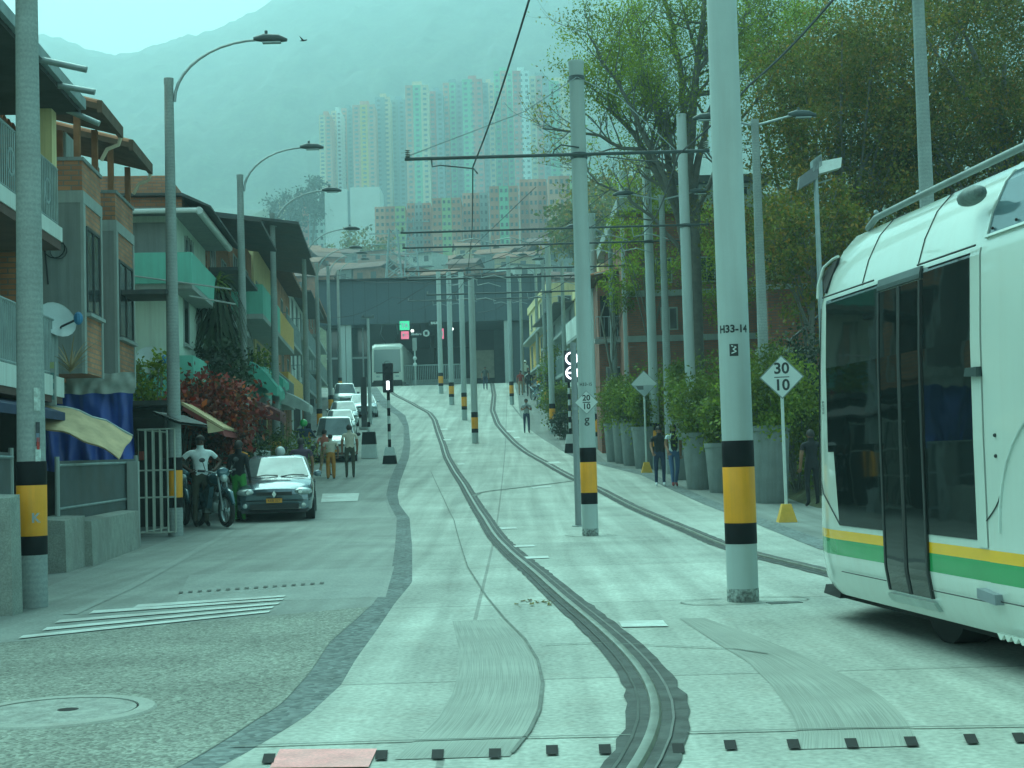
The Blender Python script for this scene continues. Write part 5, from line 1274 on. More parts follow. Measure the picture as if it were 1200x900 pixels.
H6 = row(54.2, 62.8, 8.4, 'ochre house with barred windows and a solid ochre balcony', M_cream, None, roof='tin', over=1.0, floors=((2.6, 'rail', None), (5.0, 'solid', M_ochre)), proj=.9, rise=1.2, win=3)
H7 = row(63.2, 73.8, 8.0, 'brick house under clay tiles just beyond the ochre house', M_brick, None, roof='tile', floors=((2.6, 'solid', M_ochre), (5.2, 'rail', None)), win=3)
H8 = row(74.2, 88.5, 7.4, 'white house with railings seventh along the left side', M_wht, None, roof='tin', floors=((2.6, 'rail', None), (5.0, 'rail', None)), win=4)
H9 = row(89, 104, 7.0, 'last house on the left before the station', M_lgrey, M_brick2, roof='tile', floors=((2.6, 'rail', None), (4.9, 'slab', None)), win=4)
# awnings over the left pavement
def clothawn(px, d, py, w, l, drop, mt, label, sk=None):
    t = thing('awning', label, 'awning', W(px, py, d), RZL)
    rows = [[(w * u, l * v, -drop * u ** 1.6 + .05 * math.sin(v * 9)) for u in [i / 8 for i in range(9)]] for v in [j / 8 for j in range(9)]]
    b = MB().grid(rows); b.grid([[(x, y, z - .03) for x, y, z in r] for r in rows]); b.build('canvas', mt, t, smooth=60)
    rows = [[(w, l * v, -drop + .05 * math.sin(v * 9) - k) for k in (0, .28 + .05 * math.sin(v * 40))] for v in [j / 16 for j in range(17)]]
    MB().grid(rows).build('valance', mt, t)
    b = MB(); b.prism([(0, -.005, 0), (w * .5, -.005, -drop * .33), (w, -.005, -drop), (w, -.005, -drop - .28), (w * .9, -.005, -drop - .25), (0, -.005, -.4)], (0, -.02, 0)); b.build('end_panel', sk or mt, t)
    return t
clothawn(291, 44.5, 424, .85, 3.4, .8, M_mintc, 'mint green awning over the pavement below the brick house')
clothawn(306, 50.5, 430, .75, 3.0, .45, M_mintc, 'smaller mint green awning beyond the curved lamps')
clothawn(292, 43, 470, .9, 2.5, .35, mat('maroon canvas', (.14, .025, .03), .7, var=.2), 'maroon fringed awning under the mint green one')
t = clothawn(326, 53, 459, 1.1, 3, .5, mat('pale sunshade', (.5, .52, .5), .7), 'pale rounded sunshade beside the fourth lamp pole')
t = thing('garden_wall', 'low white garden wall behind the person in black', 'wall', at(300, 36), RZL)
MB().box(-.8, .1, -1.5, 3.0, 0, 1.0).build('wall', M_wht, t); railing(t, (.12, -1.5), (.12, 3.0), .2, 1.35, 14, mt=M_white)

# ================= right side
def planeR(d, out=0.0): return 4.75 - .07 * (d - 60) + out
R1 = row(58.5, 66.5, 7.2, 'brick and white house with a wavy tiled roof behind the bracketed pole', M_wht, M_brick, roof='tile', floors=((2.7, 'rail', None), (4.9, 'solid', M_lgrey)), sgn=-1, proj=.8, out=.2)
R2 = row(67, 78, 7.6, 'cream house with a slanting white parapet on the right side', M_cream, None, roof='flat', floors=((2.7, 'solid', M_wht), (5.2, 'solid', M_wht)), sgn=-1, proj=.7)
R3 = row(78.5, 92, 6.4, 'pale green grey house up the right side', M_lgrey, None, roof='tin', floors=((2.6, 'rail', None), (4.9, 'slab', None)), sgn=-1, win=3)
R4 = row(92.5, 108, 7.2, 'yellow house next to the station on the right', M_ochre, M_cream, roof='flat', floors=((2.6, 'slab', None), (5.0, 'slab', None)), sgn=-1, win=4)
# big brick building behind the tree
d = 52.5; x0 = XA(741, d); x1 = XA(952, d); t = thing('brick_building', 'big red brick building with a concrete roof edge behind the tree trunk', 'building', (x0, d, zg(d)))
ztb = ZA(850, 246, d) - zg(d); wv = x1 - x0
MB().box(0, wv, 0, 12, -.5, ztb).build('wall', M_brick2, t)
for py in (345, 398): zz = ZA(850, py, d) - zg(d); MB().box(-.05, wv + .05, -.06, -.003, zz, zz + .22).build('concrete_band', M_lgrey, t)
MB().box(-.3, wv + .4, -.5, 12.2, ztb + .002, ztb + .45).build('roof_edge', M_lgrey, t)
xb0, xb1, ztp = XA(786, d) - x0, XA(912, d) - x0, ZA(850, 208, d) - zg(d)
MB().box(xb0, xb1, 1.2, 9, ztb + .4, ztp).build('upper_wall', M_lgrey, t); MB().box(xb0 - .3, xb1 + .3, .7, 9.3, ztp, ztp + .25).build('upper_roof', M_zinc, t)
windowY(t, 1.2, XA(868, d) - x0, XA(895, d) - x0, ztb + .7, ztp - .1, mull=1)
for pxa, pxb, pa_, pb_ in ((775, 795, 330, 300), (905, 930, 330, 300), (780, 800, 385, 358), (826, 846, 330, 300)):
    windowY(t, 0, XA(pxa, d) - x0, XA(pxb, d) - x0, ZA(850, pa_, d) - zg(d), ZA(850, pb_, d) - zg(d), mull=1)
# annex house front left of it (dark porch)
t = thing('house', 'low brown house with a dark porch between the tree and the bracketed pole', 'house', (XA(706, 57), 57, zg(57)))
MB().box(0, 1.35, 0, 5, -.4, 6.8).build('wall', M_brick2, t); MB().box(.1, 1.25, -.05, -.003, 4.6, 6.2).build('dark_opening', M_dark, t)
MB().box(-.2, 1.4, -.9, -.002, 4.3, 4.45).build('balcony_slab', M_lgrey, t); railing(t, (-.15, -.85), (1.35, -.85), 4.45, 5.3, 9); tile_roof(t, -.3, 1.5, -1, 4, 6.9, 7.3)
windowY(t, 0, .25, 1.0, 1.8, 3.4, mull=1)
# embankment, retaining wall and stair at the right
t = thing('retaining_wall', 'overgrown brick retaining wall stepping up beside the stair at the right', 'wall', (6.9, 38, zg(38)), 0)
b = MB(); b.box(0, 9, 2, 2.6, -.5, 3.6); b.box(.6, 9, 4.0, 4.6, -.5, 5.6); b.box(1.6, 9, 6.5, 7, 0, 7.2); b.build('wall', M_brick2, t)
b = MB(); b.box(-.05, 9, 1.95, 2.65, 3.6, 3.75); b.box(.55, 9, 3.95, 4.65, 5.6, 5.75); b.build('coping', M_lgrey, t)
t = thing('stair_railing', 'dark stair railing climbing right on the brick slope', 'railing', W(925, 402, 37))
L_ = (968 - 925) / 1700 * 37; b = MB(); b.cyl((0, 0, .05), (L_ * 1.6, 0, 1.15 * 1.1), .03, n=6); b.cyl((0, 0, -.5), (L_ * 1.6, 0, .6), .02, n=6)
for i in range(8): x = L_ * 1.6 * i / 7; b.cyl((x, 0, -1.1 + .9 * i / 7), (x, 0, .05 + 1.2 * i / 7), .02, n=5)
b.build('rails', M_dsteel, t)
em = MB(); rows = []
for y in range(24, 60, 3): rows.append([(6.2 + u * 14, y, zg(y) - .02 + (min(1, u * 3) * .5 + u * 6) * min(1, (y - 24) / 9) + .3 * noise.noise(Vector((u * 9, y, 0))) * (u > 0)) for u in [i / 14 for i in range(15)]])
em.grid(rows).build('embankment', mat('planted bank soil', (.06, .075, .035), .95, var=.4, scale=2, fine=.3, fscale=9), kind='structure', smooth=60)
t = thing('steel_fence', 'low pipe railing behind the big planter', 'fence', at(905, 34.5)); b = MB()
for z in (.45, .85, 1.25): b.cyl((0, 0, z), (3.2, -.5, z), .025, n=6)
for i in range(5): b.cyl((.8 * i, -.125 * i, 0), (.8 * i, -.125 * i, 1.25), .028, n=6)
b.build('rails', M_grille, t)
# ================================================================== STATION, HILLSIDE HOUSES, APARTMENT TOWERS
d = 117.0; t = thing('tram_station', 'long dark teal canopied tram station across the top of the hill', 'station', (XA(376, d), d, 7.55))
x0 = t.location.x; LX = lambda px, dd=d: XA(px, dd) - x0
zS = lambda py, px=500, dd=d: ZA(px, py, dd) - 7.55
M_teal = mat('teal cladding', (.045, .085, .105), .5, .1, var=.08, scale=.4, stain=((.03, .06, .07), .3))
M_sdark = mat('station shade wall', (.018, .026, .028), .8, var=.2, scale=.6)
zb, zt = zS(378), zS(327)
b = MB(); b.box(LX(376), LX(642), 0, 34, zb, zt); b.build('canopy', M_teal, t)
b = MB()
for px in range(376, 642, 14): b.box(LX(px) - .012, LX(px) + .012, -.012, -.002, zb, zt)
b.build('cladding_joint', M_sdark, t)
b = MB(); b.box(LX(376), LX(642), -.5, 34.2, zt, zt + .12); b.build('roof_edge', M_sdark, t)
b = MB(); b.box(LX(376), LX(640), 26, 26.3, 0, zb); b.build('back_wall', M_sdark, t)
b = MB(); b.box(LX(380), LX(432), 3, 3.15, 0, zb); b.build('glazing', glass('station glass', (.03, .06, .065), .1), t)
b = MB()
for px in (382, 396, 424): b.box(LX(px) - .06, LX(px) + .06, 2.9, 3, 0, zb)
b.box(LX(380), LX(432), 2.88, 3, 2.6, 2.75); b.build('glazing_bars', M_steel, t)
for px in (404, 411, 598): MB().box(LX(px) - .22, LX(px) + .22, .3, .8, 0, zb).build('column', M_pole, t)
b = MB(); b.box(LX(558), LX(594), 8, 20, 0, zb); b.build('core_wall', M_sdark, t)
b = MB(); b.box(LX(558), LX(581), 7.9, 8, 1.0, 3.4); b.build('lit_opening', mat('daylit gap', (.35, .36, .28), .8), t)
b = MB()
for i in range(14): b.box(LX(582 + i) - .05, LX(582 + i) + .03, 7.8, 7.98, 0, zb)
b.build('slatted_wall', mat('slat teal', (.03, .055, .06), .6), t)
b = MB(); b.box(LX(600), LX(640), 1.5, 1.8, 0, zb); b.build('end_wall', M_teal, t)
b = MB(); b.box(LX(476), LX(556), 6, 26, 0, .9); b.build('platform', M_conc, t)
for px in (500, 540): MB().box(LX(px) - .2, LX(px) + .2, 12, 12.4, .9, zb).build('column', M_sdark, t)
# signs hung under the canopy
def ssign(px0, px1, y0, y1, mt, label, dz=.05, tx=None, tm=None, name='station_sign'):
    s = thing(name, label, 'sign', (XA(px0, d), d - .4, ZA(500, y1, d)))
    w = XA(px1, d) - XA(px0, d); h = ZA(500, y0, d) - ZA(500, y1, d)
    MB().box(0, w, 0, .12, 0, h).build('sign_box', mt, s)
    b = MB(); b.box(w * .2, w * .2 + .04, .04, .08, h, zb + 7.55 - s.location.z); b.box(w * .8 - .04, w * .8, .04, .08, h, zb + 7.55 - s.location.z); b.build('hanger', M_sdark, s)
    if tx: text_mesh(tx, h * .62, 'lettering', tm or M_white, s, (w / 2, -.006, h * .48), (rad(90), 0, 0), ext=.002, bold=.02)
    return s
ssign(472.5, 484, 376, 386.5, emis('green sign light', (.05, .55, .28), .45), 'green square station sign lettered TA', tx='TA')
s = ssign(474, 483, 388, 397, emis('pink sign light', (.75, .16, .26), .35), 'pink square sign with a white arrow, below the green sign')
b = MB(); w = .62; b.box(.12, .5, -.012, -.003, .29, .35); b.prism([(.2, -.012, .12), (.12, -.012, .32), (.2, -.012, .52), (.26, -.012, .32)], (0, .008, 0)); b.build('arrow', M_white, s)
s = ssign(484, 500, 389.5, 394, M_sdark, 'narrow black sign with white lettering beside the pink arrow', tx='Miraflores')
s = thing('station_sign', 'round white sign with a dark tram symbol under the canopy', 'sign', (XA(503.5, d), d - .4, ZA(500, 391, d)))
MB().lathe([(0, 0), (.27, 0), (.27, .1), (0, .1)], (0, 0, 0), n=20, axis='y').build('disc', M_white, s); MB().box(-.12, .12, -.01, -.002, -.13, .14).build('symbol', M_sdark, s); MB().box(-.02, .02, .04, .08, .27, 2).build('hanger', M_sdark, s)
ssign(517, 524, 386, 398, emis('pink sign light', (.75, .16, .26), .35), 'pink station sign with a white H between the centre poles', tx='H')
ssign(507, 523, 376.5, 382, M_sdark, 'narrow black lettered sign right below the canopy edge', tx='SALIDA')
for px, py in ((486, 386), (533, 385)): 
    s = thing('platform_light', 'small white globe lamp under the canopy by the %s sign' % ('green' if px < 500 else 'pink'), 'lamp', (XA(px, d), d + 1, ZA(500, py, d))); MB().ball((0, 0, 0), .13).build('globe', emis('globe light', (.9, 1, .95), 1.2), s); MB().box(-.015, .015, -.015, .015, .13, .9).build('hanger', M_sdark, s)
# platform fence
s = thing('platform_fence', 'grey railing across the hilltop in front of the station', 'fence', (XA(476, 114.5), 114.5, zg(114.5)))
L_ = XA(548, 114.5) - s.location.x; hf = 1.6
railing(s, (0, 0), (L_, 0), .1, hf, 34, r=.03); MB().box(-.5, .0, -.1, .1, 0, hf + .1).build('end_panel', M_lgrey, s)
s = thing('signal_mast', 'small white mast in front of the station fence', 'post', at(487, 113.5)); hh = ZA(487, 396, 113.5) - s.location.z
MB().cyl((0, 0, 0), (0, 0, hh), .06, n=8).build('shaft', M_pole, s); MB().box(-.16, .16, -.1, .1, hh - 1, hh).build('plate', M_lgrey, s)
for z in (1.6, 2.1): MB().ball((0, -.05, hh - z), .16).build('lamp', M_white, s)
# glazed door light left of the tram
# far tram
ft = thing('far_tram', 'white tram facing us at the hilltop station, under its raised pantograph', 'tram', at(454.5, 113.6))
hw, H = 1.27, 3.4
def ring(y, k, zt_): 
    return [(-hw * k, y, .35), (-hw * k * 1.0, y, 1.0), (-hw * k * .99, y, 2.6), (-hw * k * .96, y, zt_ - .14), (-hw * k * .78, y, zt_), (hw * k * .78, y, zt_), (hw * k * .96, y, zt_ - .14), (hw * k * .99, y, 2.6), (hw * k, y, 1.0), (hw * k, y, .35)]
rows = [ring(0, .92, 3.1), ring(.15, .97, 3.28), ring(.5, 1, H), ring(20, 1, H)]
b = MB().grid(rows); b.add(rows[0], [tuple(range(10))]); b.build('body', M_tw, ft, smooth=40)
b = MB(); b.prism([(-1.06, -.04, 1.12), (1.06, -.04, 1.12), (1.02, -.03, 2.9), (-1.02, -.03, 2.9)], (0, .04, 0)); b.build('windscreen', glass('bus glass', (.16, .24, .24), .12), ft)
b = MB(); b.box(.92, 1.225, .5, 12, 1.2, 2.5); b.build('side_window', M_tgl, ft)
MB().box(-1.12, 1.12, -.06, .3, .05, .48).build('bumper', M_tdk, ft); MB().box(-.9, .9, -.035, -.003, 1.02, 1.18).build('wiper_panel', M_tdk, ft)
for sx in (-.75, .75): MB().box(sx - .14, sx + .14, -.02, .0, .72, .86).build('headlight', M_lit if False else M_lens, ft)
b = MB()
for sx in (-.7, .7): b.tube([(sx * .3, 3.0, H), (sx, 2.2, H + .9), (sx * .8, 3.0, H + 1.75)], .035, n=5)
b.cyl((-.9, 3, H + 1.75), (.9, 3, H + 1.75), .03, n=5); b.build('pantograph', M_dsteel, ft)
# lattice pylon on the hill
# hillside houses, scattered one by one
pal = [brickmat('hill brick a', (.42, .17, .10), (.33, .13, .08), (.2, .17, .14), w=.8, h=.4), brickmat('hill brick b', (.34, .17, .11), (.28, .14, .09), (.2, .18, .15), w=.8, h=.4), mat('hill plaster white', (.55, .55, .5), .85), mat('hill plaster cream', (.5, .42, .27), .85), mat('hill plaster grey', (.25, .26, .25), .85), mat('hill plaster pink', (.45, .27, .22), .85)]
HR = [mat('hill roof rust', (.12, .06, .045), .8, var=.3, scale=.5), mat('hill roof zinc', (.07, .075, .075), .8, .1, var=.3, scale=.5), mat('hill roof clay', (.22, .095, .055), .85, var=.3, scale=.5), mat('hill roof pale', (.15, .16, .16), .7, var=.2, scale=.5)]
M_hw = mat('hill window', (.06, .08, .08), .3)
WALLN = ['red brick', 'brown brick', 'whitewashed', 'cream plastered', 'grey plastered', 'pinkish plastered']; ROOFN = ['rust brown', 'dull zinc', 'clay red', 'pale sheet']
PROTO = {}
def hillhouse(px, dd, w, fl, wi, ri, label, rz=0.0, dep=6.0, zj=0):
    key = (round(w), fl, wi, ri)
    X = XA(px, dd); z = zland(X, dd); P = (X, dd, z - .3 + zj)
    if key in PROTO: return dup(PROTO[key], P, rz, label)
    t = thing('hillside_house', label, 'house', P, rz, 'houses on the hillside above the station'); w = round(w)
    MB().box(-w / 2, w / 2, 0, dep, -5, fl * 2.7).build('wall', pal[wi], t)
    b = MB(); h = fl * 2.7
    if ri == 1 or ri == 3: b.prism([(-w / 2 - .4, -.6, h - .1), (w / 2 + .4, -.6, h - .1), (w / 2 + .4, dep, h + .7), (-w / 2 - .4, dep, h + .7)], (0, 0, .12))
    else: b.prism([(-w / 2 - .3, -.5, h), (w / 2 + .3, -.5, h), (w / 2 + .3, dep / 2, h + 1.3), (-w / 2 - .3, dep / 2, h + 1.3)], (0, 0, .14)); b.prism([(-w / 2 - .3, dep + .3, h), (w / 2 + .3, dep + .3, h), (w / 2 + .3, dep / 2, h + 1.3), (-w / 2 - .3, dep / 2, h + 1.3)], (0, 0, .14))
    b.build('roof', HR[ri], t)
    for f in range(fl):
        n = max(2, w // 3)
        for k in range(n):
            x = -w / 2 + w * (k + .5) / n; MB().box(x - .5, x + .5, -.05, -.01, f * 2.7 + 1.0, f * 2.7 + 2.1).build('window', M_hw, t)
        if f and wi in (2, 3, 5): MB().box(-w / 2, w / 2, -.9, -.01, f * 2.7 - .1, f * 2.7 + .1).build('balcony_slab', pal[4], t)
    PROTO[key] = t; return t
used = {}
rr = random.Random(11)
for dd, npx, a, b_ in ((204, 12, 322, 700), (228, 12, 320, 705), (256, 13, 318, 705), (284, 14, 316, 700), (312, 14, 318, 700), (342, 12, 400, 700)):
    for i in range(npx):
        px = a + (b_ - a) * (i + .5 + rr.uniform(-.3, .3)) / npx; wi = rr.choice([0, 0, 0, 1, 1, 2, 3, 4, 5]); ri = rr.choice([0, 0, 1, 2, 2, 3]); fl = rr.choice([1, 2, 2]); w = rr.choice([5, 6, 7])
        key = (wi, ri, fl); used[key] = used.get(key, 0) + 1
        side = 'left' if px < 440 else ('middle' if px < 560 else 'right'); lev = {204: 'lowest', 228: 'second', 256: 'third', 284: 'fourth', 312: 'fifth', 342: 'highest'}[dd]
        lb = '%s %s-storey house, %s roof, %s in the %s hillside row' % (WALLN[wi], {1: 'one', 2: 'two'}[fl], ROOFN[ri], ['first', 'second', 'third', 'fourth', 'fifth', 'sixth', 'seventh', 'eighth', 'ninth', 'tenth', 'eleventh', 'twelfth', 'thirteenth', 'fourteenth'][i], lev)
        hillhouse(px, dd + rr.uniform(-13, 13), w, fl, wi, ri, lb, rr.uniform(-.6, .6), zj=rr.uniform(-1.2, 1.4))
# flats
def flats(name, px0, px1, dd, ytop, ybase, label, cat, bandsc, nwin, nfl, wallm, winm=None, dep=14, group=None, roofm=None, rz=0.0, wh=.42, box=True):
    X0, X1 = XA(px0, dd), XA(px1, dd); w = X1 - X0; zb = ZA((px0 + px1) / 2, ybase, dd); h = ZA((px0 + px1) / 2, ytop, dd) - zb
    t = thing(name, label, cat, (X0, dd, zb), rz, group)
    MB().box(0, w, 0, dep, -12, h).build('wall', wallm, t)
    n = len(bandsc)
    for i, c in enumerate(bandsc):
        if c is None: continue
        a, e = w * i / n, w * (i + 1) / n; MB().box(a + .01, e - .01, -.35 - .02 * i, -.01, -12, h + (.6 if box else 0)).build('facade_bay', c, t)
    wm = winm or M_hw; fh = h / nfl; first = None
    for k in range(nwin):
        for f in range(nfl):
            x = w * (k + .5) / nwin; ww = min(1.6, w / nwin * .5)
            if first is None:
                first = MB().box(-ww / 2, ww / 2, -.55, -.42, 0, fh * wh).build('window', wm, t); o = first
            else:
                o = first.copy(); COL.objects.link(o); o.parent = t
            o.location = (x, 0, fh * (f + .25))
    if box: MB().box(w * .3, w * .7, 3, 9, h, h + 3.2).build('lift_housing', roofm or wallm, t)
    return t
c_ = lambda n, c: mat('tower ' + n, c, .85, var=.08, scale=.2)
TC = {'cream': c_('cream', (.70, .58, .38)), 'yellow': c_('yellow', (.72, .46, .10)), 'pink': c_('pink', (.62, .24, .19)), 'salmon': c_('salmon', (.66, .34, .23)), 'mint': c_('mint', (.22, .54, .34)), 'blue': c_('blue', (.30, .40, .43)), 'grey': c_('grey', (.32, .36, .35)), 'white': c_('white', (.80, .80, .76)), 'brick': c_('brick', (.52, .22, .13)), 'lime': c_('lime', (.34, .48, .22))}
T = TC
GT = 'pastel apartment towers on the hillside'
tw = [(382, 396, 136, ('cream', 'salmon'), 'cream and salmon tower, leftmost and lowest of the far towers'), (397, 408, 131, ('cream', 'white'), 'thin cream tower second from the left'), (409, 420, 128, ('salmon', 'grey'), 'salmon tower third from the left with a grey edge'),
      (422, 447, 124, ('salmon', 'yellow', 'salmon'), 'tower with a broad yellow middle stripe'), (449, 466, 115, ('blue', 'grey', 'cream'), 'blue grey tower with a pale right stripe'), (467, 483, 118, ('grey', 'blue'), 'recessed blue tower beside the mint striped one'),
      (485, 512, 101, ('salmon', 'mint', 'cream'), 'tall tower with a mint middle stripe and cream right side'), (513, 529, 108, ('pink', 'blue'), 'narrow pink tower beside a blue recess'), (530, 552, 98, ('salmon', 'mint', 'grey'), 'tower with salmon left and mint centre, mid row'),
      (553, 576, 94, ('mint', 'pink'), 'half mint half pink tower'), (577, 590, 98, ('grey', 'cream'), 'narrow grey and cream tower behind the hanging wire'), (591, 612, 84, ('mint', 'salmon', 'mint'), 'tall tower with two mint stripes'), (613, 632, 84, ('pink', 'white'), 'pink and white tower at the edge of the tree'),
      (633, 655, 90, ('cream', 'pink', 'grey'), 'cream and pink tower seen through the twigs'), (656, 680, 96, ('mint', 'cream'), 'mint and cream tower behind the tree crown')]
for i, (a, e, yt, cs, lb) in enumerate(tw):
    e = tw[i + 1][0] if i + 1 < len(tw) else e
    flats('apartment_tower', a, e, 700 + (i % 3) * 14, yt, 246, lb, 'apartment tower', [T[k] for k in cs], 3 if e - a > 18 else 2, 24, T[cs[-1]], winm=mat('tower window', (.17, .20, .20), .4), group=GT)
GB = 'brick apartment blocks below the towers'
bb = [(446, 482, 242, 300, ('salmon', 'brick', 'lime'), 'leftmost brick block next to the bare white wall'), (484, 512, 238, 296, ('brick', 'grey', 'brick'), 'second brick block from the left'), (514, 548, 232, 292, ('brick', 'lime', 'brick'), 'brick block with green stripe behind the hanging wire'),
      (550, 580, 226, 290, ('salmon', 'brick', 'grey'), 'brick block in the middle of the row'), (582, 616, 218, 288, ('brick', 'mint', 'brick'), 'brick block with mint stripe, fifth in the row'), (618, 650, 210, 286, ('brick', 'salmon', 'brick'), 'tallest brick block at the left of the tree'), (652, 690, 206, 290, ('salmon', 'brick', 'lime'), 'brick block behind the bracketed pole')]
for i, (a, e, yt, yb, cs, lb) in enumerate(bb):
    flats('apartment_block', a, e, 385 + (i % 2) * 12, yt, yb, lb, 'apartment block', [T[k] for k in cs], 6, 7, T['brick'], group=GB, box=False, dep=12, roofm=T['brick'])
flats('apartment_block', 322, 350, 470, 236, 305, 'pale many-windowed block at the left behind the street lamps', 'apartment block', [T['grey'], T['cream'], T['grey']], 5, 9, T['grey'], box=False, rz=.1)
flats('apartment_block', 350, 386, 450, 226, 300, 'grey and pink banded block left of the bare white wall', 'apartment block', [T['grey'], T['pink'], T['grey'], T['white']], 6, 9, T['grey'], box=False)
t = thing('blank_tower', 'tall slab with a bare white end wall split by one dark joint', 'apartment block', (XA(387, 430), 430, ZA(420, 302, 430)))
w1_ = XA(417, 430) - XA(387, 430); w2_ = XA(452, 430) - XA(387, 430); h_ = ZA(420, 221, 430) - ZA(420, 302, 430)
MB().box(0, w1_ - .8, 0, 12, -8, h_).build('wall', T['white'], t); MB().box(w1_, w2_, 0, 14, -8, h_ + .4).build('wall', T['white'], t); MB().box(w1_ - .8, w1_, .5, 12, -8, h_ - .5).build('joint', T['blue'], t)
# lattice mast in front of the houses
def pylon(px, dd, ytop, ybase, wb, label):
    X = XA(px, dd); zb = zland(X, dd); h = ZA(px, ytop, dd) - zb; t = thing('lattice_mast', label, 'mast', (X, dd, zb)); b = MB()
    for sx in (-1, 1):
        for sy in (-1, 1): b.cyl((sx * wb, sy * wb, 0), (sx * wb * .35, sy * wb * .35, h), .08, n=4)
    n = 9
    for i in range(n):
        z0, z1 = h * i / n, h * (i + 1) / n; k0, k1 = wb * (1 - .65 * i / n), wb * (1 - .65 * (i + 1) / n)
        for sy in (-1, 1): b.cyl((-k0, sy * k0, z0), (k1, sy * k1, z1), .05, n=4); b.cyl((k0, sy * k0, z0), (-k1, sy * k1, z1), .05, n=4)
    b.build('lattice', M_steel, t)
    for z in (.7, .82, .94): MB().box(-wb * 2.2, wb * 2.2, -.08, .08, h * z, h * z + .15).build('cross_arm', M_steel, t)
pylon(467, 200, 268, 325, 1.5, 'tall lattice power mast left above the station roof')
pylon(488, 240, 255, 320, 1.4, 'second lattice mast just right of the taller one')
# bird
t = thing('bird', 'small dark bird flying in the haze above the curved lamps', 'bird', W(355, 48, 40))
b = MB(); b.tube([(-.09, 0, 0), (0, 0, .01), (.08, 0, .02), (.12, 0, .03)], [.005, .025, .02, .008], n=6)
b.add([(-.03, 0, .01), (.04, 0, .02), (-.08, -.18, .10), (-.03, .18, .09)], [(0, 1, 2), (0, 1, 3)]); b.build('body', M_cable, t)
# ================================================================== CARS
M_tyre = mat('tyre rubber', (.025, .026, .026), .85)
M_glassc = mat('car window glass', (.14, .18, .185), .10, .4, var=.3, scale=2)  # base lightened to imitate sky reflected in the windscreens
M_chrome = mat('chrome', (.6, .62, .62), .15, 1.0, var=.05)
M_blackpl = mat('black trim plastic', (.02, .022, .024), .55, var=.1)
M_plate = mat('yellow number plate', (.72, .33, .03), .5, var=.1)
M_hl = mat('headlight glass', (.5, .54, .54), .08, .3, var=.2, scale=12, coat=1)
def carpaint(n, c): return mat('car paint ' + n, c, .25, .3, var=.03, coat=1.0)
def wheel(t, x, y, r, w=.19):
    s = 1 if x > 0 else -1
    b = MB().lathe([(r * .62, -w / 2), (r * .95, -w / 2), (r, -w * .3), (r, w * .3), (r * .95, w / 2), (r * .62, w / 2)], (x, y, r), n=24, axis='x', ring=True)
    wh = b.build('wheel', M_tyre, t, smooth=40)
    b = MB().lathe([(0, -.02), (r * .2, -.03), (r * .25, 0), (r * .6, .0), (r * .66, .03)], (x + s * w * .4, y, r), n=20, axis='x')
    for k in range(6):
        a = k * math.pi / 3; b.cbox((x + s * w * .44, y + r * .38 * math.cos(a), r + r * .38 * math.sin(a)), (.02, .05 + .16 * abs(math.cos(a)), .05 + .16 * abs(math.sin(a))))
    b.build('rim', M_steel, wh, smooth=40)
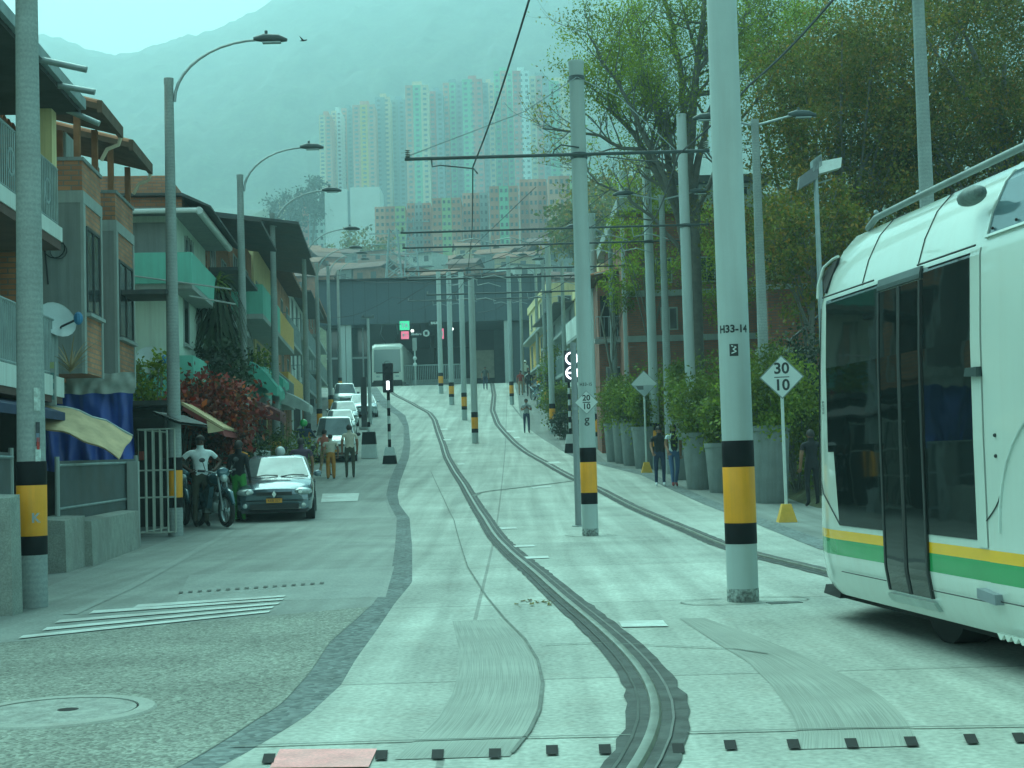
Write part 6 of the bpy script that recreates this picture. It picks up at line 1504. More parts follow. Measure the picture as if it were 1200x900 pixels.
def car(P, rz, paint, label, L=3.8, Wd=1.64, H=1.42, kind='hatch', plate=None, detail=True, cat='car', name='parked_car', group=None):
    t = thing(name, label, cat, P, rz, group); w = Wd / 2; van = kind == 'van'
    # the front faces local -y, the car stretches to +y
    zc = .93 if not van else 1.02; yc = .95 if not van else .42
    if van: st = [(0, .80, .30, .62), (.02, .92, .24, .80), (.16, .985, .20, .92), (yc, 1, .18, zc), (1.2, 1, .18, zc + .02), (L - .25, 1, .2, zc + .02), (L - .04, .97, .24, zc), (L, .93, .32, zc - .05)]
    else: st = [(0, .74, .30, .56), (.03, .86, .22, .66), (.14, .95, .19, .735), (.40, .995, .18, .81), (yc, 1, .18, zc), (1.6, 1, .18, zc + .01), (L - .7, 1, .18, zc + .03), (L - .12, .97, .22, zc + .02), (L - .02, .90, .27, zc - .04), (L, .84, .34, zc - .15)]
    rows = []
    for y, kw, zb, zt in st:
        q = [(kw * .86, zb), (kw * .97, zb + .08), (kw * 1.0, zb + (zt - zb) * .5), (kw * .985, zt - .10), (kw * .93, zt - .025), (kw * .80, zt + .008), (kw * .4, zt + .03)]
        rows.append([(x * w, y - .10 * (1 - (x / kw) ** 2) * (1 if y < .5 else (-1 if y > L - .3 else 0)) , z) for x, z in q] + [(0, y - (.10 if y < .5 else (-.10 if y > L - .3 else 0)), zt + .035)] + [(-x * w, y - .10 * (1 - (x / kw) ** 2) * (1 if y < .5 else (-1 if y > L - .3 else 0)), z) for x, z in reversed(q)])
    b = MB().grid(rows); n = len(rows[0]); b.add(rows[0], [tuple(range(n))]); b.add(rows[-1], [tuple(range(n - 1, -1, -1))])
    b.build('body', paint, t, smooth=35, weld=True)
    yr0 = yc + (.72 if not van else .62); yr1 = L - (.75 if kind == 'hatch' else (1.15 if kind == 'sedan' else .28)); yb = L - (.16 if kind != 'sedan' else .55) if not van else L - .06
    base = [(w * .93, yc - .02, zc), (w * .70, yc - .10, zc), (-w * .70, yc - .10, zc), (-w * .93, yc - .02, zc)]
    G0 = [(w * .93, yc, zc - .02), (w * .95, (yc + yb) / 2, zc), (w * .90, yb, zc), (w * .5, yb + .05, zc), (-w * .5, yb + .05, zc), (-w * .90, yb, zc), (-w * .95, (yc + yb) / 2, zc), (-w * .93, yc, zc - .02), (-w * .5, yc - .09, zc - .02), (w * .5, yc - .09, zc - .02)]
    G1 = [(w * .72, yr0, H - .07), (w * .76, (yr0 + yr1) / 2, H - .05), (w * .72, yr1, H - .08), (w * .4, yr1 + .04, H - .06), (-w * .4, yr1 + .04, H - .06), (-w * .72, yr1, H - .08), (-w * .76, (yr0 + yr1) / 2, H - .05), (-w * .72, yr0, H - .07), (-w * .4, yr0 - .05, H - .06), (w * .4, yr0 - .05, H - .06)]
    G2 = [(x * .8, yr0 + .1 if y < (yr0 + yr1) / 2 - .01 else (y if abs(y - (yr0 + yr1) / 2) < .01 else yr1 - .08), H - .012) for x, y, z in G1]
    N_ = 10; b = MB(); b.add(G0 + G1 + G2, [(i, (i + 1) % N_, N_ + (i + 1) % N_, N_ + i) for i in range(N_)] + [(N_ + i, N_ + (i + 1) % N_, 2 * N_ + (i + 1) % N_, 2 * N_ + i) for i in range(N_)] + [tuple(range(2 * N_, 3 * N_))])
    roof = b.build('roof', paint, t, smooth=35)
    def lerp(a, c, k): return tuple(a[i] + (c[i] - a[i]) * k for i in range(3))
    def pane(idx, name, k0=.10, k1=.92, e0=.06, e1=.94, off=(0, 0, 0)):
        b = MB(); rows = []
        for k in (k0, k1):
            line = [lerp(G0[i], G1[i], k) for i in idx]; line[0] = lerp(line[0], line[1], e0); line[-1] = lerp(line[-2], line[-1], e1)
            rows.append([(p[0] + off[0], p[1] + off[1], p[2] + off[2]) for p in line])
        b.grid(rows); return b.build(name, M_glassc, roof)
    pane((7, 8, 9, 0), 'windscreen', .06, .96, .12, .88, (0, -.012, .010))
    pane((3, 4), 'rear_window', .15, .9, -.3, 1.3, (0, .012, .006))
    for s in (0, 1):
        idx = (0, 1) if s == 0 else (7, 6); pane(idx, 'side_window', .12, .9, .12, .96, (.008 if s == 0 else -.008, 0, .003)); idx = (1, 2) if s == 0 else (6, 5); pane(idx, 'side_window', .12, .9, .05, .85, (.008 if s == 0 else -.008, 0, .003))
    zn = .55 if not van else .62
    for s in (-1, 1):
        b = MB(); b.ball((s * w * .70, .07, zn + .075), (w * .27, .155, .085), 14, 8)
        hl = b.build('headlight', M_hl, t, smooth=60)
        if detail: MB().lathe([(.04, 0), (.055, .01), (.045, .01)], (s * w * .66, -.088, zn + .075), n=14, axis='y').build('lamp_ring', M_chrome, hl)
    for s in ():
        b = MB(); x0, x1 = s * w * .48, s * w * .93
        b.hexa([(min(x0, x1), -.055 if s < 0 and 0 else (.10 if s < 0 else -.03), zn - .02), (max(x0, x1), (-.03 if s < 0 else .10), zn - .02), (max(x0, x1), .3, zn - .02), (min(x0, x1), .3, zn - .02), (min(x0, x1), (.14 if s < 0 else .0), zn + .15), (max(x0, x1), (.0 if s < 0 else .14), zn + .15), (max(x0, x1), .3, zn + .12), (min(x0, x1), .3, zn + .12)])
        hl = b.build('headlight', M_hl, t)
        if detail: MB().lathe([(.055, 0), (.06, .02), (.05, .02)], (s * w * .72, .0, zn + .06), n=14, axis='y').build('lamp_ring', M_chrome, hl)
    b = MB(); b.box(-w * .45, w * .45, -.115, -.05, zn + .0, zn + .075); g_ = b.build('grille', M_blackpl, t)
    b = MB(); b.box(-w * .62, w * .62, -.112, .0, .27, .37); b.build('air_intake', M_blackpl, t)
    b = MB(); b.hexa([(-w * .80, -.06, .19), (w * .80, -.06, .19), (w * .84, .1, .19), (-w * .84, .1, .19), (-w * .86, -.02, .26), (w * .86, -.02, .26), (w * .9, .1, .26), (-w * .9, .1, .26)]); b.build('front_lip', M_blackpl, t)
    for s in (-1, 1): MB().lathe([(0, -.01), (.045, -.008), (.055, .02)], (s * w * .74, -.03, .34), n=12, axis='y').build('fog_lamp', M_hl, t)
    pl = MB().box(-.165, .165, -.125, -.112, .40, .49).build('number_plate', M_plate, t)
    if plate: text_mesh(plate, .075, 'lettering', M_ink, pl, (0, -.127, .447), (rad(90), 0, 0), ext=.0005)
    for s in (-1, 1):
        MB().ball((s * (w + .08), yc + .28, zc + .06), (.09, .05, .07), 10, 6).build('wing_mirror', paint if not van else M_blackpl, t, smooth=60)
    for s in (-1, 1):
        for y in (.68 if not van else .62, L - .68):
            b = MB(); b.lathe([(0, 0), (.345, 0), (.345, .006), (0, .006)], (s * (w - .012) - .003, y, .30), n=24, axis='x'); b.build('wheel_arch', M_blackpl, t)
            wheel(t, s * (w - .085), y, .29)
    for s in (-1, 1): MB().box(*sorted((s * w * .62, s * w * .9)), L - .02, L + .03, .62, .86).build('tail_light', mat('tail lamp red', (.4, .02, .02), .3), t)
    if detail:
        b = MB()
        for x in (-.45, .12): b.tube([(x, yc - .13, zc + .012), (x + .25, yc - .05, zc + .05), (x + .5, yc - .06, zc + .035)], .012, n=5)
        b.build('wiper', M_blackpl, t)
        MB().tube([(0, yr0 + .1, H - .02), (0, yr0 + .25, H + .16)], .007, n=5).build('aerial', M_blackpl, t)
        b = MB(); b.prism([(-.045, -.135, zn + .03), (0, -.135, zn - .045), (.045, -.135, zn + .03), (0, -.135, zn + .105)], (0, .02, 0)); b.prism([(-.017, -.139, zn + .03), (0, -.139, zn - .0), (.017, -.139, zn + .03), (0, -.139, zn + .06)], (0, .004, 0)) ; b.build('badge', M_chrome, t)
        b = MB(); b.tube([(-w * .9, .06, .44), (-w * .5, -.085, .44), (w * .5, -.085, .44), (w * .9, .06, .44)], .012, n=5); b.build('bumper_seam', M_blackpl, t)
        for s in (-1, 1):
            b = MB(); b.tube([(s * (w + .003), 1.0, .30), (s * (w + .003), 1.05, .86)], .005, n=4); b.tube([(s * (w + .003), 2.25, .30), (s * (w + .003), 2.3, .86)], .005, n=4); b.build('door_gap', M_blackpl, t)
            MB().box(s * w - .02, s * w + .02, 2.0, 2.16, .78, .81).build('door_handle', paint, t)
    return t
P = G(322, 611.5)
car(P, math.atan(.125), mat('slate blue metallic paint', (.14, .215, .25), .22, .6, var=.03, coat=1.0), 'slate blue hatchback parked facing us with a yellow number plate', plate='KEB 327')
at_ = lambda px, d: at(px, d)
GC = 'cars stopped in line up the left lane'
gcar = dict(detail=False, group=GC, name='stopped_car')
car(at_(393, 56), math.atan(.11), carpaint('white', (.75, .76, .74)), 'white delivery van, the nearest of the white vehicles in line', L=4.2, Wd=1.66, H=1.82, kind='van', cat='van', **gcar)
car(at_(399, 71), math.atan(.12), carpaint('white', (.75, .76, .74)), 'white hatchback directly behind the white delivery van', L=3.7, Wd=1.58, H=1.5, **gcar)
car(at_(403, 77.5), math.atan(.12), carpaint('pale silver', (.6, .63, .63)), 'pale silver saloon between two white vehicles in the line', L=4.2, Wd=1.6, H=1.5, kind='sedan', **gcar)
car(at_(405, 92), math.atan(.15), carpaint('white', (.75, .76, .74)), 'small white van last in the line before the station', L=4.0, Wd=1.55, H=1.75, kind='van', cat='van', **gcar)
car(at_(427, 84), math.atan(.15), carpaint('ice blue', (.42, .55, .58)), 'ice blue car with dark bumper beside the black totem', L=4.0, Wd=1.62, H=1.5, **gcar)

# ================================================================== MOTORCYCLES
def motorcycle(P, rz, c, label, group='parked motorcycles'):
    """front wheel towards local -y"""
    t = thing('motorcycle', label, 'motorcycle', P, rz, group); pm = carpaint('moto ' + str(c), c)
    for y, nm in ((-.62, 'front'), (.62, 'rear')):
        b = MB().lathe([(.235, -.04), (.28, -.045), (.305, 0), (.28, .045), (.235, .04)], (0, y, .305), n=28, axis='x', ring=True); wh = b.build('wheel', M_tyre, t, smooth=60)
        b = MB(); b.lathe([(.205, -.02), (.238, -.03), (.238, .03), (.205, .02)], (0, y, .305), n=24, axis='x', ring=True); b.lathe([(.0, -.05), (.05, -.05), (.05, .05), (0, .05)], (0, y, .305), n=12, axis='x')
        for k in range(5): a = k * 2 * math.pi / 5; b.cyl((0, y, .305), (0, y + .22 * math.cos(a), .305 + .22 * math.sin(a)), .014, n=5)
        b.build('rim', M_steel, wh, smooth=40)
    b = MB()
    for s in (-.07, .07): b.cyl((s, -.62, .305), (s, -.42, .92), .022, n=8)
    b.build('fork', M_steel, t, smooth=40)
    MB().tube([(0, -.93, .42), (0, -.80, .60), (0, -.62, .66), (0, -.42, .60), (0, -.33, .5)], [.035, .06, .07, .06, .03], n=8).build('front_mudguard', pm, t, smooth=60)
    b = MB(); b.tube([(0, -.40, .86), (0, -.25, .66), (0, .0, .42), (0, .3, .45), (0, .62, .62)], [.03, .03, .035, .03, .025], n=7); b.tube([(0, -.3, .8), (0, 0, .72), (0, .6, .74)], .03, n=7); b.build('frame', M_blackpl, t, smooth=40)
    b = MB(); b.ball((0, -.08, .40), (.13, .17, .15)); b.cyl((0, -.15, .42), (0, -.28, .60), .07, n=10); b.box(-.15, .15, -.02, .14, .26, .40); b.build('engine', M_steel, t, smooth=50)
    b = MB(); b.tube([(0, -.36, .84), (0, -.22, .88), (0, -.02, .86), (0, .1, .78)], [.05, .13, .13, .07], n=12); b.build('fuel_tank', pm, t, smooth=60)
    b = MB(); b.tube([(0, .05, .80), (0, .2, .79), (0, .5, .82), (0, .78, .88)], [.06, .11, .11, .05], n=10); b.build('seat', M_blackpl, t, smooth=60)
    b = MB(); b.tube([(0, .35, .68), (0, .7, .76), (0, .98, .86)], [.09, .08, .03], n=8); b.build('tail_fairing', pm, t, smooth=60)
    for s in (-1, 1): b = MB(); b.prism([(s * .13, -.30, .52), (s * .15, .10, .42), (s * .15, .22, .62), (s * .11, -.12, .78)], (s * .02, 0, 0)); b.build('side_panel', pm, t)
    for s in (-1, 1): MB().hexa([(s * .10, -.2, .34), (s * .17, -.15, .34), (s * .17, .35, .30), (s * .10, .35, .30), (s * .12, -.36, .74), (s * .19, -.32, .72), (s * .18, .12, .60), (s * .10, .12, .60)]).build('leg_shield', pm, t)
    b = MB(); b.tube([(-.36, -.22, 1.02), (-.2, -.34, 1.0), (0, -.42, .95), (.2, -.34, 1.0), (.36, -.22, 1.02)], .014, n=6); b.build('handlebar', M_steel, t, smooth=40)
    for s in (-1, 1):
        MB().cyl((s * .26, -.29, 1.01), (s * .37, -.215, 1.02), .022, n=8).build('grip', M_blackpl, t)
        m_ = MB(); m_.cyl((s * .25, -.30, 1.0), (s * .32, -.33, 1.18), .007, n=5); m_.ball((s * .33, -.33, 1.21), (.06, .015, .04)); m_.build('mirror', M_blackpl, t)
    MB().ball((0, -.53, .88), (.075, .05, .075)).build('headlight', M_hl, t, smooth=60)
    MB().ball((0, -.50, .97), (.13, .06, .10)).build('front_cowl', pm, t, smooth=60)
    MB().box(-.05, .05, .97, 1.0, .78, .84).build('tail_light', mat('tail lamp red', (.4, .02, .02), .3), t)
    MB().tube([(.12, -.1, .28), (.15, .2, .28), (.17, .5, .36), (.17, .85, .46)], [.022, .025, .045, .05], n=8).build('exhaust', M_chrome, t, smooth=50)
    MB().tube([(0, .3, .56), (0, .62, .60), (0, .92, .56)], [.03, .05, .02], n=6).build('rear_mudguard', M_blackpl, t)
    MB().cyl((-.05, .05, .3), (-.22, .12, .02), .014, n=6).build('side_stand', M_blackpl, t)
    return t
Pm = G(272, 619) + Vector((-.50, .55, 0)); Pm.z = zg(Pm.y)
MC = motorcycle(Pm, .62, (.04, .12, .15), 'dark teal motorcycle parked beside the blue hatchback, front wheel turned to the road')
MC.scale = (1.1, 1.1, 1.12)
m2 = dup(MC, Vector((Pm.x - .95, Pm.y + 1.0, zg(Pm.y + 1.0))), .45, 'second dark motorcycle behind the second lamp pole')
m3 = dup(MC, at(352, 37.5), 3.3, 'dark motorcycle parked behind the blue hatchback by the person in a purple shirt')
m4 = dup(MC, at(636, 88), .3, 'nearest of the motorcycles on the far right pavement'); m5 = dup(MC, at(631, 95), .5, 'motorcycle second up on the far right pavement'); m6 = dup(MC, at(357, 52), 3.2, 'motorcycle ridden away by the green helmeted rider')
m7 = dup(MC, at(630, 101), .4, 'motorcycle farthest up on the right pavement')
# ================================================================== PEOPLE
M_skin = mat('skin brown', (.26, .13, .075), .6, var=.06); M_skd = mat('skin dark', (.07, .035, .022), .6, var=.06)
M_hair = mat('black hair', (.012, .010, .009), .6, var=.2)
def cloth(n, c): return mat('cloth ' + n, c, .85, var=.12, scale=9, bump=.5, bscale=14)
def person(P, rz, label, H=1.7, shirt=None, legs=None, skin=None, sleeve='short', pose='stand', shoes=None, hair=True, helmet=None, skirtlike=False, slim=1.0, long_hair=False, vest=None, seed=0, bag=None):
    """faces local -y"""
    t = thing('person', label, 'person', P, rz); k = H / 1.72; skin = skin or M_skin; shoes = shoes or M_blackpl
    sit = pose == 'ride'
    J = {'pel': (0, 0, .95), 'bel': (0, .005, 1.08), 'che': (0, 0, 1.28), 'nek': (0, .01, 1.46), 'hd0': (0, -.005, 1.54), 'hd1': (0, -.015, 1.64), 'hd2': (0, 0, 1.70)}
    arms = {'stand': ((-.20, .02, 1.41), (-.25, .03, 1.13), (-.245, -.05, .90), (-.24, -.09, .82)), 'akimbo': ((-.2, 0, 1.41), (-.40, .06, 1.22), (-.25, -.10, 1.08), (-.19, -.13, 1.04)), 'phone': ((-.2, 0, 1.41), (-.25, -.04, 1.15), (-.09, -.25, 1.24), (-.04, -.28, 1.28)),
            'swingf': ((-.2, 0, 1.41), (-.25, -.07, 1.15), (-.23, -.25, .98), (-.22, -.3, .92)), 'swingb': ((-.2, 0, 1.41), (-.24, .12, 1.15), (-.24, .14, .92), (-.23, .12, .84)), 'bars': ((-.2, 0, 1.41), (-.28, -.22, 1.24), (-.30, -.48, 1.16), (-.31, -.54, 1.15))}
    pa = {'stand': ('stand', 'stand'), 'walk': ('swingf', 'swingb'), 'akimbo': ('akimbo', 'akimbo'), 'phone': ('phone', 'phone'), 'ride': ('bars', 'bars'), 'reach': ('swingf', 'stand')}[pose]
    legp = {'stand': ((-.10, 0, .92), (-.11, -.02, .50), (-.11, .02, .09), (-.12, -.13, .04)), 'f': ((-.10, 0, .92), (-.10, -.17, .52), (-.10, -.22, .12), (-.11, -.36, .07)), 'b': ((-.10, 0, .92), (-.10, .04, .50), (-.10, .28, .13), (-.11, .16, .045)), 'ride': ((-.12, 0, .90), (-.24, -.36, .74), (-.22, -.16, .34), (-.22, -.30, .28))}
    pl = ('f', 'b') if pose == 'walk' else (('ride', 'ride') if sit else ('stand', 'stand'))
    V = []; E = []; Rr = []; B = []
    def v(p, r): V.append(Vector(p)); Rr.append(r if isinstance(r, tuple) else (r, r)); return len(V) - 1
    def e(a, b_, m_): E.append((a, b_)); B.append((a, b_, m_))
    S_, L_, K_, F_ = 0, 1, 2, 3
    dz = -.06 if sit else 0
    g = lambda n: (J[n][0], J[n][1] + (.05 * (J[n][2] - .95) if sit else 0), J[n][2] + dz)
    pel = v(g('pel'), (.145 * slim, .105)); bel = v(g('bel'), (.135 * slim, .10)); che = v(g('che'), (.165 * slim, .11)); nek = v(g('nek'), .062); h0 = v(g('hd0'), (.068, .078)); h1 = v(g('hd1'), (.078, .092)); h2 = v(g('hd2'), (.055, .065))
    e(pel, bel, L_ if 0 else S_); e(bel, che, S_); e(che, nek, S_); e(nek, h0, K_); e(h0, h1, K_); e(h1, h2, K_)
    fingers = []
    for sgn, an in ((-1, pa[0]), (1, pa[1])):
        A_ = [(a[0] * -sgn * (slim if 1 else 1), a[1], a[2] + dz) for a in arms[an]]
        s0 = v(A_[0], .062); el = v(A_[1], .045); wr = v(A_[2], .033); hd = v(A_[3], (.042, .026))
        e(che, s0, S_); e(s0, el, S_ if sleeve != 'none' else K_); e(el, wr, S_ if sleeve == 'long' else K_); e(wr, hd, K_)
        fingers.append((Vector(A_[2]), Vector(A_[3]), sgn))
    for sgn, ln in ((-1, pl[0]), (1, pl[1])):
        A_ = [(a[0] * -sgn, a[1], a[2] + dz) for a in legp[ln]]
        h_ = v(A_[0], .092 * slim); kn = v(A_[1], .062 if not skirtlike else .085); an = v(A_[2], .045 if not skirtlike else .07); to = v(A_[3], (.045, .035))
        e(pel, h_, L_); e(h_, kn, L_); e(kn, an, L_); e(an, to, F_)
    me = bpy.data.meshes.new('body'); me.from_pydata([p * k for p in V], E, []); o = bpy.data.objects.new('tmp', me); COL.objects.link(o)
    md = o.modifiers.new('s', 'SKIN'); md.use_smooth_shade = True
    for i, d_ in enumerate(me.skin_vertices[0].data): d_.radius = (Rr[i][0] * k, Rr[i][1] * k); d_.use_root = (i == 0)
    sb = o.modifiers.new('u', 'SUBSURF'); sb.levels = 1; sb.render_levels = 1
    dg = bpy.context.evaluated_depsgraph_get(); bm_ = bpy.data.meshes.new_from_object(o.evaluated_get(dg)); bpy.data.objects.remove(o); bpy.data.meshes.remove(me)
    vs = [tuple(x.co) for x in bm_.vertices]; fs = [tuple(p.vertices) for p in bm_.polygons]; bpy.data.meshes.remove(bm_)
    b = MB(); b.v = vs
    VK = [p * k for p in V]
    for f in fs:
        c = sum((Vector(vs[i]) for i in f), Vector()) / len(f); best = None
        for a, b2, m_ in B:
            pa_, pb_ = VK[a], VK[b2]; dd = pb_ - pa_; tt = max(0, min(1, (c - pa_).dot(dd) / dd.length_squared)); q = (c - pa_ - dd * tt).length - Rr[a][0] * k * .5
            if best is None or q < best[0]: best = (q, m_, tt, a, b2)
        m_ = best[1]
        if m_ == S_ and best[3] != pel and sleeve == 'short' and len(V) and V[best[4]].z > 0 and abs(V[best[3]].x) > .15 and best[2] > .55: m_ = K_
        if m_ == S_ and c.z < (1.0 + dz) * k and abs(c.x) < .22 * k: m_ = L_
        if m_ == L_ and c.z > (1.0 + dz) * k: m_ = S_
        if vest and m_ == S_ and c.y < -.02 and abs(c.x) < .06 * k and c.z > 1.02 * k: m_ = 4
        b.f.append(f); b.m.append(m_)
    b.mi(K_)
    for wr, hd, sgn in fingers:
        wr, hd = wr * k, hd * k; dr = (hd - wr).normalized(); side = dr.cross(Vector((0, 1, 0) if abs(dr.y) < .8 else (1, 0, 0))).normalized(); nrm = dr.cross(side)
        for i, ln in enumerate((.066, .075, .070, .055)):
            p0 = hd + side * (.026 - .0175 * i) * k + dr * .01; p1 = p0 + dr * ln * .55 * k + nrm * .006; p2 = p1 + dr * ln * .4 * k + nrm * .022 * k; b.tube([p0, p1, p2], [.010 * k, .009 * k, .007 * k], n=5)
        p0 = (wr.lerp(hd, .7)) + side * .026 * k; b.tube([p0, p0 + (side * .7 + dr * .7) * .04 * k, p0 + (side * .6 + dr * 1.4) * .05 * k], [.012 * k, .010 * k, .008 * k], n=5)
    hz0 = (1.60 + dz) * k; hy = VK[h1].y
    b.tube([(0, hy - .088 * k, hz0 + .02 * k), (0, hy - .112 * k, hz0 - .012 * k), (0, hy - .090 * k, hz0 - .022 * k)], [.008 * k, .015 * k, .010 * k], n=6)
    for s in (-1, 1): b.ball((s * .082 * k, hy + .01, hz0 + .0), (.012 * k, .022 * k, .032 * k), 6, 4)
    b.mi(5)
    for s in (-1, 1): b.ball((s * .032 * k, hy - .083 * k, hz0 + .022 * k), (.014 * k, .008 * k, .007 * k), 6, 4)
    b.mi(6); b.ball((0, hy - .080 * k, hz0 - .052 * k), (.024 * k, .008 * k, .007 * k), 6, 4)
    b.build('body', [shirt, legs, skin, shoes, vest or shirt, M_hair, mat('lip', (.2, .07, .05), .6)], t, smooth=80)
    if hair and not helmet:
        h = MB(); rows = []
        for i in range(7):
            a = math.pi * .5 * i / 6 * 1.15
            rows.append([(.096 * k * math.cos(a * .9) * math.cos(u), hy + .012 * k + (.108 * k if math.sin(u) > 0 else .096 * k) * math.cos(a * .9) * math.sin(u), hz0 + .03 * k + .105 * k * math.sin(a * .9) - (.075 * k * (1 - i / 6) * max(0, math.sin(u)) ** .5)) for u in [2 * math.pi * j / 16 for j in range(17)]])
        h.grid(rows); h.add(rows[-1], [tuple(range(16))])
        if long_hair: h.tube([(0, hy + .07 * k, hz0 + .05 * k), (0, hy + .10 * k, hz0 - .06 * k), (0, hy + .10 * k, hz0 - .24 * k)], [.07 * k, .085 * k, .05 * k], n=10)
        h.build('hair', M_hair, t, smooth=70)
    if helmet:
        h = MB().ball((0, hy + .005, hz0 + .03 * k), (.135 * k, .15 * k, .135 * k), 16, 10); h.build('helmet', helmet, t, smooth=80)
        MB().ball((0, hy - .07 * k, hz0 + .01 * k), (.10 * k, .09 * k, .06 * k), 12, 6).build('visor', M_tgl, t, smooth=80)
    if bag: MB().ball((.24 * k, .04, .95 * k), (.06, .12, .14)).build('bag', bag, t, smooth=80)
    if pose == 'phone': MB().cbox((0, -.30 * k, 1.30 * k), (.07, .012, .14)).build('phone', M_blackpl, t)
    return t
white = cloth('white', (.78, .79, .80)); black = cloth('black', (.015, .016, .02)); denim = cloth('denim', (.06, .13, .26)); dgrey = cloth('dark grey', (.07, .08, .08))
cream = cloth('cream', (.62, .60, .50)); must = cloth('mustard', (.50, .22, .04)); pink = cloth('salmon', (.62, .20, .15)); olive = cloth('dark olive', (.06, .07, .05)); navy = cloth('navy', (.02, .04, .09)); purp = cloth('purple check', (.09, .06, .10))
red = cloth('red', (.36, .04, .03)); tan_ = cloth('tan', (.4, .28, .18)); lgr = cloth('light grey', (.38, .40, .40)); green = cloth('green', (.05, .32, .06)); pale = cloth('pale blue white', (.6, .66, .68))
p = at(236, 29.5); person(p, .5, 'person in a white T-shirt with hands on hips behind the teal motorcycle', 1.86, white, olive, M_skd, pose='akimbo')
p = at(281, 30.8); person(p, 2.7, 'person in black with a yellow shoulder line standing left of the blue hatchback', 1.72, black, green, M_skd, pose='stand', sleeve='long')
t_ = p; y_ = MB().tube([(-.20, -.05, 1.43), (-.1, -.02, 1.475), (.1, -.02, 1.475), (.20, -.05, 1.43)], .014, n=5)
y_.build('yellow_piping', M_yellow, [o for o in COL.objects if o.name.startswith('person') and o.parent is None][-1])
person(at(357, 52), 0 + math.pi, 'rider in dark clothes with a bright green helmet beyond the blue hatchback', 1.82, navy, navy, pose='ride', sleeve='long', helmet=mat('green helmet', (.02, .50, .10), .3, coat=.6))
person(at(354, 35.6), math.pi + .1, 'person in a dark purple shirt right behind the blue hatchback', 1.64, purp, dgrey, pose='stand', slim=1.15)
person(at(330, 34.5), math.pi - .2, 'crouched rider in a white helmet just above the blue hatchback roof', 1.5, dgrey, dgrey, pose='ride', sleeve='long', helmet=mat('white helmet', (.7, .72, .72), .3, coat=.6))
person(at(381, 47.4), math.pi - .25, 'person in a salmon top walking at the left of the trio before the white van', 1.55, pink, tan_, pose='walk')
person(at(388, 46.3), math.pi + .1, 'short person in a cream top and mustard trousers walking towards the white van', 1.42, cream, must, pose='stand', slim=1.15, skirtlike=True, shoes=black)
person(at(410.5, 46.6), math.pi + .15, 'person in a cream shirt and dark trousers at the right of the trio', 1.7, cream, olive, pose='stand', shoes=black)
person(at(617.5, 71), 0.1, 'person in a light grey top and jeans looking at a phone on the right pavement', 1.68, lgr, navy, pose='phone')
person(at(569, 106), .1, 'distant person in dark trousers standing on the right track at the hill crest', 1.7, dgrey, navy, pose='stand')
person(at(610.5, 100), .2, 'distant person in a red top and tan trousers on the upper pavement', 1.72, red, tan_, pose='stand')
person(at(620.5, 99), -.2, 'distant person in black beside the red topped one', 1.75, black, black, pose='stand', sleeve='long')
person(at(615.5, 108), .1, 'distant person in a pale jacket and white helmet at the top of the pavement', 1.9, pale, dgrey, pose='stand', helmet=mat('white helmet', (.7, .72, .72), .3, coat=.6))
person(at(774, 38.9), .05, 'person in black top and dark trousers walking beside the one in a white vest', 1.60, black, navy, pose='reach', long_hair=False, shoes=white)
person(at(791, 38.3), .12, 'person in an open white vest over black with blue jeans walking towards us', 1.66, pale, denim, pose='walk', sleeve='none', vest=black, long_hair=True, shoes=cloth('dark red', (.2, .03, .03)), slim=.92)
person(at(718, 59), math.pi, 'person in black with a brown bag walking away behind the marker board', 1.66, black, dgrey, pose='stand', sleeve='long', bag=tan_)
person(at(953, 30.6), math.pi + .2, 'person in black half hidden behind the tram nose', 1.62, black, black, pose='stand')
person(at(699, 66), .2, 'distant person in a red shirt by the right pavement houses', 1.7, red, dgrey, pose='stand')
person(at(705, 69), .3, 'distant person in a yellow green vest by the right pavement houses', 1.7, cloth('lime', (.35, .55, .08)), dgrey, pose='stand')
# ================================================================== TREES AND PLANTS
class Leaves:
    def __init__(s): s.v = []; s.f = []
    def add(s, c, n, size, asp=.55, up=.0):
        a = Vector((R.gauss(0, 1), R.gauss(0, 1), R.gauss(0, 1))); a.normalize(); b = a.cross(Vector((R.gauss(0, 1), R.gauss(0, 1), R.gauss(0, 1) + .01))); b.normalize()
        sz = size * R.uniform(.6, 1.35); a *= sz / 2; b *= sz * asp / 2; o = len(s.v); c = Vector(c)
        s.v += [tuple(c - a), tuple(c + b), tuple(c + a), tuple(c - b)]; s.f.append((o, o + 1, o + 2, o + 3))
    def build(s, name, mt, t, world=True):
        b = MB(); b.v = s.v; b.f = s.f; b.m = [0] * len(s.f); return b.build(name, mt, t, world=world)
M_bark = mat('grey bark', (.15, .14, .12), .9, var=.3, scale=5, bump=.6, bscale=12, stain=((.16, .17, .13), .5))
LM_spring = leafmat('spring leaf', [(.13, .21, .02), (.20, .28, .025), (.28, .34, .03), (.15, .24, .025)], trans=.5)
LM_yel = leafmat('yellowing leaf', [(.32, .27, .03), (.20, .25, .03), (.40, .28, .05)], trans=.3)
LM_dense = leafmat('dense olive leaf', [(.07, .11, .018), (.11, .15, .02), (.21, .18, .02), (.08, .12, .018), (.36, .20, .03)], trans=.45)
LM_bush = leafmat('bush leaf', [(.08, .15, .02), (.14, .22, .025), (.22, .28, .03), (.10, .17, .02)], trans=.45)
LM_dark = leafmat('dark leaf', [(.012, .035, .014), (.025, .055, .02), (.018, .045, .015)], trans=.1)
LM_red = leafmat('croton leaf', [(.30, .02, .012), (.14, .012, .014), (.42, .09, .015), (.06, .015, .015), (.34, .03, .015), (.04, .06, .015)], trans=.15)
LM_lime = leafmat('lime leaf', [(.18, .26, .03), (.10, .18, .03), (.28, .32, .06)], trans=.3)

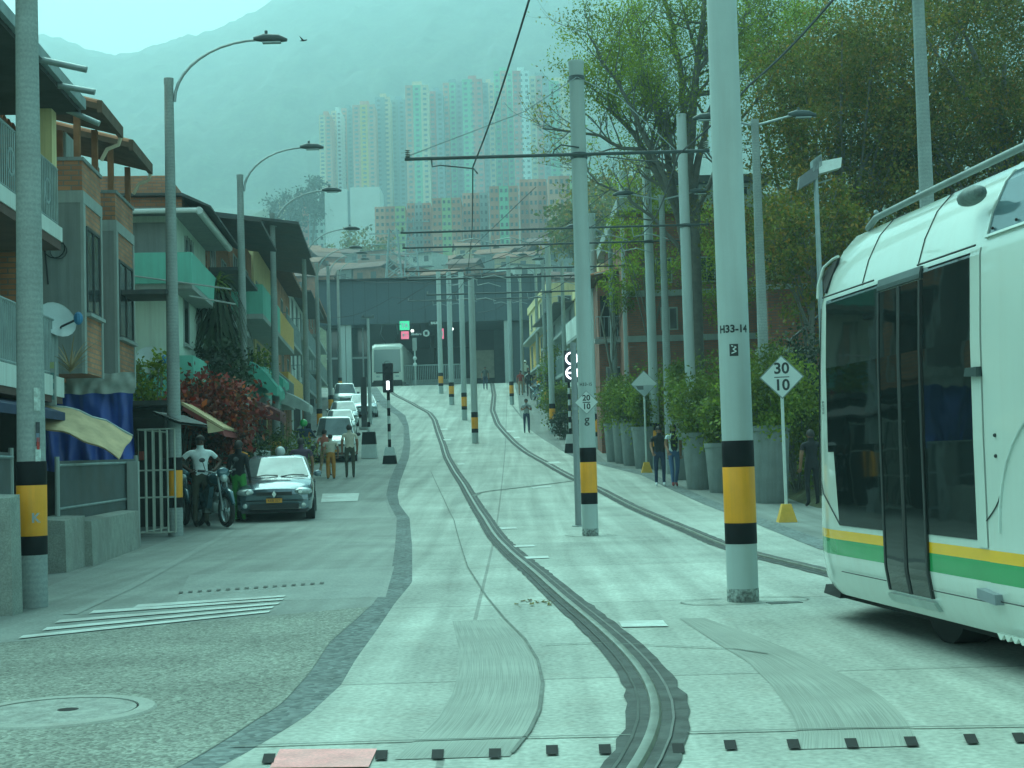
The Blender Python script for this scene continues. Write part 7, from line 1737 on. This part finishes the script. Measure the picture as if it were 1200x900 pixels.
def branchy(t, start, dirn, length, r, depth, spread, tips, mb, up=.12, wig=.16):
    pts = [Vector(start)]; d = Vector(dirn).normalized(); n = 6; rr_ = [r]
    for i in range(n):
        d = (d + Vector((R.gauss(0, wig), R.gauss(0, wig), R.gauss(0, wig) + up))).normalized(); pts.append(pts[-1] + d * length / n); rr_.append(r * (1 - .62 * (i + 1) / n))
    mb.tube(pts, rr_, n=7 if r > .05 else 4, caps=False)
    if depth == 0: tips += pts[2:]; return
    for k in range(R.choice([3, 4, 5])):
        i = R.randint(2, n); a = Vector((R.gauss(0, 1), R.gauss(0, 1), R.gauss(0, .6) + .4)).normalized()
        branchy(t, pts[i], (d * (1 - spread) + a * spread), length * R.uniform(.45, .7), rr_[i] * .72, depth - 1, spread, tips, mb, up, wig)
    if depth == 1: tips += pts[3:]
# --- tall half bare tree over the tracks
base = at(818, 45)
t = thing('tall_tree', 'tall half bare tree with many thin rising limbs and fresh green leaves', 'tree', base)
mb = MB(); tips = []
targets = [((700, 110), 44, .15), ((640, 150), 43, .09), ((735, 30), 45, .15), ((690, 40), 42, .10), ((780, -20), 46, .16), ((830, -40), 45, .16), ((880, 10), 46, .13), ((760, 110), 43, .10), ((905, 90), 47, .10), ((668, 195), 45, .07)]
mb.tube([base, W(814, 400, 45), W(812, 300, 45), W(810, 215, 45)], [.34, .28, .25, .21], n=10)
for (px, py), dd, r in targets:
    e = W(px, py, dd); s = W(812 + R.uniform(-4, 4), R.uniform(215, 330), 45); m1 = s.lerp(e, .35) + Vector((0, 0, .8)); m1.x = s.x + (e.x - s.x) * .22; m2 = s.lerp(e, .7) + Vector((0, 0, .5))
    P = [s, m1, m2, e]; Q = []
    for i in range(13):
        u = i / 12; a = P[0] * (1 - u) ** 3 + P[1] * 3 * u * (1 - u) ** 2 + P[2] * 3 * u * u * (1 - u) + P[3] * u ** 3; Q.append(a + Vector((R.gauss(0, .05), R.gauss(0, .05), R.gauss(0, .05))))
    mb.tube(Q, [r * (1 - .72 * i / 12) for i in range(13)], n=7, caps=False)
    for i in range(4, 13):
        for _ in range(2):
            d_ = (Q[i] - Q[i - 1]).normalized(); a = Vector((R.gauss(0, 1), R.gauss(0, .8), R.gauss(0, .7) + .5)).normalized()
            branchy(t, Q[i], d_ * .45 + a * .55, R.uniform(.9, 2.0), r * (1 - .72 * i / 12) * .5, 1, .5, tips, mb, .06, .14)
mb.build('trunk', M_bark, t, world=True, smooth=60)
lf = Leaves(); ly = Leaves()
for p in tips:
    v = p - CAMP; s_ = FPX / v.y; px = 600 + v.x * s_; py = 540 - v.z * s_
    if py < 170 and px > 680:
        pr = .75 if py < 125 else .3
        if R.random() < pr:
            for _ in range(R.randint(8, 16)): lf.add(p + Vector((R.gauss(0, .22), R.gauss(0, .22), R.gauss(0, .20))), 0, .085, .5)
    elif R.random() < .45:
        for _ in range(R.randint(2, 5)): ly.add(p + Vector((R.gauss(0, .12), R.gauss(0, .12), R.gauss(0, .12))), 0, .09)
# extra leafy clouds in the crown
for (px, py, dd, rx, rz, n) in ((720, 60, 44, 1.5, .9, 2600), (770, 30, 45, 1.4, 1.0, 2400), (830, 20, 45, 1.2, .9, 1600), (870, 60, 46, 1.3, 1.0, 1700), (700, 90, 43, .9, .6, 900), (745, 120, 44, .9, .5, 800), (790, 150, 45, .6, .5, 350), (740, 175, 46, .9, .5, 450)):
    c = W(px, py, dd); 
    cl = [c + Vector((R.gauss(0, rx * .55), R.gauss(0, rx * .6), R.gauss(0, rz * .6))) for _ in range(n // 28)]
    for q in cl:
        for _ in range(44): lf.add(q + Vector((R.gauss(0, .22), R.gauss(0, .22), R.gauss(0, .16))), 0, .085, .5)
lf.build('crown', LM_spring, t); ly.build('yellow_leaves', LM_yel, t)

def densetree(px, d, zc_px, rx, rz, n, label, mt, size=.10, seedc=70, trunk_r=.22, group=None, name='leafy_tree', hgt=None):
    base = at(px, d) if not isinstance(px, Vector) else px
    t = thing(name, label, 'tree', base, 0, group); c = W(zc_px[0], zc_px[1], d); mb = MB(); tips = []
    top = c + Vector((0, 0, rz * .3)); mb.tube([base, base.lerp(top, .4) + Vector((R.gauss(0, .15), 0, 0)), base.lerp(top, .75) + Vector((R.gauss(0, .2), 0, 0)), top], [trunk_r, trunk_r * .8, trunk_r * .5, trunk_r * .2], n=8)
    cl = []
    for _ in range(seedc):
        while True:
            q = Vector((R.uniform(-1, 1), R.uniform(-1, 1), R.uniform(-1, 1)))
            if .25 < q.length < 1: break
        q = Vector((q.x * rx, q.y * rx * .8, q.z * rz)); q *= 1 + .25 * noise.noise(q * .5); cl.append(c + q)
    for q in cl[::3]: s = base.lerp(top, R.uniform(.35, .9)); mb.tube([s, s.lerp(q, .5) + Vector((0, 0, .3)), q], [trunk_r * .3, trunk_r * .18, .015], n=5, caps=False)
    mb.build('trunk', M_bark, t, world=True, smooth=60)
    lf = Leaves(); per = n // seedc; sr = rx * .24
    for q in cl:
        k = R.uniform(.6, 1.35)
        for _ in range(int(per * k)):
            g_ = Vector((R.gauss(0, 1), R.gauss(0, 1), R.gauss(0, .7))); lf.add(q + g_ * sr * .62 * k, 0, size)
    lf.build('crown', mt, t); return t
densetree(1000, 41, (985, 195), 3.2, 4.3, 52000, 'olive green tree with rusty tints left of the tall lamp behind the tram', LM_dense, seedc=110)
densetree(1085, 44, (1075, 90), 3.8, 4.6, 60000, 'large olive tree crown directly behind the tall lamp over the tram', LM_dense, seedc=120)
densetree(1190, 39, (1180, 140), 3.2, 5.0, 50000, 'dark dense tree at the right edge above the tram roof', LM_dense, seedc=110, trunk_r=.28)
densetree(930, 50, (935, 60), 2.4, 2.4, 20000, 'paler green tree right of the lettered pole at the top', LM_spring, seedc=70)
densetree(952, 36, (948, 285), 1.5, 1.9, 7000, 'small thin tree in front of the brick wall beside the tram nose', LM_dense, size=.11, seedc=50, trunk_r=.09)

densetree(762, 49.5, (762, 275), 1.5, 2.2, 5500, 'thin light green tree before the left part of the brick building', LM_spring, size=.10, seedc=46, trunk_r=.10)
densetree(858, 50, (852, 300), 1.7, 2.4, 6500, 'loose light green tree before the right part of the brick building', LM_spring, size=.10, seedc=50, trunk_r=.10)
densetree(715, 52, (722, 330), .9, 1.5, 2200, 'slim light green tree beside the dark porch', LM_spring, size=.10, seedc=26, trunk_r=.07)

def bush(P, rx, ry, rz, n, mt, label, cat='shrub', name='shrub', size=.09, seedc=None, group=None, zc=None, stems=6, blades=False, dark=None):
    t = thing(name, label, cat, P, 0, group); c = Vector(P) + Vector((0, 0, zc if zc is not None else rz * .85)); seedc = seedc or max(10, n // 90)
    mb = MB(); cl = []
    for _ in range(seedc):
        while True:
            q = Vector((R.uniform(-1, 1), R.uniform(-1, 1), R.uniform(-1, 1)))
            if q.length < 1: break
        cl.append(c + Vector((q.x * rx, q.y * ry, q.z * rz)))
    for q in cl[:: max(1, len(cl) // 14)]: mb.tube([P, Vector(P).lerp(q, .5) + Vector((R.gauss(0, .05), R.gauss(0, .05), 0)), q], [.025, .018, .006], n=4, caps=False)
    mb.build('stems', M_bark, t, world=True)
    lf = Leaves(); per = max(1, n // seedc); s_ = min(rx, rz) * .32
    for q in cl:
        for _ in range(per): lf.add(q + Vector((R.gauss(0, s_), R.gauss(0, s_), R.gauss(0, s_ * .8))), 0, size)
    lf.build('foliage', mt, t); return t
for px, d, zp, rx, rz, n, lb in ((712, 150, 268, 6, 6, 5000, 'round tree on the hillside just right of the bracketed pole'), (738, 165, 250, 7, 7, 5000, 'broad hillside tree behind the pole cluster'), (690, 190, 275, 6, 6, 4000, 'hillside tree above the wavy tiled roof'), (350, 430, 243, 9, 5, 3000, 'dark wooded clump left of the pale apartment towers'), (371, 440, 232, 6, 6, 2200, 'dark clump of trees rising at the foot of the cream towers'), (425, 330, 300, 7, 6, 1800, 'small dark tree below the bare white wall')):
    densetree(Vector((XA(px, d), d, zland(XA(px, d), d))), d, (px, zp), rx, rz, n, lb, LM_dark if 340 < d else LM_dense, size=.9 if d > 300 else .55, seedc=50, trunk_r=.4, group='trees on the hillside')
# --- concrete planters with shrubs along the right pavement
M_plant = mat('planter concrete', (.26, .275, .265), .85, var=.1, scale=3, stain=((.14, .15, .14), .5), streak=True, fine=.08)
def planter(px, pyb, w, h, label, blabel, bw=1.0, bh=.9, n=2600, P=None):
    P = P or G(px, pyb); t = thing('planter', label, 'planter', P, 0, 'round concrete planters along the right pavement'); r = w / 2
    b = MB().lathe([(r * .78, 0), (r * .80, .02), (r * .98, h - .12), (r * 1.02, h - .11), (r * 1.03, h), (r * .93, h), (r * .91, h - .1), (0, h - .1)], n=32); b.build('pot', M_plant, t, smooth=35)
    MB().lathe([(0, 0), (r * .9, 0)], (0, 0, h - .095), n=20).build('soil', mat('soil', (.05, .035, .025), .95), t)
    bush(P + Vector((0, 0, h - .1)), r * bw, r * bw, bh, n, LM_bush, blabel, size=.10, zc=bh * .75, group='shrubs in the round planters')
PL = [(903, 589, .96, 1.70, 'biggest grey planter beside the diamond speed board', 'bushy green shrub in the biggest planter beside the diamond speed board', 1.25, 1.0, 4600),
      (848, 577, .86, 1.22, 'lower planter right behind the lettered pole', 'green shrub just behind the lettered pole', 1.2, .75, 2600),
      (822, 573, .92, 1.45, 'planter standing left of the lettered pole foot', 'shrub with a few yellow leaves left of the lettered pole', 1.4, 1.0, 3600),
      (803, 562, .85, 1.70, 'planter behind the person in the white vest', 'shrub above the person in the white vest', .85, 1.1, 4200),
      (757, 549, .85, 1.35, 'planter directly behind the marker board post', 'shrub behind the marker board post', 1.0, .9, 3000),
      (742, 545.5, .8, 1.45, 'third planter from the left of the row', 'shrub in the third planter from the left of the row', 1.5, 1.0, 2800),
      (732, 543, .8, 1.55, 'second planter from the left of the row', 'shrub in the second planter from the left of the row', 1.4, 1.0, 2800),
      (722, 541, .8, 1.35, 'leftmost planter of the row', 'shrub in the leftmost planter of the row', 1.3, .9, 2600)]
for (px, py, w, h, la, lb, bw, bh, n) in PL: planter(px, py, w, h, la, lb, bw, bh, n)
# small dark pots up the pavement and the round bush over them
bush(at(657, 72), .75, .8, 1.0, 3600, LM_bush, 'round green bush on the right pavement left of the ringed signal', zc=1.3, size=.12)
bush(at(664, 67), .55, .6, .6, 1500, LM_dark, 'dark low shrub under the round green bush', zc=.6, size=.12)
bush(at(650, 84), .7, .7, 1.6, 2200, LM_bush, 'tall loose bush in front of the cream house', zc=2.2, size=.14)
for px, d, w, h, n, mt, lb in ((717, 62, .9, .9, 2600, LM_bush, 'green bush between the two diamond boards'), (775, 48, 1.1, 1.2, 3600, LM_bush, 'green bush behind the pole cluster'), (830, 44, 1.0, 1.5, 3600, LM_bush, 'bush at the foot of the tall half bare tree'),
                              (935, 33.5, 1.0, 1.1, 4200, LM_bush, 'light green bush between speed board and tram nose'), (890, 35, .9, 1.3, 3600, LM_bush, 'bright bush behind the twin armed lamp'), (968, 35, 1.0, 1.6, 4200, LM_dark, 'dark shrub by the floodlight mast'), (925, 38.5, 1.4, 1.5, 4200, LM_dense, 'olive shrub over the brick wall')):
    bush(at(px, d), w, w, h, n, mt, lb, zc=h * .95 + .9, size=.11)
# lime hedge, crotons and the hanging plant at the left
bush(at(339, 45), .8, .9, .75, 3200, LM_lime, 'lime green hedge beside the fourth lamp pole', zc=.9, size=.08, name='hedge')
def bladeplant(P, n, ln, mt, label, name, droop=.8, rad_=.5, zc=0, wd=.05, up=.5, levels=1, stem_r=.05, cat='plant', hgt=0):
    t = thing(name, label, cat, P, 0); mb = MB()
    if hgt: st = MB().tube([P, Vector(P) + Vector((.03, 0, hgt))], [stem_r, stem_r * .8], n=7); st.build('stem', M_bark, t, world=True)
    for i in range(n):
        a = R.uniform(0, 6.283); z0 = R.uniform(zc, hgt) if hgt else R.uniform(0, .1); o = Vector(P) + Vector((0, 0, z0)); u = R.uniform(up * .3, up); L_ = ln * R.uniform(.7, 1.2); d_ = Vector((math.cos(a), math.sin(a), 0)); sd_ = Vector((-math.sin(a), math.cos(a), 0)); rows = []
        for k in range(6):
            s = k / 5; c = o + d_ * L_ * s * .8 + Vector((0, 0, L_ * (u * s - droop * s * s))); w = wd * (1 - s) ** .6 * (.5 + s * 1.2 if s < .4 else 1); rows.append([tuple(c - sd_ * w), tuple(c + sd_ * w)])
        mb.grid(rows)
    mb.build('leaves', mt, t, world=True); return t
bush(at(246, 33.5), .92, .8, .85, 5200, LM_red, 'big croton bush with red and orange leaves over the awning', zc=2.2, size=.15, seedc=90)
bush(at(205, 32.5), .6, .6, .4, 700, LM_red, 'small red leaved bush left of the second lamp pole', zc=2.35, size=.2, seedc=20)
bush(at(182, 31.5), .6, .5, .5, 1100, LM_bush, 'green and yellow shrub under the white satellite dish', zc=3.1, size=.12)
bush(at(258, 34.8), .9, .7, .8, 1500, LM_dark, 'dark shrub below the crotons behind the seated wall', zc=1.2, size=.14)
p = at(258, 38.5); t = bladeplant(p, 300, 1.15, LM_dark, 'hanging dark bladed plant with a lime crown beside the third lamp pole', 'hanging_plant', droop=1.5, zc=4.0, hgt=5.9, wd=.045, up=.5, stem_r=.09)
mb = MB(); lt = Leaves()
for i in range(110):
    a = R.uniform(0, 6.283); d_ = Vector((math.cos(a), math.sin(a), 0)); sd_ = Vector((-math.sin(a), math.cos(a), 0)); L_ = R.uniform(.5, .9); u = R.uniform(.2, 1.1); rows = []
    for k in range(5): s = k / 4; c = p + Vector((0, 0, 5.7)) + d_ * L_ * s * .75 + Vector((0, 0, L_ * (u * s - .7 * s * s))); w = .035 * (1 - s) ** .6; rows.append([tuple(c - sd_ * w), tuple(c + sd_ * w)])
    mb.grid(rows)
mb.build('lime_crown', LM_lime, t, world=True)
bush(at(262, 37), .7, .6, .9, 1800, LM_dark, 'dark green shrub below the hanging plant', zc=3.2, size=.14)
bladeplant(W(82, 437, 22.2), 46, .62, mat('dry blade', (.30, .24, .13), .8, var=.2), 'dry spiky potted plant under the pale satellite dish', 'spiky_plant', droop=.25, up=1.1, wd=.014)
bush(at(306, 48), .6, .6, .5, 900, LM_bush, 'potted greenery on the brick house balcony', zc=3.9, size=.1)
# ground cover on the bank
lf = Leaves()
for _ in range(9000):
    x = R.uniform(6.6, 13); y = R.uniform(30, 52); u = (x - 6.2) / 14; z = zg(y) + (min(1, u * 3) * .5 + u * 6) * min(1, (y - 24) / 9); lf.add((x, y, z + R.uniform(0, .35)), 0, .16)
b = MB(); b.v = lf.v; b.f = lf.f; b.m = [0] * len(lf.f); b.build('ground_cover', LM_bush, kind='stuff')
